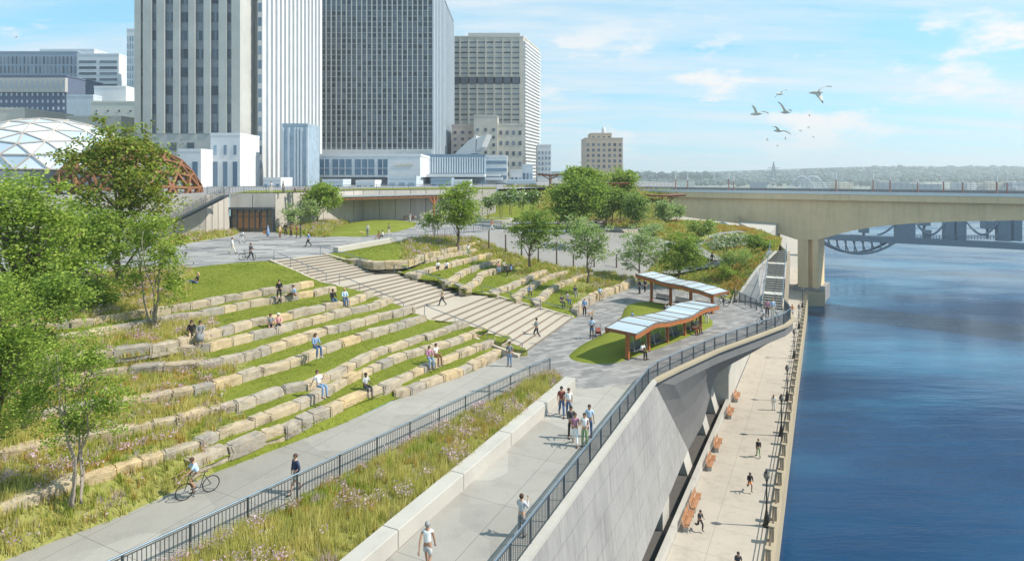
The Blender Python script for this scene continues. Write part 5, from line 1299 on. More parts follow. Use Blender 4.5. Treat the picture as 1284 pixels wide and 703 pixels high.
def blob_px(base, items, Y=None):
    """crown lobes given as photo boxes (x0,x1,y0,y1[,depth offset]) at the distance of the trunk, in local metres"""
    out = []
    for it_ in items:
        x0, x1, y0, y1 = it_[:4]; Yb = base[1]+(it_[4] if len(it_) > 4 else 0); c = PD((x0+x1)/2, (y0+y1)/2, Yb); w = (x1-x0)/2*Yb/F; h = (y1-y0)/2*Yb/F
        out.append(((c.x-base[0], c.y-base[1], c.z-base[2]), (w, w*.85, h)))
    return out
def T(name, px, z, boxes, leaf, label, cat='tree', **k):
    base = P(px[0], px[1], z); return tree(name, base, blob_px(base, boxes), leaf, label, cat, **k)
# big left trees
def TD(name, x, Y, z, boxes, leaf, label, **k):
    base = Vector(((x-CX)*Y/F, Y, z)); return tree(name, base, blob_px(base, boxes), leaf, label, **k)
TD('broadleaf_tree', 30, 30, 3.6, [(-60,60,195,330),(0,112,215,345),(-40,90,290,400),(20,120,300,390)], LEAF, 'large bright green tree filling the left edge above the stone rows', tr=.3, ncl=270, per=70, clr=.5, ls=.09, seed=11, limbs=26)
TD('broadleaf_tree', 150, 46, 4.4, [(75,185,148,235),(88,240,172,290),(110,225,230,330),(85,170,230,340),(85,205,158,215)], LEAF_RUST, 'big olive green tree in front of the orange lattice shell', tr=.3, ncl=230, per=70, clr=.6, ls=.13, seed=12, limbs=26, mix=(LEAF, .45))
TD('broadleaf_tree', 95, 40, 3.9, [(50,160,250,350),(20,100,320,420),(90,150,330,395)], LEAF_DK, 'mid green tree leaning over the stone rows behind the multi stemmed birches', tr=.24, ncl=260, per=70, clr=.5, ls=.11, seed=13, limbs=22, mix=(LEAF, .5))
TD('broadleaf_tree', -10, 24, 1.6, [(-70,45,345,500),(-60,30,440,560),(0,60,380,470)], LEAF, 'bushy bright green tree at the lower left edge of the view', tr=.16, ncl=230, per=80, clr=.36, ls=.065, seed=14, limbs=20, mix=(LEAF_DK, .3))
TD('broadleaf_tree', 30, 27, 2.4, [(15,80,400,480),(40,110,330,410)], LEAF_DK, 'small dark green understorey tree between the left edge trees', tr=.1, ncl=120, per=60, clr=.35, ls=.075, seed=19, mix=(LEAF, .4))
T('multi_stem_tree', (95,625), 1.0, [(30,110,415,500),(70,150,405,500),(0,80,460,540),(95,175,470,545),(40,130,500,560)], LEAF, 'airy light green multi stemmed tree nearest the camera among the wildflowers', stems=5, tr=.11, ncl=300, per=40, clr=.26, ls=.055, seed=15, bark=BARK_L, spread=.9, shell=.8, limbs=30)
T('multi_stem_tree', (192,411), 3.75, [(150,205,272,330),(180,240,285,345),(140,190,320,375),(190,240,330,385),(165,225,262,300)], LEAF, 'airy light green multi stemmed tree among the upper stone rows', stems=4, tr=.14, ncl=230, per=34, clr=.36, ls=.08, seed=16, bark=BARK_L, spread=1.1, shell=.8, limbs=26)
# plaza and slope trees
T('round_tree', (397,282), U+.5, [(383,428,229,264),(390,422,226,250)], LEAF, 'round headed light green tree on the mound beside the entrance', tr=.17, ncl=150, per=40, clr=.6, ls=.18, seed=21, limbs=16)
T('small_tree', (366,287), U+.4, [(355,377,255,282)], LEAF_PALE, 'small pale shrubby tree right of the glazed entrance', stems=3, tr=.08, ncl=45, per=26, clr=.45, ls=.15, seed=22)
T('small_tree', (386,285), U+.4, [(375,402,248,280)], LEAF_PALE, 'small light tree between the pale shrubby tree and the round headed tree', stems=3, tr=.08, ncl=55, per=26, clr=.45, ls=.15, seed=23)
T('small_tree', (547,306), 4.8, [(529,563,255,290),(524,545,268,296)], LEAF, 'slim multi stemmed light green tree left of the larger tree on the lawn edge', stems=3, tr=.1, ncl=70, per=28, clr=.4, ls=.12, seed=24, bark=BARK_L)
T('broadleaf_tree', (574,309), 4.8, [(550,602,226,262),(548,608,245,282),(555,600,262,290)], LEAF, 'dense bright green tree above the topmost right stone row', tr=.18, ncl=200, per=44, clr=.5, ls=.14, seed=25, limbs=18)
T('shade_tree', (664,332), 3.0, [(640,700,258,290),(630,675,272,305),(660,706,275,312),(645,695,285,315)], LEAF_DK, 'dark green shade tree with a straight trunk on the curved stone terraces', tr=.16, ncl=170, per=34, clr=.45, ls=.13, seed=26, limbs=20, mix=(LEAF, .3))
T('shade_tree', (737,352), 1.9, [(715,765,275,305),(704,745,292,325),(730,770,295,328)], LEAF_PALE, 'pale green open crowned tree with a straight trunk above the plaza stones', tr=.14, ncl=150, per=30, clr=.42, ls=.12, seed=27, limbs=18, mix=(LEAF_DK, .45))
T('pale_tree', (801,349), .6, [(778,832,280,325),(772,820,300,340),(800,838,295,335)], LEAF_PALE, 'soft pale green rounded tree left of the rear swing shelter', tr=.13, ncl=170, per=34, clr=.42, ls=.12, seed=28, bark=BARK_L, limbs=18)
T('broadleaf_tree', (850,352), .8, [(830,885,288,325),(822,870,305,345),(850,890,300,345)], LEAF, 'wide light green tree directly behind the rear swing shelter', tr=.14, ncl=220, per=38, clr=.42, ls=.12, seed=29, limbs=18, mix=(LEAF_DK, .35))
T('broadleaf_tree', (712,288), U, [(688,735,228,262),(690,745,245,280),(715,760,225,265)], LEAF_DK, 'large dense tree at the left of the grove', tr=.3, ncl=260, per=48, clr=.8, ls=.22, seed=31, limbs=20, mix=(LEAF, .5))
T('broadleaf_tree', (735,282), U, [(700,760,208,245),(715,762,214,262)], LEAF, 'tall bright green tree rising highest in the grove', tr=.3, ncl=230, per=48, clr=.8, ls=.24, seed=32, limbs=18)
TD('broadleaf_tree', 778, 130, 6.5, [(756,800,210,240),(768,799,222,245)], LEAF, 'bright green tree in front of the lone tan hotel', tr=.3, ncl=160, per=44, clr=.8, ls=.25, seed=33)
T('grove_tree', (760,284), U, [(744,772,240,268),(740,770,255,275)], LEAF_DK, 'slim dark grove tree left of centre in the picnic grove', tr=.12, ncl=110, per=34, clr=.6, ls=.17, seed=34, group=None, mix=(LEAF_PALE, .4))
T('grove_tree', (767,284), U, [(758,788,236,266)], LEAF_DK, 'slim dark grove tree in the middle of the picnic grove', tr=.12, ncl=110, per=34, clr=.6, ls=.17, seed=35, mix=(LEAF, .3))
T('grove_tree', (776,281), U, [(770,800,240,270)], LEAF_DK, 'slim dark grove tree right of centre in the picnic grove', tr=.12, ncl=90, per=34, clr=.6, ls=.17, seed=36)
T('grove_tree', (798,286), U, [(783,815,238,270),(780,812,250,280)], LEAF_DK, 'dark rounded tree at the right end of the picnic grove', tr=.14, ncl=140, per=36, clr=.6, ls=.17, seed=37, mix=(LEAF_PALE, .3))
T('small_tree', (722,300), 4.6, [(708,740,268,296)], LEAF_PALE, 'small pale tree in front of the grove at the head of the gravel slope', tr=.08, ncl=50, per=26, clr=.5, ls=.15, seed=38)
T('round_shrub', (830,279), U-.1, [(819,846,250,276)], LEAF_PALE, 'rounded pale green shrub under the left end of the bridge', 'shrub', stems=3, tr=.08, ncl=90, per=36, clr=.5, ls=.17, seed=41)
T('round_shrub', (848,278), U-.1, [(840,857,252,274)], LEAF_PALE, 'smaller rounded pale shrub beside the first under the bridge', 'shrub', stems=3, tr=.06, ncl=60, per=34, clr=.5, ls=.17, seed=42)
T('round_shrub', (872,305), 3.2, [(861,885,273,298),(878,902,275,296)], LEAF, 'twin topped green shrub at the upper left of the park hill', 'shrub', stems=3, tr=.08, ncl=90, per=34, clr=.4, ls=.14, seed=43, mix=(LEAF_PALE, .4))
T('blossom_shrub', (908,322), 3.0, [(884,920,292,318),(905,936,290,312)], LEAF_WHITE, 'white blossoming shrub in the middle of the park hill', 'shrub', stems=3, tr=.08, ncl=130, per=32, clr=.35, ls=.11, seed=44, mix=(LEAF_DK, .55))
T('round_shrub', (944,313), 3.9, [(932,957,294,311)], LEAF_DK, 'round dark green shrub near the top of the park hill', 'shrub', stems=3, tr=.06, ncl=80, per=36, clr=.35, ls=.11, seed=45, mix=(LEAF, .3))
T('round_shrub', (964,313), 4.0, [(954,973,302,314)], LEAF, 'small light green shrub beside the top of the river stair', 'shrub', stems=2, tr=.05, ncl=40, per=30, clr=.3, ls=.1, seed=46)
T('loose_shrub', (915,340), 1.9, [(898,926,314,338),(912,945,312,332)], LEAF_PALE, 'loose pale green shrub above the walking man on the park hill', 'shrub', stems=3, tr=.06, ncl=110, per=24, clr=.35, ls=.1, seed=47, mix=(LEAF, .5))
T('loose_shrub', (905,352), .9, [(893,925,330,352)], LEAF, 'low loose green shrub behind the far end of the rear swing shelter', 'shrub', stems=3, tr=.05, ncl=70, per=22, clr=.35, ls=.1, seed=48)
T('loose_shrub', (815,292), 4.4, [(805,835,280,292)], LEAF_PALE, 'low pale shrub at the right end of the gravel slope', 'shrub', stems=3, tr=.05, ncl=50, per=26, clr=.4, ls=.13, seed=49)
for i, (x, y, z, bx) in enumerate(((640,262,8.0,(630,650,236,256)),(655,262,8.2,(645,664,238,258)),(668,262,8.4,(660,676,238,256)),(628,266,7,(616,636,240,258)),(612,268,6.5,(606,622,246,262)))):
    T('bank_shrub', (x, y+6), z-.8, [bx], LEAF_PALE if i % 2 else LEAF_DK, f'pale flowering shrub on the bank behind the round planter, {["centre left","centre","rightmost","second from left","leftmost"][i]}', cat='shrub', stems=3, tr=.08, ncl=50, per=26, clr=.6, ls=.2, seed=50+i, mix=(LEAF_WHITE, .12))

# ---- tufted planting
def strip_sample(S, dens, cond, rng):
    """random points on lofted strips at the given density per square metre"""
    out = []
    for rows_, i, nm in S:
        for v in range(len(rows_)-1):
            for k in range(len(rows_[0])-1):
                a, b_, c, d = rows_[v][k], rows_[v][k+1], rows_[v+1][k+1], rows_[v+1][k]
                if a.y < 12 and d.y < 12: continue
                x_ = PX(a)[0]
                if x_ < -140 or x_ > 1350: continue
                ar = (b_-a).cross(d-a).length/2+(b_-c).cross(d-c).length/2; n = rng.poisson(ar*dens)
                if n == 0: continue
                if not cond(i, (a+c)/2): continue
                for _ in range(n):
                    s, t = rng.uniform(), rng.uniform(); out.append(a.lerp(b_, s).lerp(d.lerp(c, s), t))
    return np.array([tuple(p) for p in out]) if out else np.zeros((0, 3))
from mathutils import noise as mnoise
def patchy(pts, f, seed): return np.array([mnoise.noise(Vector((p[0]*f+seed, p[1]*f, p[2]*f))) for p in pts])
def tufts(name, pts, nb, h, w, pal, label, cat='wildflowers', seed=0, kind='stuff', splay=.35, flowers=None):
    """pal: list of (material, function(noise a, noise b, u) -> bool) tested in order"""
    rng = np.random.default_rng(seed+500); n = len(pts)
    if n == 0: return
    na, nb_ = patchy(pts, .35, seed*3.3), patchy(pts, .9, 40+seed); hs_ = h*(1+.5*na)*rng.uniform(.6, 1.25, n)
    mi_t = np.zeros(n, int); u = rng.uniform(size=n)
    for k in range(n):
        for j, (m_, fn) in enumerate(pal):
            if fn(na[k], nb_[k], u[k]): mi_t[k] = j; break
    B_ = np.repeat(pts, nb, 0)+np.concatenate([rng.normal(size=(n*nb, 2))*.07, np.zeros((n*nb, 1))], 1); H = np.repeat(hs_, nb)*rng.uniform(.55, 1.15, n*nb)
    ang = rng.uniform(0, 2*np.pi, n*nb); sp_ = splay*H*rng.uniform(.1, 1, n*nb); tip = B_+np.stack([np.cos(ang)*sp_, np.sin(ang)*sp_, H], 1)
    wa = rng.uniform(0, 2*np.pi, n*nb); W = np.stack([np.cos(wa), np.sin(wa), np.zeros(n*nb)], 1)*(w*rng.uniform(.6, 1.4, n*nb))[:, None]
    V = np.stack([B_-W-[0, 0, .03], B_+W-[0, 0, .03], tip], 1).reshape(-1, 3); mi = np.repeat(mi_t, nb); mats = [p[0] for p in pal]
    if flowers is not None:
        fm, thr, fs = flowers; sel = (np.repeat(nb_, nb) > thr) & (rng.uniform(size=n*nb) < .55); C = tip[sel]; m_ = len(C); q = rng.normal(size=(m_, 3, 3))*fs
        V = np.concatenate([V, (C[:, None, :]+q).reshape(-1, 3)]); mats.append(fm); mi = np.concatenate([mi, np.full(m_, len(mats)-1)])
    Fc = np.arange(len(V)).reshape(-1, 3); o = tri_object(name, V, Fc, mats, mi); return tag(o, label, cat, None, kind)
PALW = [(BLADE_Y, lambda a, b_, u: a+.8*(u-.5) > -.2), (BLADE_O, lambda a, b_, u: b_ > .0 and u < .6), (BLADE_P, lambda a, b_, u: b_ < -.36 and u < .4), (BLADE, lambda a, b_, u: True)]
rng = np.random.default_rng(3)
S_L = [s for s in STRIPS if s[2] == 'terrace_ground']; S_R = [s for s in STRIPS if s[2] == 'curved_terrace_ground']
pt = strip_sample([(BED_MAIN, 0, 'm')], 34, lambda i, c: True, rng); tufts('wildflower_bed', pt, 11, .48, .014, PALW, 'long bed of yellow green grasses and mauve flowers between the railing and the low wall', seed=1, flowers=(BLADE_P, .2, .034))
pt = strip_sample(S_L, 30, lambda i, c: bedL(i, c) == 1 and c.y < 60, rng); tufts('wildflower_terraces', pt, 10, .42, .015, PALW, 'grasses and mauve wildflowers growing between the left ends of the stone rows', seed=2, flowers=(BLADE_P, .2, .036))
pt = strip_sample(S_R, 16, lambda i, c: bedQ(i-20, c) == 1, rng); PALR = [(BLADE_Y, lambda a, b_, u: u < .55), (BLADE_O, lambda a, b_, u: u < .65), (BLADE, lambda a, b_, u: True)]
tufts('dry_grass_terraces', pt, 9, .45, .028, PALR, 'straw yellow grasses round the curved stone rows by the gravel slope', seed=3, flowers=(BLADE_P, .3, .04))
S_H = [s for s in STRIPS if s[2] == 'park_hill_ground']; pt = strip_sample(S_H, 11, lambda i, c: True, rng)
pth_ = [(p.x, p.y) for p in pp]; keep = np.array([min((p[0]-a)**2+(p[1]-b_)**2 for a, b_ in pth_) > 1.4 for p in pt]); pt = pt[keep]
PALH = [(BLADE_O, lambda a, b_, u: a+.6*(u-.5) > .1), (BLADE_Y, lambda a, b_, u: u < .35), (BLADE, lambda a, b_, u: True)]
tufts('hill_grasses', pt, 8, .42, .035, PALH, 'rust and green grasses covering the park hill', seed=4)
for nm, den, lb in (('entrance_bed', 9, 'straw coloured grass bed right of the glazed entrance'), ('wall_foot_bed', 9, 'low flowering bed at the foot of the concrete wall left of the entrance'), ('grove_bed', 7, 'yellow grasses behind the picnic grove')):
    S = [s for s in STRIPS if s[2] == nm]; pt = strip_sample(S, den, lambda i, c: True, rng); tufts(nm+'_grasses', pt, 9, .6, .04, PALR, lb, seed=len(nm), flowers=(BLADE_P, .25, .06))
S = [s for s in STRIPS if s[2] == 'rising_bank']; pt = strip_sample(S, 3.5, lambda i, c: PX(c)[0] > 672 or c.z > 8.3, rng); tufts('bank_grasses', pt, 8, .7, .07, PALR, 'yellow grasses on the bank rising behind the round planter', seed=6)
# lawns
LB_ok = lambda i, c: bedL(i, c) == 0 and PX(c)[0] < 660
pt = strip_sample(S_L, 45, LB_ok, rng); tufts('terrace_lawn', pt, 4, .07, .014, [(BLADE_L, lambda a, b_, u: u < .75), (BLADE, lambda a, b_, u: True)], 'short green turf on the treads between the left stone rows', 'grass', seed=7)
pt = strip_sample(S_R, 28, lambda i, c: bedQ(i-20, c) == 0, rng); tufts('curved_terrace_lawn', pt, 4, .08, .02, [(BLADE_L, lambda a, b_, u: u < .75), (BLADE, lambda a, b_, u: True)], 'short green turf between the curved right stone rows', 'grass', seed=8)
# yellow transition bed on the lawn crest
pt = strip_sample(S_R, 14, lambda i, c: i == 28 and PX(c)[0] > 510, rng); tufts('crest_bed', pt, 9, .6, .035, PALR, 'straw grasses with mauve flowers under the two trees at the lawn crest', seed=9, flowers=(BLADE_P, .1, .05))
pt = strip_sample([(BED_MAIN[-3:], 0, 'm')], 10, lambda i, c: c.y > 30, rng)
# ================================================================= PEOPLE AND ANIMALS
JOBS = []
def skin_obj(name, verts, edges, radii, mats, parent=None, sub=1):
    me = bpy.data.meshes.new(name); me.from_pydata([tuple(v) for v in verts], edges, []); o = bpy.data.objects.new(name, me); COL.objects.link(o)
    for m_ in mats: me.materials.append(m_)
    md = o.modifiers.new('sk', 'SKIN'); md.use_smooth_shade = True; md.branch_smoothing = .2
    lay = me.skin_vertices.new(name='') if not me.skin_vertices else me.skin_vertices[0]
    for i, r in enumerate(radii): lay.data[i].radius = r if isinstance(r, tuple) else (r, r); lay.data[i].use_root = (i == 0)
    if sub: s = o.modifiers.new('ss', 'SUBSURF'); s.levels = sub; s.render_levels = sub
    if parent is not None: o.parent = parent
    JOBS.append(o); return o
def finish_jobs(post):
    bpy.context.view_layer.update(); dg = bpy.context.evaluated_depsgraph_get(); new = []
    for o in JOBS: new.append(bpy.data.meshes.new_from_object(o.evaluated_get(dg)))
    for o, me in zip(JOBS, new):
        o.modifiers.clear(); o.data = me; me.polygons.foreach_set('use_smooth', [True]*len(me.polygons))
    for fn in post: fn()
    JOBS.clear()
SK = {'l': M('skin_light', (.52, .32, .23), .55, .05), 'm': M('skin_tan', (.36, .20, .13), .55, .05), 'd': M('skin_deep', (.12, .065, .042), .55, .05)}
HAIRC = {'k': (.012, .01, .009), 'b': (.06, .03, .015), 'y': (.40, .28, .13), 'g': (.25, .25, .25), 'r': (.20, .07, .025)}
_cc = {}
def cloth(c):
    k = 'cloth_%02x%02x%02x' % tuple(int(max(0, min(.999, v))*255) for v in c)
    return M(k, c, .85, .1, 9)
C_ = dict(white=(.74,.74,.73), black=(.018,.018,.02), dark=(.045,.05,.06), navy=(.025,.04,.09), jean=(.06,.12,.24), ljean=(.20,.30,.44), blue=(.16,.30,.52), lblue=(.42,.55,.70), grey=(.22,.23,.24), lgrey=(.45,.46,.47), tan=(.45,.34,.22), brown=(.20,.10,.05), maroon=(.22,.06,.045), mauve=(.42,.20,.30), green=(.22,.32,.16), orange=(.60,.22,.07), pink=(.60,.32,.30), cream=(.62,.58,.48), red=(.4,.06,.05), khaki=(.30,.26,.17), olive=(.10,.12,.05))
POST = []
def person(loc, face, pose='stand', label='', top='white', bot='black', skin='l', hair='k', scale=1.0, long=False, sleeve=.5, legs=1.0, arms=None, lean=None, dress=False, hat=None, seat=.45, group=None, shoe='dark', bare=False):
    base = empty_rot = None
    ph = dict(stand=(.93, .0), walk=(.91, .04), run=(.88, .18), sit=(seat+.09, .06), ground=(.13, -.1), ride=(.98, .35), crouch=(.5, .5), leanback=(seat+.09, -.2))[pose]
    pz, ln = ph; ln = ln if lean is None else lean
    pel = Vector((0, 0, pz)); sd = Vector((0, math.sin(ln), math.cos(ln))); fw = Vector((0, 1, 0))
    W = pel+sd*.17; CH = pel+sd*.36; NB = pel+sd*.50; NK = pel+sd*.58; HD = pel+sd*.67+fw*.015; HT = pel+sd*.77+fw*.01
    sh = [pel+sd*.465+Vector((s*.17, 0, 0)) for s in (-1, 1)]
    hip = [pel+Vector((s*.09, 0, -.03)) for s in (-1, 1)]
    if pose == 'stand': kn = [Vector((-.1, .02, .5)), Vector((.1, .0, .5))]; an = [Vector((-.11, 0, .09)), Vector((.12, -.02, .09))]
    elif pose == 'walk': kn = [Vector((-.09, .19, .52)), Vector((.09, .0, .5))]; an = [Vector((-.08, .31, .11)), Vector((.08, -.3, .19))]
    elif pose == 'run': kn = [Vector((-.09, .3, .62)), Vector((.09, -.02, .5))]; an = [Vector((-.08, .26, .22)), Vector((.08, -.4, .38))]
    elif pose in ('sit', 'leanback'): kn = [Vector((-.12, .42, seat+.08)), Vector((.12, .42, seat+.09))]; an = [Vector((-.12, .46, .09)), Vector((.14, .40, .09))]
    elif pose == 'ground': kn = [Vector((-.12, .36, .36)), Vector((.14, .40, .16))]; an = [Vector((-.1, .62, .09)), Vector((.1, .72, .09))]
    elif pose == 'ride': kn = [Vector((-.1, .34, .78)), Vector((.1, .26, .58))]; an = [Vector((-.1, .12, .46)), Vector((.1, .12, .20))]
    elif pose == 'crouch': kn = [Vector((-.14, .32, .5)), Vector((.14, .3, .45))]; an = [Vector((-.12, .05, .09)), Vector((.12, .0, .09))]
    toe = [a+Vector((0, .15, -.05 if a.z > .15 else -.055)) for a in an]
    if pose == 'walk': toe[1] = an[1]+Vector((0, .10, -.12))
    A = dict(down=((.05, .0, -.28), (.02, .06, -.25)), swing=((.05, -.08, -.27), (0, .03, -.25)), front=((.04, .06, -.27), (-.06, .22, .03)), lap=((.05, .1, -.25), (-.06, .22, -.03)), up=((.06, .12, -.22), (-.09, .16, .24)), bar=((.03, .2, -.2), (.0, .24, -.09)), hip=((.12, -.03, -.26), (-.1, .1, -.2)), prop=((.04, -.16, -.24), (0, -.12, -.22)), knee=((.03, .16, -.22), (0, .2, -.02)))
    dflt = dict(stand='down', walk='swing', run='front', sit='lap', ground='knee', ride='bar', crouch='lap', leanback='up')[pose]
    am = arms or dflt; am = (am, am) if isinstance(am, str) else am
    el, wr, ha = [], [], []
    for k, s in enumerate((-1, 1)):
        a, b_ = A[am[k]]; sw = (1 if k == 0 else -1)*(.12 if pose == 'walk' and am[k] == 'swing' else 0)
        e = sh[k]+Vector((a[0]*s, a[1]-sw, a[2])); w = e+Vector((b_[0]*s, b_[1]-sw, b_[2])); el.append(e); wr.append(w); ha.append(w+(w-e).normalized()*.09)
    V = [pel, W, CH, NB, NK, HD, HT]; Rr = [(.135, .11), (.125, .10), (.15, .11), (.10, .085), .052, (.078, .088), (.058, .068)]; E = [(0, 1), (1, 2), (2, 3), (3, 4), (4, 5), (5, 6)]
    ids = []
    for k in (0, 1):
        b0_ = len(V); V += [hip[k]*.0+hip[k], kn[k], an[k], toe[k]]; Rr += [.085, .056, .038, .034]; E += [(0, b0_), (b0_, b0_+1), (b0_+1, b0_+2), (b0_+2, b0_+3)]
    for k in (0, 1):
        b0_ = len(V); V += [sh[k], el[k], wr[k], ha[k]]; Rr += [.052, .038, .027, (.034, .02)]; E += [(3, b0_), (b0_, b0_+1), (b0_+1, b0_+2), (b0_+2, b0_+3)]
    body = skin_obj('person', V, E, Rr, [SK[skin], M('eye_dark', (.015, .012, .01), .3)])
    body.location = loc; body.rotation_euler = (0, 0, R(face-90)); body.scale = (scale*.93,)*3; tag(body, label, 'person', group)
    # face, ears and fingers are grown into the same body mesh afterwards
    def post(body=body, HD=HD, sd=sd, ha=ha, wr=wr):
        b = MB(); fwv = Vector((0, math.cos(ln), -math.sin(ln))); hc = HD+sd*.02
        b.add([hc+fwv*.085+Vector((-.014, 0, 0))-sd*.03, hc+fwv*.085+Vector((.014, 0, 0))-sd*.03, hc+fwv*.09+sd*.02, hc+fwv*.115-sd*.025, hc+fwv*.06-sd*.05], [(0, 3, 2), (3, 1, 2), (0, 4, 3), (4, 1, 3)])
        for s in (-1, 1):
            b.ellipsoid(hc+fwv*.084+Vector((s*.03, 0, 0))+sd*.012, .013, .008, .008, 6, 4, 1); b.ellipsoid(hc+Vector((s*.084, 0, 0))-sd*.005, .012, .02, .03, 6, 4, 0)
        b.obox(hc+fwv*.086-sd*.055, (.024, 0, 0), fwv*.006, sd*.005, 1)
        for k in (0, 1):
            d = (ha[k]-wr[k]).normalized(); sx = d.cross(Vector((0, 1, 0)) if abs(d.y) < .7 else UP).normalized(); cu_ = d.cross(sx).normalized()
            for q, (o_, l_) in enumerate(((-.027, .06), (-.009, .072), (.009, .068), (.026, .052))):
                p = ha[k]+sx*o_-d*.01; b.loft([p, p+d*l_*.55+cu_*.004, p+d*l_+cu_*.018], [.0095, .0085, .006], n=5)
            p = wr[k]+sx*-.03+d*.03; b.loft([p, p+d*.03-sx*.022, p+d*.06-sx*.026], [.011, .0095, .007], n=5)
        bm = bmesh.new(); bm.from_mesh(body.data); vs = [bm.verts.new(v) for v in b.v]
        for f, m_ in zip(b.f, b.m):
            try: ff = bm.faces.new([vs[i] for i in f]); ff.material_index = m_; ff.smooth = True
            except ValueError: pass
        bm.to_mesh(body.data); bm.free()
    POST.append(post)
    tm, bm_ = cloth(C_[top]), cloth(C_[bot])
    # top garment
    V = [W-sd*.1, W+sd*.02, CH, NB-sd*.0]; Rr = [(.15, .125), (.145, .12), (.168, .128), (.10, .09)]; E = [(0, 1), (1, 2), (2, 3)]
    if not bare:
        for k in (0, 1):
            b0_ = len(V)
            if sleeve <= .02: continue
            V.append(sh[k]); Rr.append(.068); E.append((3, b0_)); 
            if sleeve <= .5: V.append(sh[k].lerp(el[k], sleeve*1.6)); Rr.append(.058); E.append((b0_, b0_+1))
            else: V += [el[k], el[k].lerp(wr[k], (sleeve-.5)*2)]; Rr += [.055, .045]; E += [(b0_, b0_+1), (b0_+1, b0_+2)]
    skin_obj('shirt', V, E, Rr, [tm], body)
    # trousers or skirt
    if dress:
        b = MB(); seated = pose in ('sit', 'ground')
        if seated: b.loft([W, pel+Vector((0, .05, .02)), (kn[0]+kn[1])/2, (an[0]+an[1])/2+UP*.15], [.15, .2, .22, .2], [.13, .13, .09, .12], n=12)
        else: b.loft([W, pel, Vector((0, 0, .55)), Vector((0, .02, .55-.42*legs))], [.15, .17, .2, .23], [.13, .14, .17, .2], n=12)
        o = b.build('skirt', bm_, body, smooth=True, world=False)
    else:
        V = [pel+sd*.07, pel-sd*.02]; Rr = [(.142, .12), (.145, .125)]; E = [(0, 1)]
        for k in (0, 1):
            b0_ = len(V); V.append(hip[k]); Rr.append(.1); E.append((1, b0_))
            if legs > .55: V += [kn[k], kn[k].lerp(an[k], (legs-.5)*2)]; Rr += [.075, .058]; E += [(b0_, b0_+1), (b0_+1, b0_+2)]
            else: V += [hip[k].lerp(kn[k], .85)]; Rr += [.088]; E += [(b0_, b0_+1)]
        skin_obj('trousers', V, E, Rr, [bm_], body)
    for k in (0, 1):
        b = MB(); a, t_ = an[k], toe[k]; f_ = (t_-a).normalized(); b.loft([a+Vector((0, -.05, -.0)), a+Vector((0, -.02, -.03)), t_+Vector((0, -.03, .005)), t_+Vector((0, .05, 0))], [.04, .052, .05, .028], [.04, .05, .038, .02], n=8)
        b.build('shoe', cloth(C_[shoe]), body, smooth=True, world=False)
    # hair
    b = MB(); hc = HD+sd*.035-fw*.018; b.ellipsoid(hc, .098, .105, .105, 12, 7)
    if long: b.loft([hc-fw*.05, hc-fw*.085-sd*.14, hc-fw*.09-sd*.3], [.085, .08, .045], [.06, .05, .03], n=9)
    # open the face
    keep = [(i, f) for i, f in enumerate(b.f) if not (sum(b.v[j][1] for j in f)/len(f) > hc.y+.035 and sum(b.v[j][2] for j in f)/len(f) < hc.z+.035)]
    b.f = [f for _, f in keep]; b.m = [0]*len(b.f)
    hm = M('hair_'+hair, HAIRC[hair], .7, .15, 9); b.build('hair', hm, body, smooth=True, world=False)
    if hat:
        b = MB(); t_ = HD+sd*.085; b.loft([t_-sd*.01, t_+sd*.04, t_+sd*.085], [.108, .1, .05], n=12, up=fw); b.loft([t_-sd*.005, t_+sd*.004], [.16, .16], n=14, up=fw); b.build('hat', cloth(C_[hat]), body, smooth=True, world=False)
    return body
def quad(loc, face, label, col, size=.5, kind='dog', group=None):
    V = [(0, -.45, .62), (0, -.1, .6), (0, .32, .66), (0, .5, .86), (0, .62, .92), (0, .82, .86), (0, -.62, .72), (0, -.78, .92)]
    Rr = [.13, .14, .17, .09, .1, .05, .04, .02]; E = [(0, 1), (1, 2), (2, 3), (3, 4), (4, 5), (0, 6), (6, 7)]
    for s in (-1, 1):
        o = len(V); V += [(s*.1, .3, .5), (s*.11, .34, .3), (s*.11, .33, .06), (s*.11, .4, .03)]; Rr += [.08, .045, .035, .04]; E += [(2, o), (o, o+1), (o+1, o+2), (o+2, o+3)]
        o = len(V); V += [(s*.1, -.42, .5), (s*.11, -.36, .36), (s*.11, -.52, .22), (s*.11, -.48, .05), (s*.11, -.41, .03)]; Rr += [.1, .06, .038, .034, .04]; E += [(0, o), (o, o+1), (o+1, o+2), (o+2, o+3), (o+3, o+4)]
        o = len(V); V += [(s*.07, .58, 1.02)]; Rr += [.03]; E += [(4, o)]
    o = skin_obj('dog', V, E, Rr, [M('fur_'+('%02d' % int(col[0]*99)), col, .9, .3, 12)]); o.location = loc; o.rotation_euler = (0, 0, R(face-90)); o.scale = (size*.95,)*3; tag(o, label, 'dog', group); return o
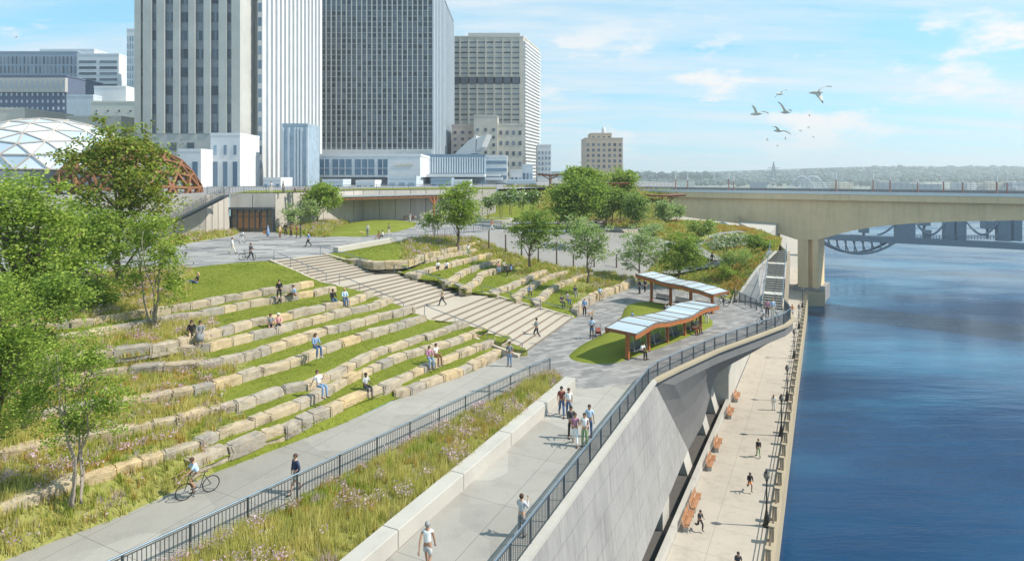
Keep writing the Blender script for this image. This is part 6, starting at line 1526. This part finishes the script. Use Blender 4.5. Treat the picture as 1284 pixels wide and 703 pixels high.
def bike():
    r = empty('bicycle', (0, 0, 0))
    for y in (-.52, .52):
        b = MB(); N = 28
        pts_ = [Vector((0, y+.33*math.cos(2*math.pi*k/N), .34+.33*math.sin(2*math.pi*k/N))) for k in range(N+1)]; b.loft(pts_, .022, n=6, up=Vector((1, 0, 0)), cap=False)
        w = b.build('wheel', M('tyre', (.02, .02, .02), .8), r, world=False, smooth=True); s = MB()
        for k in range(12): a = 2*math.pi*k/12; s.bar((0, y, .34), (0, y+.32*math.cos(a), .34+.32*math.sin(a)), .006, .006, up=Vector((1, 0, 0)))
        s.loft([(-.04, y, .34), (.04, y, .34)], .03, n=8); so_ = s.build('spokes', GALV, w, world=False)
    b = MB(); j = dict(bb=(0, -.08, .3), seat=(0, -.25, .82), head=(0, .36, .82), hl=(0, .4, .68), ra=(0, -.52, .34), fa=(0, .52, .34), st=(0, -.28, .9), hb=(0, .33, .98))
    for a, c in (('bb', 'seat'), ('bb', 'hl'), ('seat', 'head'), ('head', 'hl'), ('hl', 'fa'), ('ra', 'bb'), ('ra', 'seat'), ('seat', 'st'), ('head', 'hb')): b.loft([j[a], j[c]], .018, n=6, up=Vector((1, 0, 0)))
    b.build('frame', M('bike_frame', (.05, .06, .07), .4), r, world=False)
    b = MB(); b.loft([(-.28, .22, 1.0), (-.2, .33, 1.0), (.2, .33, 1.0), (.28, .22, 1.0)], .014, n=6); b.build('handlebar', RAIL_D, r, world=False)
    b = MB(); b.loft([(0, -.4, .93), (0, -.3, .94), (0, -.12, .93)], [.07, .06, .02], [.03, .03, .02], n=8); b.build('saddle', TIMBER_D, r, world=False)
    b = MB(); b.bar((-.12, .02, .2), (-.04, .02, .2), .08, .02); b.bar((.04, -.18, .4), (.12, -.18, .4), .08, .02); b.loft([(.04, -.18, .4), (0, -.08, .3), (-.04, .02, .2)], .012, n=5); b.build('pedal', GALV, r, world=False)
    return r
BK0 = None
def place_bike(loc, face, label, tilt=0):
    global BK0
    if BK0 is None: BK0 = bike(); o = BK0
    else: o = copy_tree(BK0)
    o.location = loc; o.rotation_euler = (0, R(tilt), R(face-90)); tag(o, label, 'bicycle'); return o
pe = person
# --- foreground ramp
pe(P(704,521), 275, 'walk', 'man in maroon shirt and blue jeans walking on the ramp beside a woman in white', 'maroon', 'jean', 'm', 'k', 1.06)
pe(P(713,522), 270, 'walk', 'person with dark curly hair in white tee and blue jeans walking on the ramp', 'white', 'jean', 'm', 'k', 1.02)
pe(P(716,549), 280, 'stand', 'man in dark jacket at the back left of the group of four on the ramp', 'dark', 'black', 'm', 'k', 1.04, sleeve=.95, arms='front')
pe(P(721,557), 268, 'walk', 'woman in mauve top and white trousers in the group on the ramp', 'mauve', 'white', 'm', 'b', 1.02, arms='front', sleeve=.3)
pe(P(733,559), 262, 'stand', 'woman in white top and green trousers in the group on the ramp', 'white', 'green', 'l', 'b', 1.04, arms='front', sleeve=.1, long=True)
pe(P(739,547), 265, 'stand', 'curly haired person in pale blue shirt half hidden behind the woman in green trousers', 'lblue', 'jean', 'm', 'b', 1.04)
pe(P(536,716), 85, 'walk', 'man in white tank top seen from behind at the bottom edge of the ramp', 'white', 'lgrey', 'm', 'g', 1.08, sleeve=.05, legs=.5, lean=.02)
pe(P(654,672), 60, 'stand', 'person in grey raising a camera at the ramp railing near the bottom edge', 'lgrey', 'grey', 'l', 'b', 1.0, arms='up', sleeve=.9)
# --- path
cyc = P(248,621); pe(cyc+Vector((0, 0, 0)), 222, 'ride', 'man in striped shirt and khaki shorts riding a bicycle down the path', 'lblue', 'khaki', 'm', 'b', 1.05, legs=.5); place_bike(cyc, 222, 'dark city bicycle ridden by the man in the striped shirt on the path')
pe(P(371,617), 230, 'walk', 'man in navy jacket and shorts walking on the path behind the railing', 'navy', 'grey', 'l', 'b', 1.05, sleeve=.98, legs=.5, arms='hip')
pe(P(639,459), 265, 'stand', 'man in grey tee and jeans standing at the foot of the stair by the path', 'grey', 'ljean', 'm', 'k', 1.1)
# --- stair
pe(sl(.36).lerp(sr(.36), .42), 165, 'walk', 'woman in dark clothes striding across the stair landing', 'khaki', 'dark', 'l', 'b', 1.05, long=True, arms=('front', 'swing'))
# --- plaza
pe(P(673,424), 140, 'walk', 'man in grey top and dark trousers walking at the foot of the stair', 'grey', 'dark', 'm', 'k', 1.08, arms='front')
pe(P(742,424), 265, 'stand', 'man in pale blue shirt and blue shorts standing with a stroller', 'lblue', 'jean', 'd', 'k', 1.12, legs=.55, arms='lap')
pe(P(733,396), 270, 'stand', 'man in denim jacket and black trousers standing with a small tan dog', 'blue', 'black', 'l', 'g', 1.08, sleeve=.95)
quad(P(741,396), 20, 'small tan dog beside the man in the denim jacket', (.40, .22, .09), .5)
pe(P(802,368), 200, 'stand', 'left dark clothed person beneath the left end of the rear shelter', 'black', 'dark', 'l', 'k', 1.05, sleeve=.95)
pe(P(809,368), 230, 'walk', 'right dark clothed person in white shoes beneath the left end of the rear shelter', 'dark', 'black', 'l', 'k', 1.08, shoe='white', arms='hip')
pe(P(838,403), 270, 'stand', 'man in pale blue shirt and cream trousers standing on the plaza lawn edge', 'lblue', 'cream', 'l', 'k', 1.08, arms='front')
pe(P(834,401), 290, 'stand', 'woman in dark top and grey trousers beside the man in cream trousers', 'dark', 'lgrey', 'l', 'b', .98, long=True)
pe(P(793,405,.15), 300, 'stand', 'child in bright blue on the plaza lawn', 'blue', 'blue', 'l', 'b', .68)
pe(P(776,415,.12), 60, 'stand', 'child in peach dress at the edge of the plaza lawn', 'pink', 'pink', 'l', 'y', .7, dress=True, long=True, legs=.5)
fd_ = (fp[-1]-fp[0]).normalized(); fa = math.degrees(math.atan2(fd_.y, fd_.x))-90
pe(P(803,449), fa, 'sit', 'man in white shirt and black trousers hunched on the nearest swing bench', 'white', 'black', 'm', 'k', 1.08, lean=.4)
m_ = (fp[3]+fp[4])/2
pe(m_-fd_*.35+Vector((.12, -.1, 0)), fa, 'sit', 'left of the couple in dark clothes on the far swing bench', 'dark', 'maroon', 'l', 'b', 1.04, long=True)
pe(m_+fd_*.35+Vector((.12, -.1, 0)), fa, 'sit', 'right of the couple in dark clothes on the far swing bench', 'grey', 'brown', 'm', 'k', 1.06)
pe(P(886,406,.0), 100, 'stand', 'woman in cream trousers and dark top standing beside the last post of the front shelter', 'grey', 'cream', 'd', 'k', 1.1, long=True)
c2 = P(905,384); pe(c2, 10, 'ride', 'cyclist in white and dark clothes behind the tip of the rear shelter', 'lgrey', 'dark', 'l', 'k', 1.05, sleeve=.9); place_bike(c2, 10, 'bicycle ridden past the tip of the rear shelter')
pe(P(962,397), 250, 'stand', 'person in mauve top near the foot of the river stair', 'mauve', 'dark', 'm', 'k', 1.05)
pe(P(969,397), 270, 'stand', 'person in pale blue hooded coat near the foot of the river stair', 'lblue', 'cream', 'l', 'y', 1.1, sleeve=.98)
c3 = P(958,407); pe(c3, 200, 'ride', 'grey clad cyclist by the curved railing near the river stair', 'lgrey', 'grey', 'l', 'g', 1.0, sleeve=.9); place_bike(c3, 200, 'bicycle ridden by the grey clad cyclist at the curved railing')
st_ = empty('stroller', P(750,421), 'small grey stroller beside the man in blue shorts', 'stroller'); b = MB(); p = Vector(st_.location)
b.obox(p+UP*.45, (.2, 0, 0), (0, .28, .1), (0, -.05, .12)); b.build('seat_shell', cloth(C_['maroon']), st_)
for s_ in (-1, 1):
    b = MB(); b.bar(p+Vector((s_*.22, .35, 1.0)), p+Vector((s_*.22, -.35, .12)), .03, .03); b.bar(p+Vector((s_*.22, -.2, .5)), p+Vector((s_*.22, .3, .12)), .03, .03); b.build('frame', RAIL_D, st_)
    for y in (-.35, .3): b = MB(); b.loft([p+Vector((s_*.22-.02, y, .12)), p+Vector((s_*.22+.02, y, .12))], .12, n=12); b.build('wheel', RAIL_D, st_)
# --- seated on the rows; feet on the tread below, seat height .5
def onrow(px, py, z, face, label, **k):
    p = P(px, py, z); k.setdefault('seat', .55); face += 22 if face >= 270 else -15; return pe(p, face, k.pop('pose', 'sit'), label, **k)
onrow(350,373,3.75+.42, 270, 'woman with black hair in black jacket sitting on the topmost left stone row', top='black', bot='black', skin='l', hair='k', long=True, sleeve=.95, scale=1.05)
onrow(371,371,3.75+.42, 205, 'man in denim shirt and brown shorts lounging on the topmost left stone row', top='ljean', bot='brown', skin='l', hair='b', pose='ground', arms='front', sleeve=.9, scale=1.05, lean=.3)
quad(P(351,381,3.3+.42), 280, 'black and white dog standing below the woman in the black jacket', (.06, .05, .045), .55)
onrow(417,385,2.85+.42, 290, 'man in black shirt and blue jeans sitting near the stair end of a stone row', top='black', bot='jean', skin='d', hair='k', sleeve=.9, scale=1.08, shoe='lgrey')
onrow(432,384,2.85+.42, 280, 'person in pale blue shirt and jeans sitting beside the man in the black shirt', top='lblue', bot='jean', skin='l', hair='y', sleeve=.9, scale=1.08)
onrow(339,419,2.35+.42, 275, 'woman in grey top and shorts sitting beside a woman in pink', top='grey', bot='dark', skin='m', hair='b', long=True, legs=.5, scale=1.08)
onrow(349,418,2.35+.42, 270, 'blonde woman in pink top and black trousers with a pale hat sitting on the stones', top='pink', bot='black', skin='l', hair='y', long=True, hat='cream', sleeve=.9, scale=1.05)
onrow(240,430,2.85+.42, 280, 'woman in black headscarf and black clothes sitting left on the stone row', top='black', bot='tan', skin='m', hair='k', long=True, sleeve=.98, scale=1.08)
onrow(251,431,2.85+.42, 275, 'woman in black headscarf and patterned dress sitting right on the stone row', top='grey', bot='grey', skin='m', hair='k', long=True, dress=True, sleeve=.98, scale=1.08)
onrow(395,447,1.85+.42, 300, 'woman in denim shirt and jeans sitting alone amid the left stone rows', top='ljean', bot='jean', skin='m', hair='b', long=True, sleeve=.9, scale=1.12, shoe='lgrey')
onrow(400,497,.9+.42, 310, 'man in white shirt and denim overalls reclining on the stones', top='white', bot='ljean', skin='l', hair='b', pose='leanback', arms=('up', 'prop'), scale=1.1)
onrow(458,497,.0+.42, 300, 'man in grey tee and dark trousers sitting on the second lowest stone row', top='lgrey', bot='dark', skin='d', hair='k', scale=1.08)
onrow(538,460,.45+.2, 280, 'woman in mauve shirt and pale jeans sitting on the lower left stone rows', top='mauve', bot='ljean', skin='l', hair='b', long=True, sleeve=.9, scale=1.1)
onrow(546,457,.45+.25, 300, 'person in white top sitting beside the woman in the mauve shirt', top='white', bot='brown', skin='m', hair='k', sleeve=.3, scale=1.1)
bp_ = empty('backpack', P(428,384,3.3), 'dark backpack standing at the feet of the seated couple', 'backpack'); b = MB(); p = Vector(bp_.location); b.loft([p, p+UP*.15, p+UP*.4, p+UP*.5], [.15, .17, .15, .06], [.1, .12, .1, .05], n=10, up=Vector((0, 1, 0))); b.build('bag_body', cloth(C_['dark']), bp_, smooth=True); b = MB(); b.loft([p+UP*.12+Vector((0, -.12, 0)), p+UP*.25+Vector((0, -.12, 0))], [.1, .09], [.04, .03], n=8, up=Vector((0, 1, 0))); b.build('pocket', cloth(C_['grey']), bp_)
pe(P(247,356,4.95), 200, 'ground', 'blonde woman in black top and jeans sitting on the upper lawn', 'black', 'jean', 'l', 'y', 1.1, long=True, arms='front')
pe(P(227,357,4.95), 20, 'ground', 'figure in dark grey lying back on the upper lawn beside the blonde woman', 'dark', 'grey', 'l', 'b', 1.0, arms='prop', lean=-.5)
# right terraces
pe(P(549,337,3.75), 275, 'ground', 'left person in white top sitting on the grass between the curved rows', 'white', 'black', 'm', 'k', 1.05, long=True)
pe(P(560,337,3.75), 265, 'ground', 'right person in white top sitting on the grass between the curved rows', 'white', 'black', 'm', 'b', 1.05)
pe(P(587,319,4.0), 280, 'sit', 'man in white shirt and green trousers sitting on the topmost curved stone row', 'white', 'green', 'm', 'k', 1.05, sleeve=.3, shoe='white')
pe(P(625,341,2.5), 280, 'sit', 'woman in pink top sitting left in the group of three on the curved stones', 'pink', 'ljean', 'm', 'k', 1.0, long=True)
pe(P(632,340,2.5), 300, 'sit', 'man in cream top and black trousers in the middle of the group of three', 'cream', 'black', 'l', 'k', 1.05)
pe(P(641,345,2.2), 190, 'sit', 'person in bright blue shirt sitting right in the group of three', 'blue', 'black', 'm', 'k', 1.05, long=True)
pe(P(663,371,1.2), 290, 'sit', 'person in pale denim hunched on a curved stone row by the stair', 'ljean', 'dark', 'l', 'g', 1.05, sleeve=.95, lean=.5)
pe(P(704,385,.55), 300, 'sit', 'man in dark top of the couple on the lower curved row', 'dark', 'dark', 'l', 'b', 1.08)
pe(P(711,382,.6), 300, 'sit', 'person in blue jeans of the couple on the lower curved row', 'grey', 'jean', 'l', 'k', 1.08, long=True)
pe(P(721,372,.8), 285, 'sit', 'person in navy sitting alone on the curved row above the couple', 'navy', 'grey', 'm', 'k', 1.0)
pe(P(752,376,.1), 280, 'sit', 'man in pale blue top and khaki trousers sitting on the outermost curved stones', 'lblue', 'khaki', 'd', 'g', 1.08, seat=.6)
# --- upper plaza
pe(P(291,318,U), 20, 'walk', 'woman all in white walking across the upper plaza', 'white', 'cream', 'l', 'k', 1.1, sleeve=.95)
pe(P(303,305,U), 40, 'walk', 'man in white tee and grey trousers leaning forward near the entrance bed', 'white', 'lgrey', 'd', 'k', 1.05, lean=.3)
bq = P(310,326,U); pe(P(314,326,U), 345, 'walk', 'man in dark suit wheeling a bicycle across the upper plaza', 'dark', 'dark', 'm', 'k', 1.08, sleeve=.98, arms=('front', 'front')); place_bike(bq, 0, 'pale tyred bicycle wheeled by the man in the dark suit')
pe(P(336,296,U), 200, 'stand', 'woman in blue with an orange bag beside the entrance', 'blue', 'blue', 'l', 'b', 1.05, dress=True, long=True)
bg = empty('handbag', P(332,296,U), 'orange shopping bag hanging beside the woman in blue', 'bag'); p = Vector(bg.location); b = MB(); b.box(p+UP*.3, .4, .2, .5); b.build('bag_body', cloth(C_['orange']), bg); b = MB(); b.loft([p+UP*.8+Vector((-.12, 0, 0)), p+UP*1.0, p+UP*.8+Vector((.12, 0, 0))], .015, n=5, up=Vector((0, 1, 0))); b.build('handle', cloth(C_['brown']), bg)
for i, (x, y, t_, b_, lb) in enumerate(((351,298,'tan','brown','woman in long tan coat, leftmost of the five people talking by the entrance'), (358,295,'black','black','second from left of the five people talking by the entrance, all in black'), (365,297,'brown','black','middle of the five people talking by the entrance, in brown jacket'), (372,298,'maroon','brown','second from right of the five people talking by the entrance, in dark red'), (377,298,'dark','dark','rightmost of the five people talking by the entrance, in dark clothes'))):
    pe(P(x, y, U), [350, 270, 280, 200, 190][i], 'stand', lb, t_, b_, 'lmmld'[i], 'bkkbk'[i], 1.1, sleeve=.95, long=i in (0, 2), arms='front' if i == 2 else None)
pe(P(387,309,U), 190, 'walk', 'man in blue shirt and black trousers striding left across the upper plaza', 'blue', 'black', 'l', 'b', 1.1, sleeve=.9)
pe(P(461,296,U), 250, 'stand', 'man in grey trousers and blue bag walking a pale dog past the upper lawn', 'cream', 'grey', 'l', 'g', 1.08, sleeve=.9)
quad(P(454,294.5,U), 180, 'pale yellow dog led past the upper lawn', (.55, .42, .22), .62)
pe(P(488,295,U), 200, 'walk', 'woman in tan shirt and cream trousers walking beside the upper lawn', 'khaki', 'cream', 'm', 'r', 1.08)
pe(P(475,302,U+.15), 200, 'sit', 'left of two people sitting on the long bench block, in brown', 'brown', 'tan', 'l', 'b', 1.0, long=True)
pe(P(480,301,U+.15), 200, 'sit', 'right of two people sitting on the long bench block, in white', 'white', 'dark', 'm', 'k', 1.05)
pe(P(514,279,U), 250, 'stand', 'woman in long pale robe and dark scarf beside the pergola post', 'lgrey', 'lgrey', 'm', 'k', 1.15, dress=True, long=True, legs=1.0, sleeve=.98)
pe(P(617,289,U), 180, 'walk', 'person in orange top and white trousers by the railing at the head of the slope', 'orange', 'white', 'm', 'r', 1.1, sleeve=.8)
for i, x in enumerate((340, 355)):
    q = PD(x, 240, 92); q.z = ZT; pe(q, [300, 200][i], 'stand', ['person in pale top standing on the roof terrace behind the railing', 'person in black standing on the roof terrace behind the railing'][i], ['lgrey', 'black'][i], ['cream', 'black'][i], 'l', 'b', 1.15, sleeve=.9)
pe(P(893,333,1.95), 200, 'walk', 'man in dark clothes walking on the curving hill path', 'dark', 'dark', 'm', 'k', 1.1, sleeve=.9)
# --- riverwalk
c4 = P(993,397,RW); pe(c4, 255, 'ride', 'cyclist in orange jacket on the riverwalk near the bridge', 'orange', 'lgrey', 'l', 'r', 1.35, sleeve=.9); o = place_bike(c4, 255, 'bicycle ridden by the orange jacketed cyclist on the riverwalk'); o.scale = (1.3,)*3
pe(P(970,514,RW), 70, 'stand', 'person with long red brown hair all in white on the riverwalk beside the lamp posts', 'white', 'white', 'l', 'r', 1.0, long=True, sleeve=.8)
pe(P(951,573,RW), 80, 'walk', 'red haired person in black jacket walking away on the riverwalk', 'black', 'green', 'l', 'r', 1.0, sleeve=.98)
pe(P(940,616,RW), 265, 'run', 'runner in black top and orange shorts on the riverwalk', 'black', 'orange', 'd', 'k', .98, legs=.5, sleeve=.9)
pe(P(877,665,RW), 290, 'run', 'runner in black with pale sleeves on the riverwalk near the benches', 'dark', 'black', 'm', 'k', .95, sleeve=.6)
pe(P(925,722,RW), 265, 'run', 'dark haired runner just entering at the bottom edge of the riverwalk', 'dark', 'black', 'm', 'k', 1.0)
# gulls
def gull(c, wl, wr_, hd, label, sc_=1.0, dark=True):
    """c centre, wl/wr: wing tip offsets (x,z) in metres seen from the front, hd: body heading degrees"""
    h = Vector((math.cos(R(hd)), math.sin(R(hd)), 0)); b = MB(); c = Vector(c)
    b.loft([c-h*.32, c-h*.18, c, c+h*.16, c+h*.25, c+h*.30, c+h*.37], [.09, .07, .1, .085, .055, .05, .012], [.015, .05, .085, .08, .05, .045, .01], n=8)
    for w in (wl, wr_):
        tip = Vector((w[0], w[2] if len(w) > 2 else 0, w[1])); n_ = 6; pts_ = []
        for k in range(n_+1):
            t = k/n_; pts_.append(c+tip*t+UP*.14*math.sin(math.pi*t)*(1 if w[1] > -.2 else .6)-h*.08*t*t)
        b.loft(pts_, [.15, .15, .14, .13, .1, .06, .01], [.015]*7, n=6, up=UP if abs(w[1]) < abs(w[0])*1.5 else Vector((0, -.6, .2)))
        for k in range(6*(n_-1), 0): pass
    nf = len(b.f); b.m = [1 if (sum(Vector(b.v[j]).__sub__(c).length for j in f)/len(f)) > .58 and dark else 0 for f in b.f]
    o = b.build('gull', [M('gull_white', (.60, .56, .50), .8), M('gull_wingtip', (.12, .11, .11), .8)], smooth=True)
    # move origin
    o.data.transform(Matrix.Translation(-c)); o.location = c; o.scale = (sc_,)*3; return tag(o, label, 'gull', 'gulls flying over the river')
Yg = 34; s_ = Yg/F
gull(PD(1024, 116, Yg), (.72, .30), (.1, -.62, -.3), 150, 'largest gull, at the upper right of the flock with one wing hanging down', 1.08)
gull(PD(985, 141, Yg+2), (-.52, .62), (.32, .05), 200, 'white gull with one wing raised in the middle of the flock', 1.02)
gull(PD(949, 143, Yg+2), (-.38, .5), (.62, .02), 160, 'leftmost gull with a dark level wing and one wing raised', 1.02)
gull(PD(977, 164, Yg+4), (-.5, .22), (.62, -.2), 190, 'grey winged gull gliding at the bottom of the flock', 1.05)
gull(PD(978, 118, Yg+12), (-.45, -.28), (.48, .3), 200, 'small pale gull banking at the top of the flock', 1.0)
for i, (x, y, a, c_) in enumerate(((1004, 164, (-.5, .1), (.5, .1)), (962, 176, (0, .6), (.3, 0)), (985, 174, (.02, .5), (.04, -.3)), (1015, 145, (.02, .3), (.05, -.3)), (1014, 160, (-.1, .1), (.15, .1)), (975, 183, (-.2, .1), (.15, .15)), (1020, 172, (-.2, .1), (.2, .1)), (20, 47, (-.5, .15), (.5, .15)))):
    gull(PD(x, y, 75), a, c_, 170, ['tiny distant gull right of the gliding gull', 'tiny distant gull lowest on the left of the flock', 'tiny distant gull below the gliding gull', 'tiny distant gull under the largest gull', 'tiny distant gull right of centre in the flock', 'tiny distant gull at the very bottom of the flock', 'tiny distant gull at the lower right of the flock', 'tiny distant gull in the sky over the far left buildings'][i], .5)
finish_jobs(POST)

# ================================================================= LIGHT, SKY, CAMERA
AZ, EL = -6.0, 46.0      # sun azimuth from +X (degrees, counter-clockwise), elevation
sd_ = Vector((math.cos(R(EL))*math.cos(R(AZ)), math.cos(R(EL))*math.sin(R(AZ)), math.sin(R(EL))))
sun = bpy.data.lights.new('sun', 'SUN'); sun.energy = 4.7; sun.angle = R(.6); sun.color = (1, .93, .81)
so = bpy.data.objects.new('sun', sun); COL.objects.link(so); so.rotation_euler = (-sd_).to_track_quat('-Z', 'Y').to_euler(); so.location = (0, 0, 60)
w = bpy.data.worlds.new('World'); sc.world = w; w.use_nodes = True; n = w.node_tree.nodes; l = w.node_tree.links; n.clear()
out = n.new('ShaderNodeOutputWorld'); bgn = n.new('ShaderNodeBackground'); l.new(bgn.outputs[0], out.inputs[0])
sky = n.new('ShaderNodeTexSky'); sky.sky_type = 'NISHITA'; sky.sun_disc = False; sky.sun_elevation = R(EL); sky.sun_rotation = R(90-AZ); sky.air_density = 1.0; sky.dust_density = .6; sky.ozone_density = 1.6
tc = n.new('ShaderNodeTexCoord'); sep = n.new('ShaderNodeSeparateXYZ'); l.new(tc.outputs['Generated'], sep.inputs[0])
def mth(op, a, b_=None, c_=None):
    m_ = n.new('ShaderNodeMath'); m_.operation = op
    for i, v in enumerate((a, b_, c_)):
        if v is None: continue
        if isinstance(v, (int, float)): m_.inputs[i].default_value = v
        else: l.new(v, m_.inputs[i])
    return m_.outputs[0]
z_ = mth('MAXIMUM', sep.outputs[2], .0); den = mth('ADD', z_, .12)
cx = mth('DIVIDE', sep.outputs[0], den); cy = mth('DIVIDE', sep.outputs[1], den)
cv = n.new('ShaderNodeCombineXYZ'); l.new(cx, cv.inputs[0]); l.new(cy, cv.inputs[1])
n1 = noise(n, l, mapv(n, l, cv.outputs[0], (.7, 2.9, 1), (0, 0, R(-22))), .55, 9, .68)     # streaky high cloud
n2 = noise(n, l, mapv(n, l, tc.outputs['Generated'], (5.5, 5.5, 15)), 1.0, 7, .6)             # puffs near the horizon
f1 = ramp(n, l, n1, [(.40, (0, 0, 0)), (.64, (.85, .85, .85))]); f2 = ramp(n, l, n2, [(.53, (0, 0, 0)), (.62, (.95, .95, .95))])
lowm = ramp(n, l, z_, [(.02, (.2, .2, .2)), (.08, (1, 1, 1)), (.19, (1, 1, 1)), (.28, (0, 0, 0))])
f2 = mixc(n, l, 1.0, f2, lowm, 'MULTIPLY')
base = mixc(n, l, .5, mixc(n, l, 1.0, sky.outputs[0], (.86, 1.02, 1.12), 'MULTIPLY'), (3.0, 7.3, 9.0))
k = mixc(n, l, f1, base, (6.2, 6.6, 7.0)); k = mixc(n, l, f2, k, (7.2, 7.1, 7.0))
l.new(k, bgn.inputs[0]); bgn.inputs[1].default_value = .098
cam = bpy.data.cameras.new('camera'); co = bpy.data.objects.new('camera', cam); COL.objects.link(co); sc.camera = co
co.location = (0, 0, CZ); co.rotation_euler = (R(90), 0, 0); cam.sensor_width = 36; cam.lens = 36*F/1284; cam.shift_y = -(351.5-HY)/1284; cam.clip_end = 9000; cam.clip_start = .5
sc.view_settings.view_transform = 'Standard'; sc.view_settings.look = 'None'; sc.view_settings.exposure = .5; sc.view_settings.gamma = 1

# haze: one closed box of thin even air round the whole scene
hz = MB(); hz.obox((300, 2300, 60), (3400, 0, 0), (0, 2400, 0), (0, 0, 76)); hm = bpy.data.materials.new('haze_air'); hm.use_nodes = True; hn = hm.node_tree.nodes; hn.clear()
ho = hn.new('ShaderNodeOutputMaterial'); pv = hn.new('ShaderNodeVolumePrincipled'); pv.inputs['Color'].default_value = (.86, .93, 1, 1); pv.inputs['Density'].default_value = .0003; pv.inputs['Anisotropy'].default_value = .2
hm.node_tree.links.new(pv.outputs[0], ho.inputs['Volume']); tag(hz.build('haze', hm), 'thin pale blue haze filling the air over the river and city', 'haze', None, 'stuff')
for o in sc.objects:
    if 'label' in o and not 4 <= len(o['label'].split()) <= 16: print('LABEL', o.name, len(o['label'].split()), o['label'])
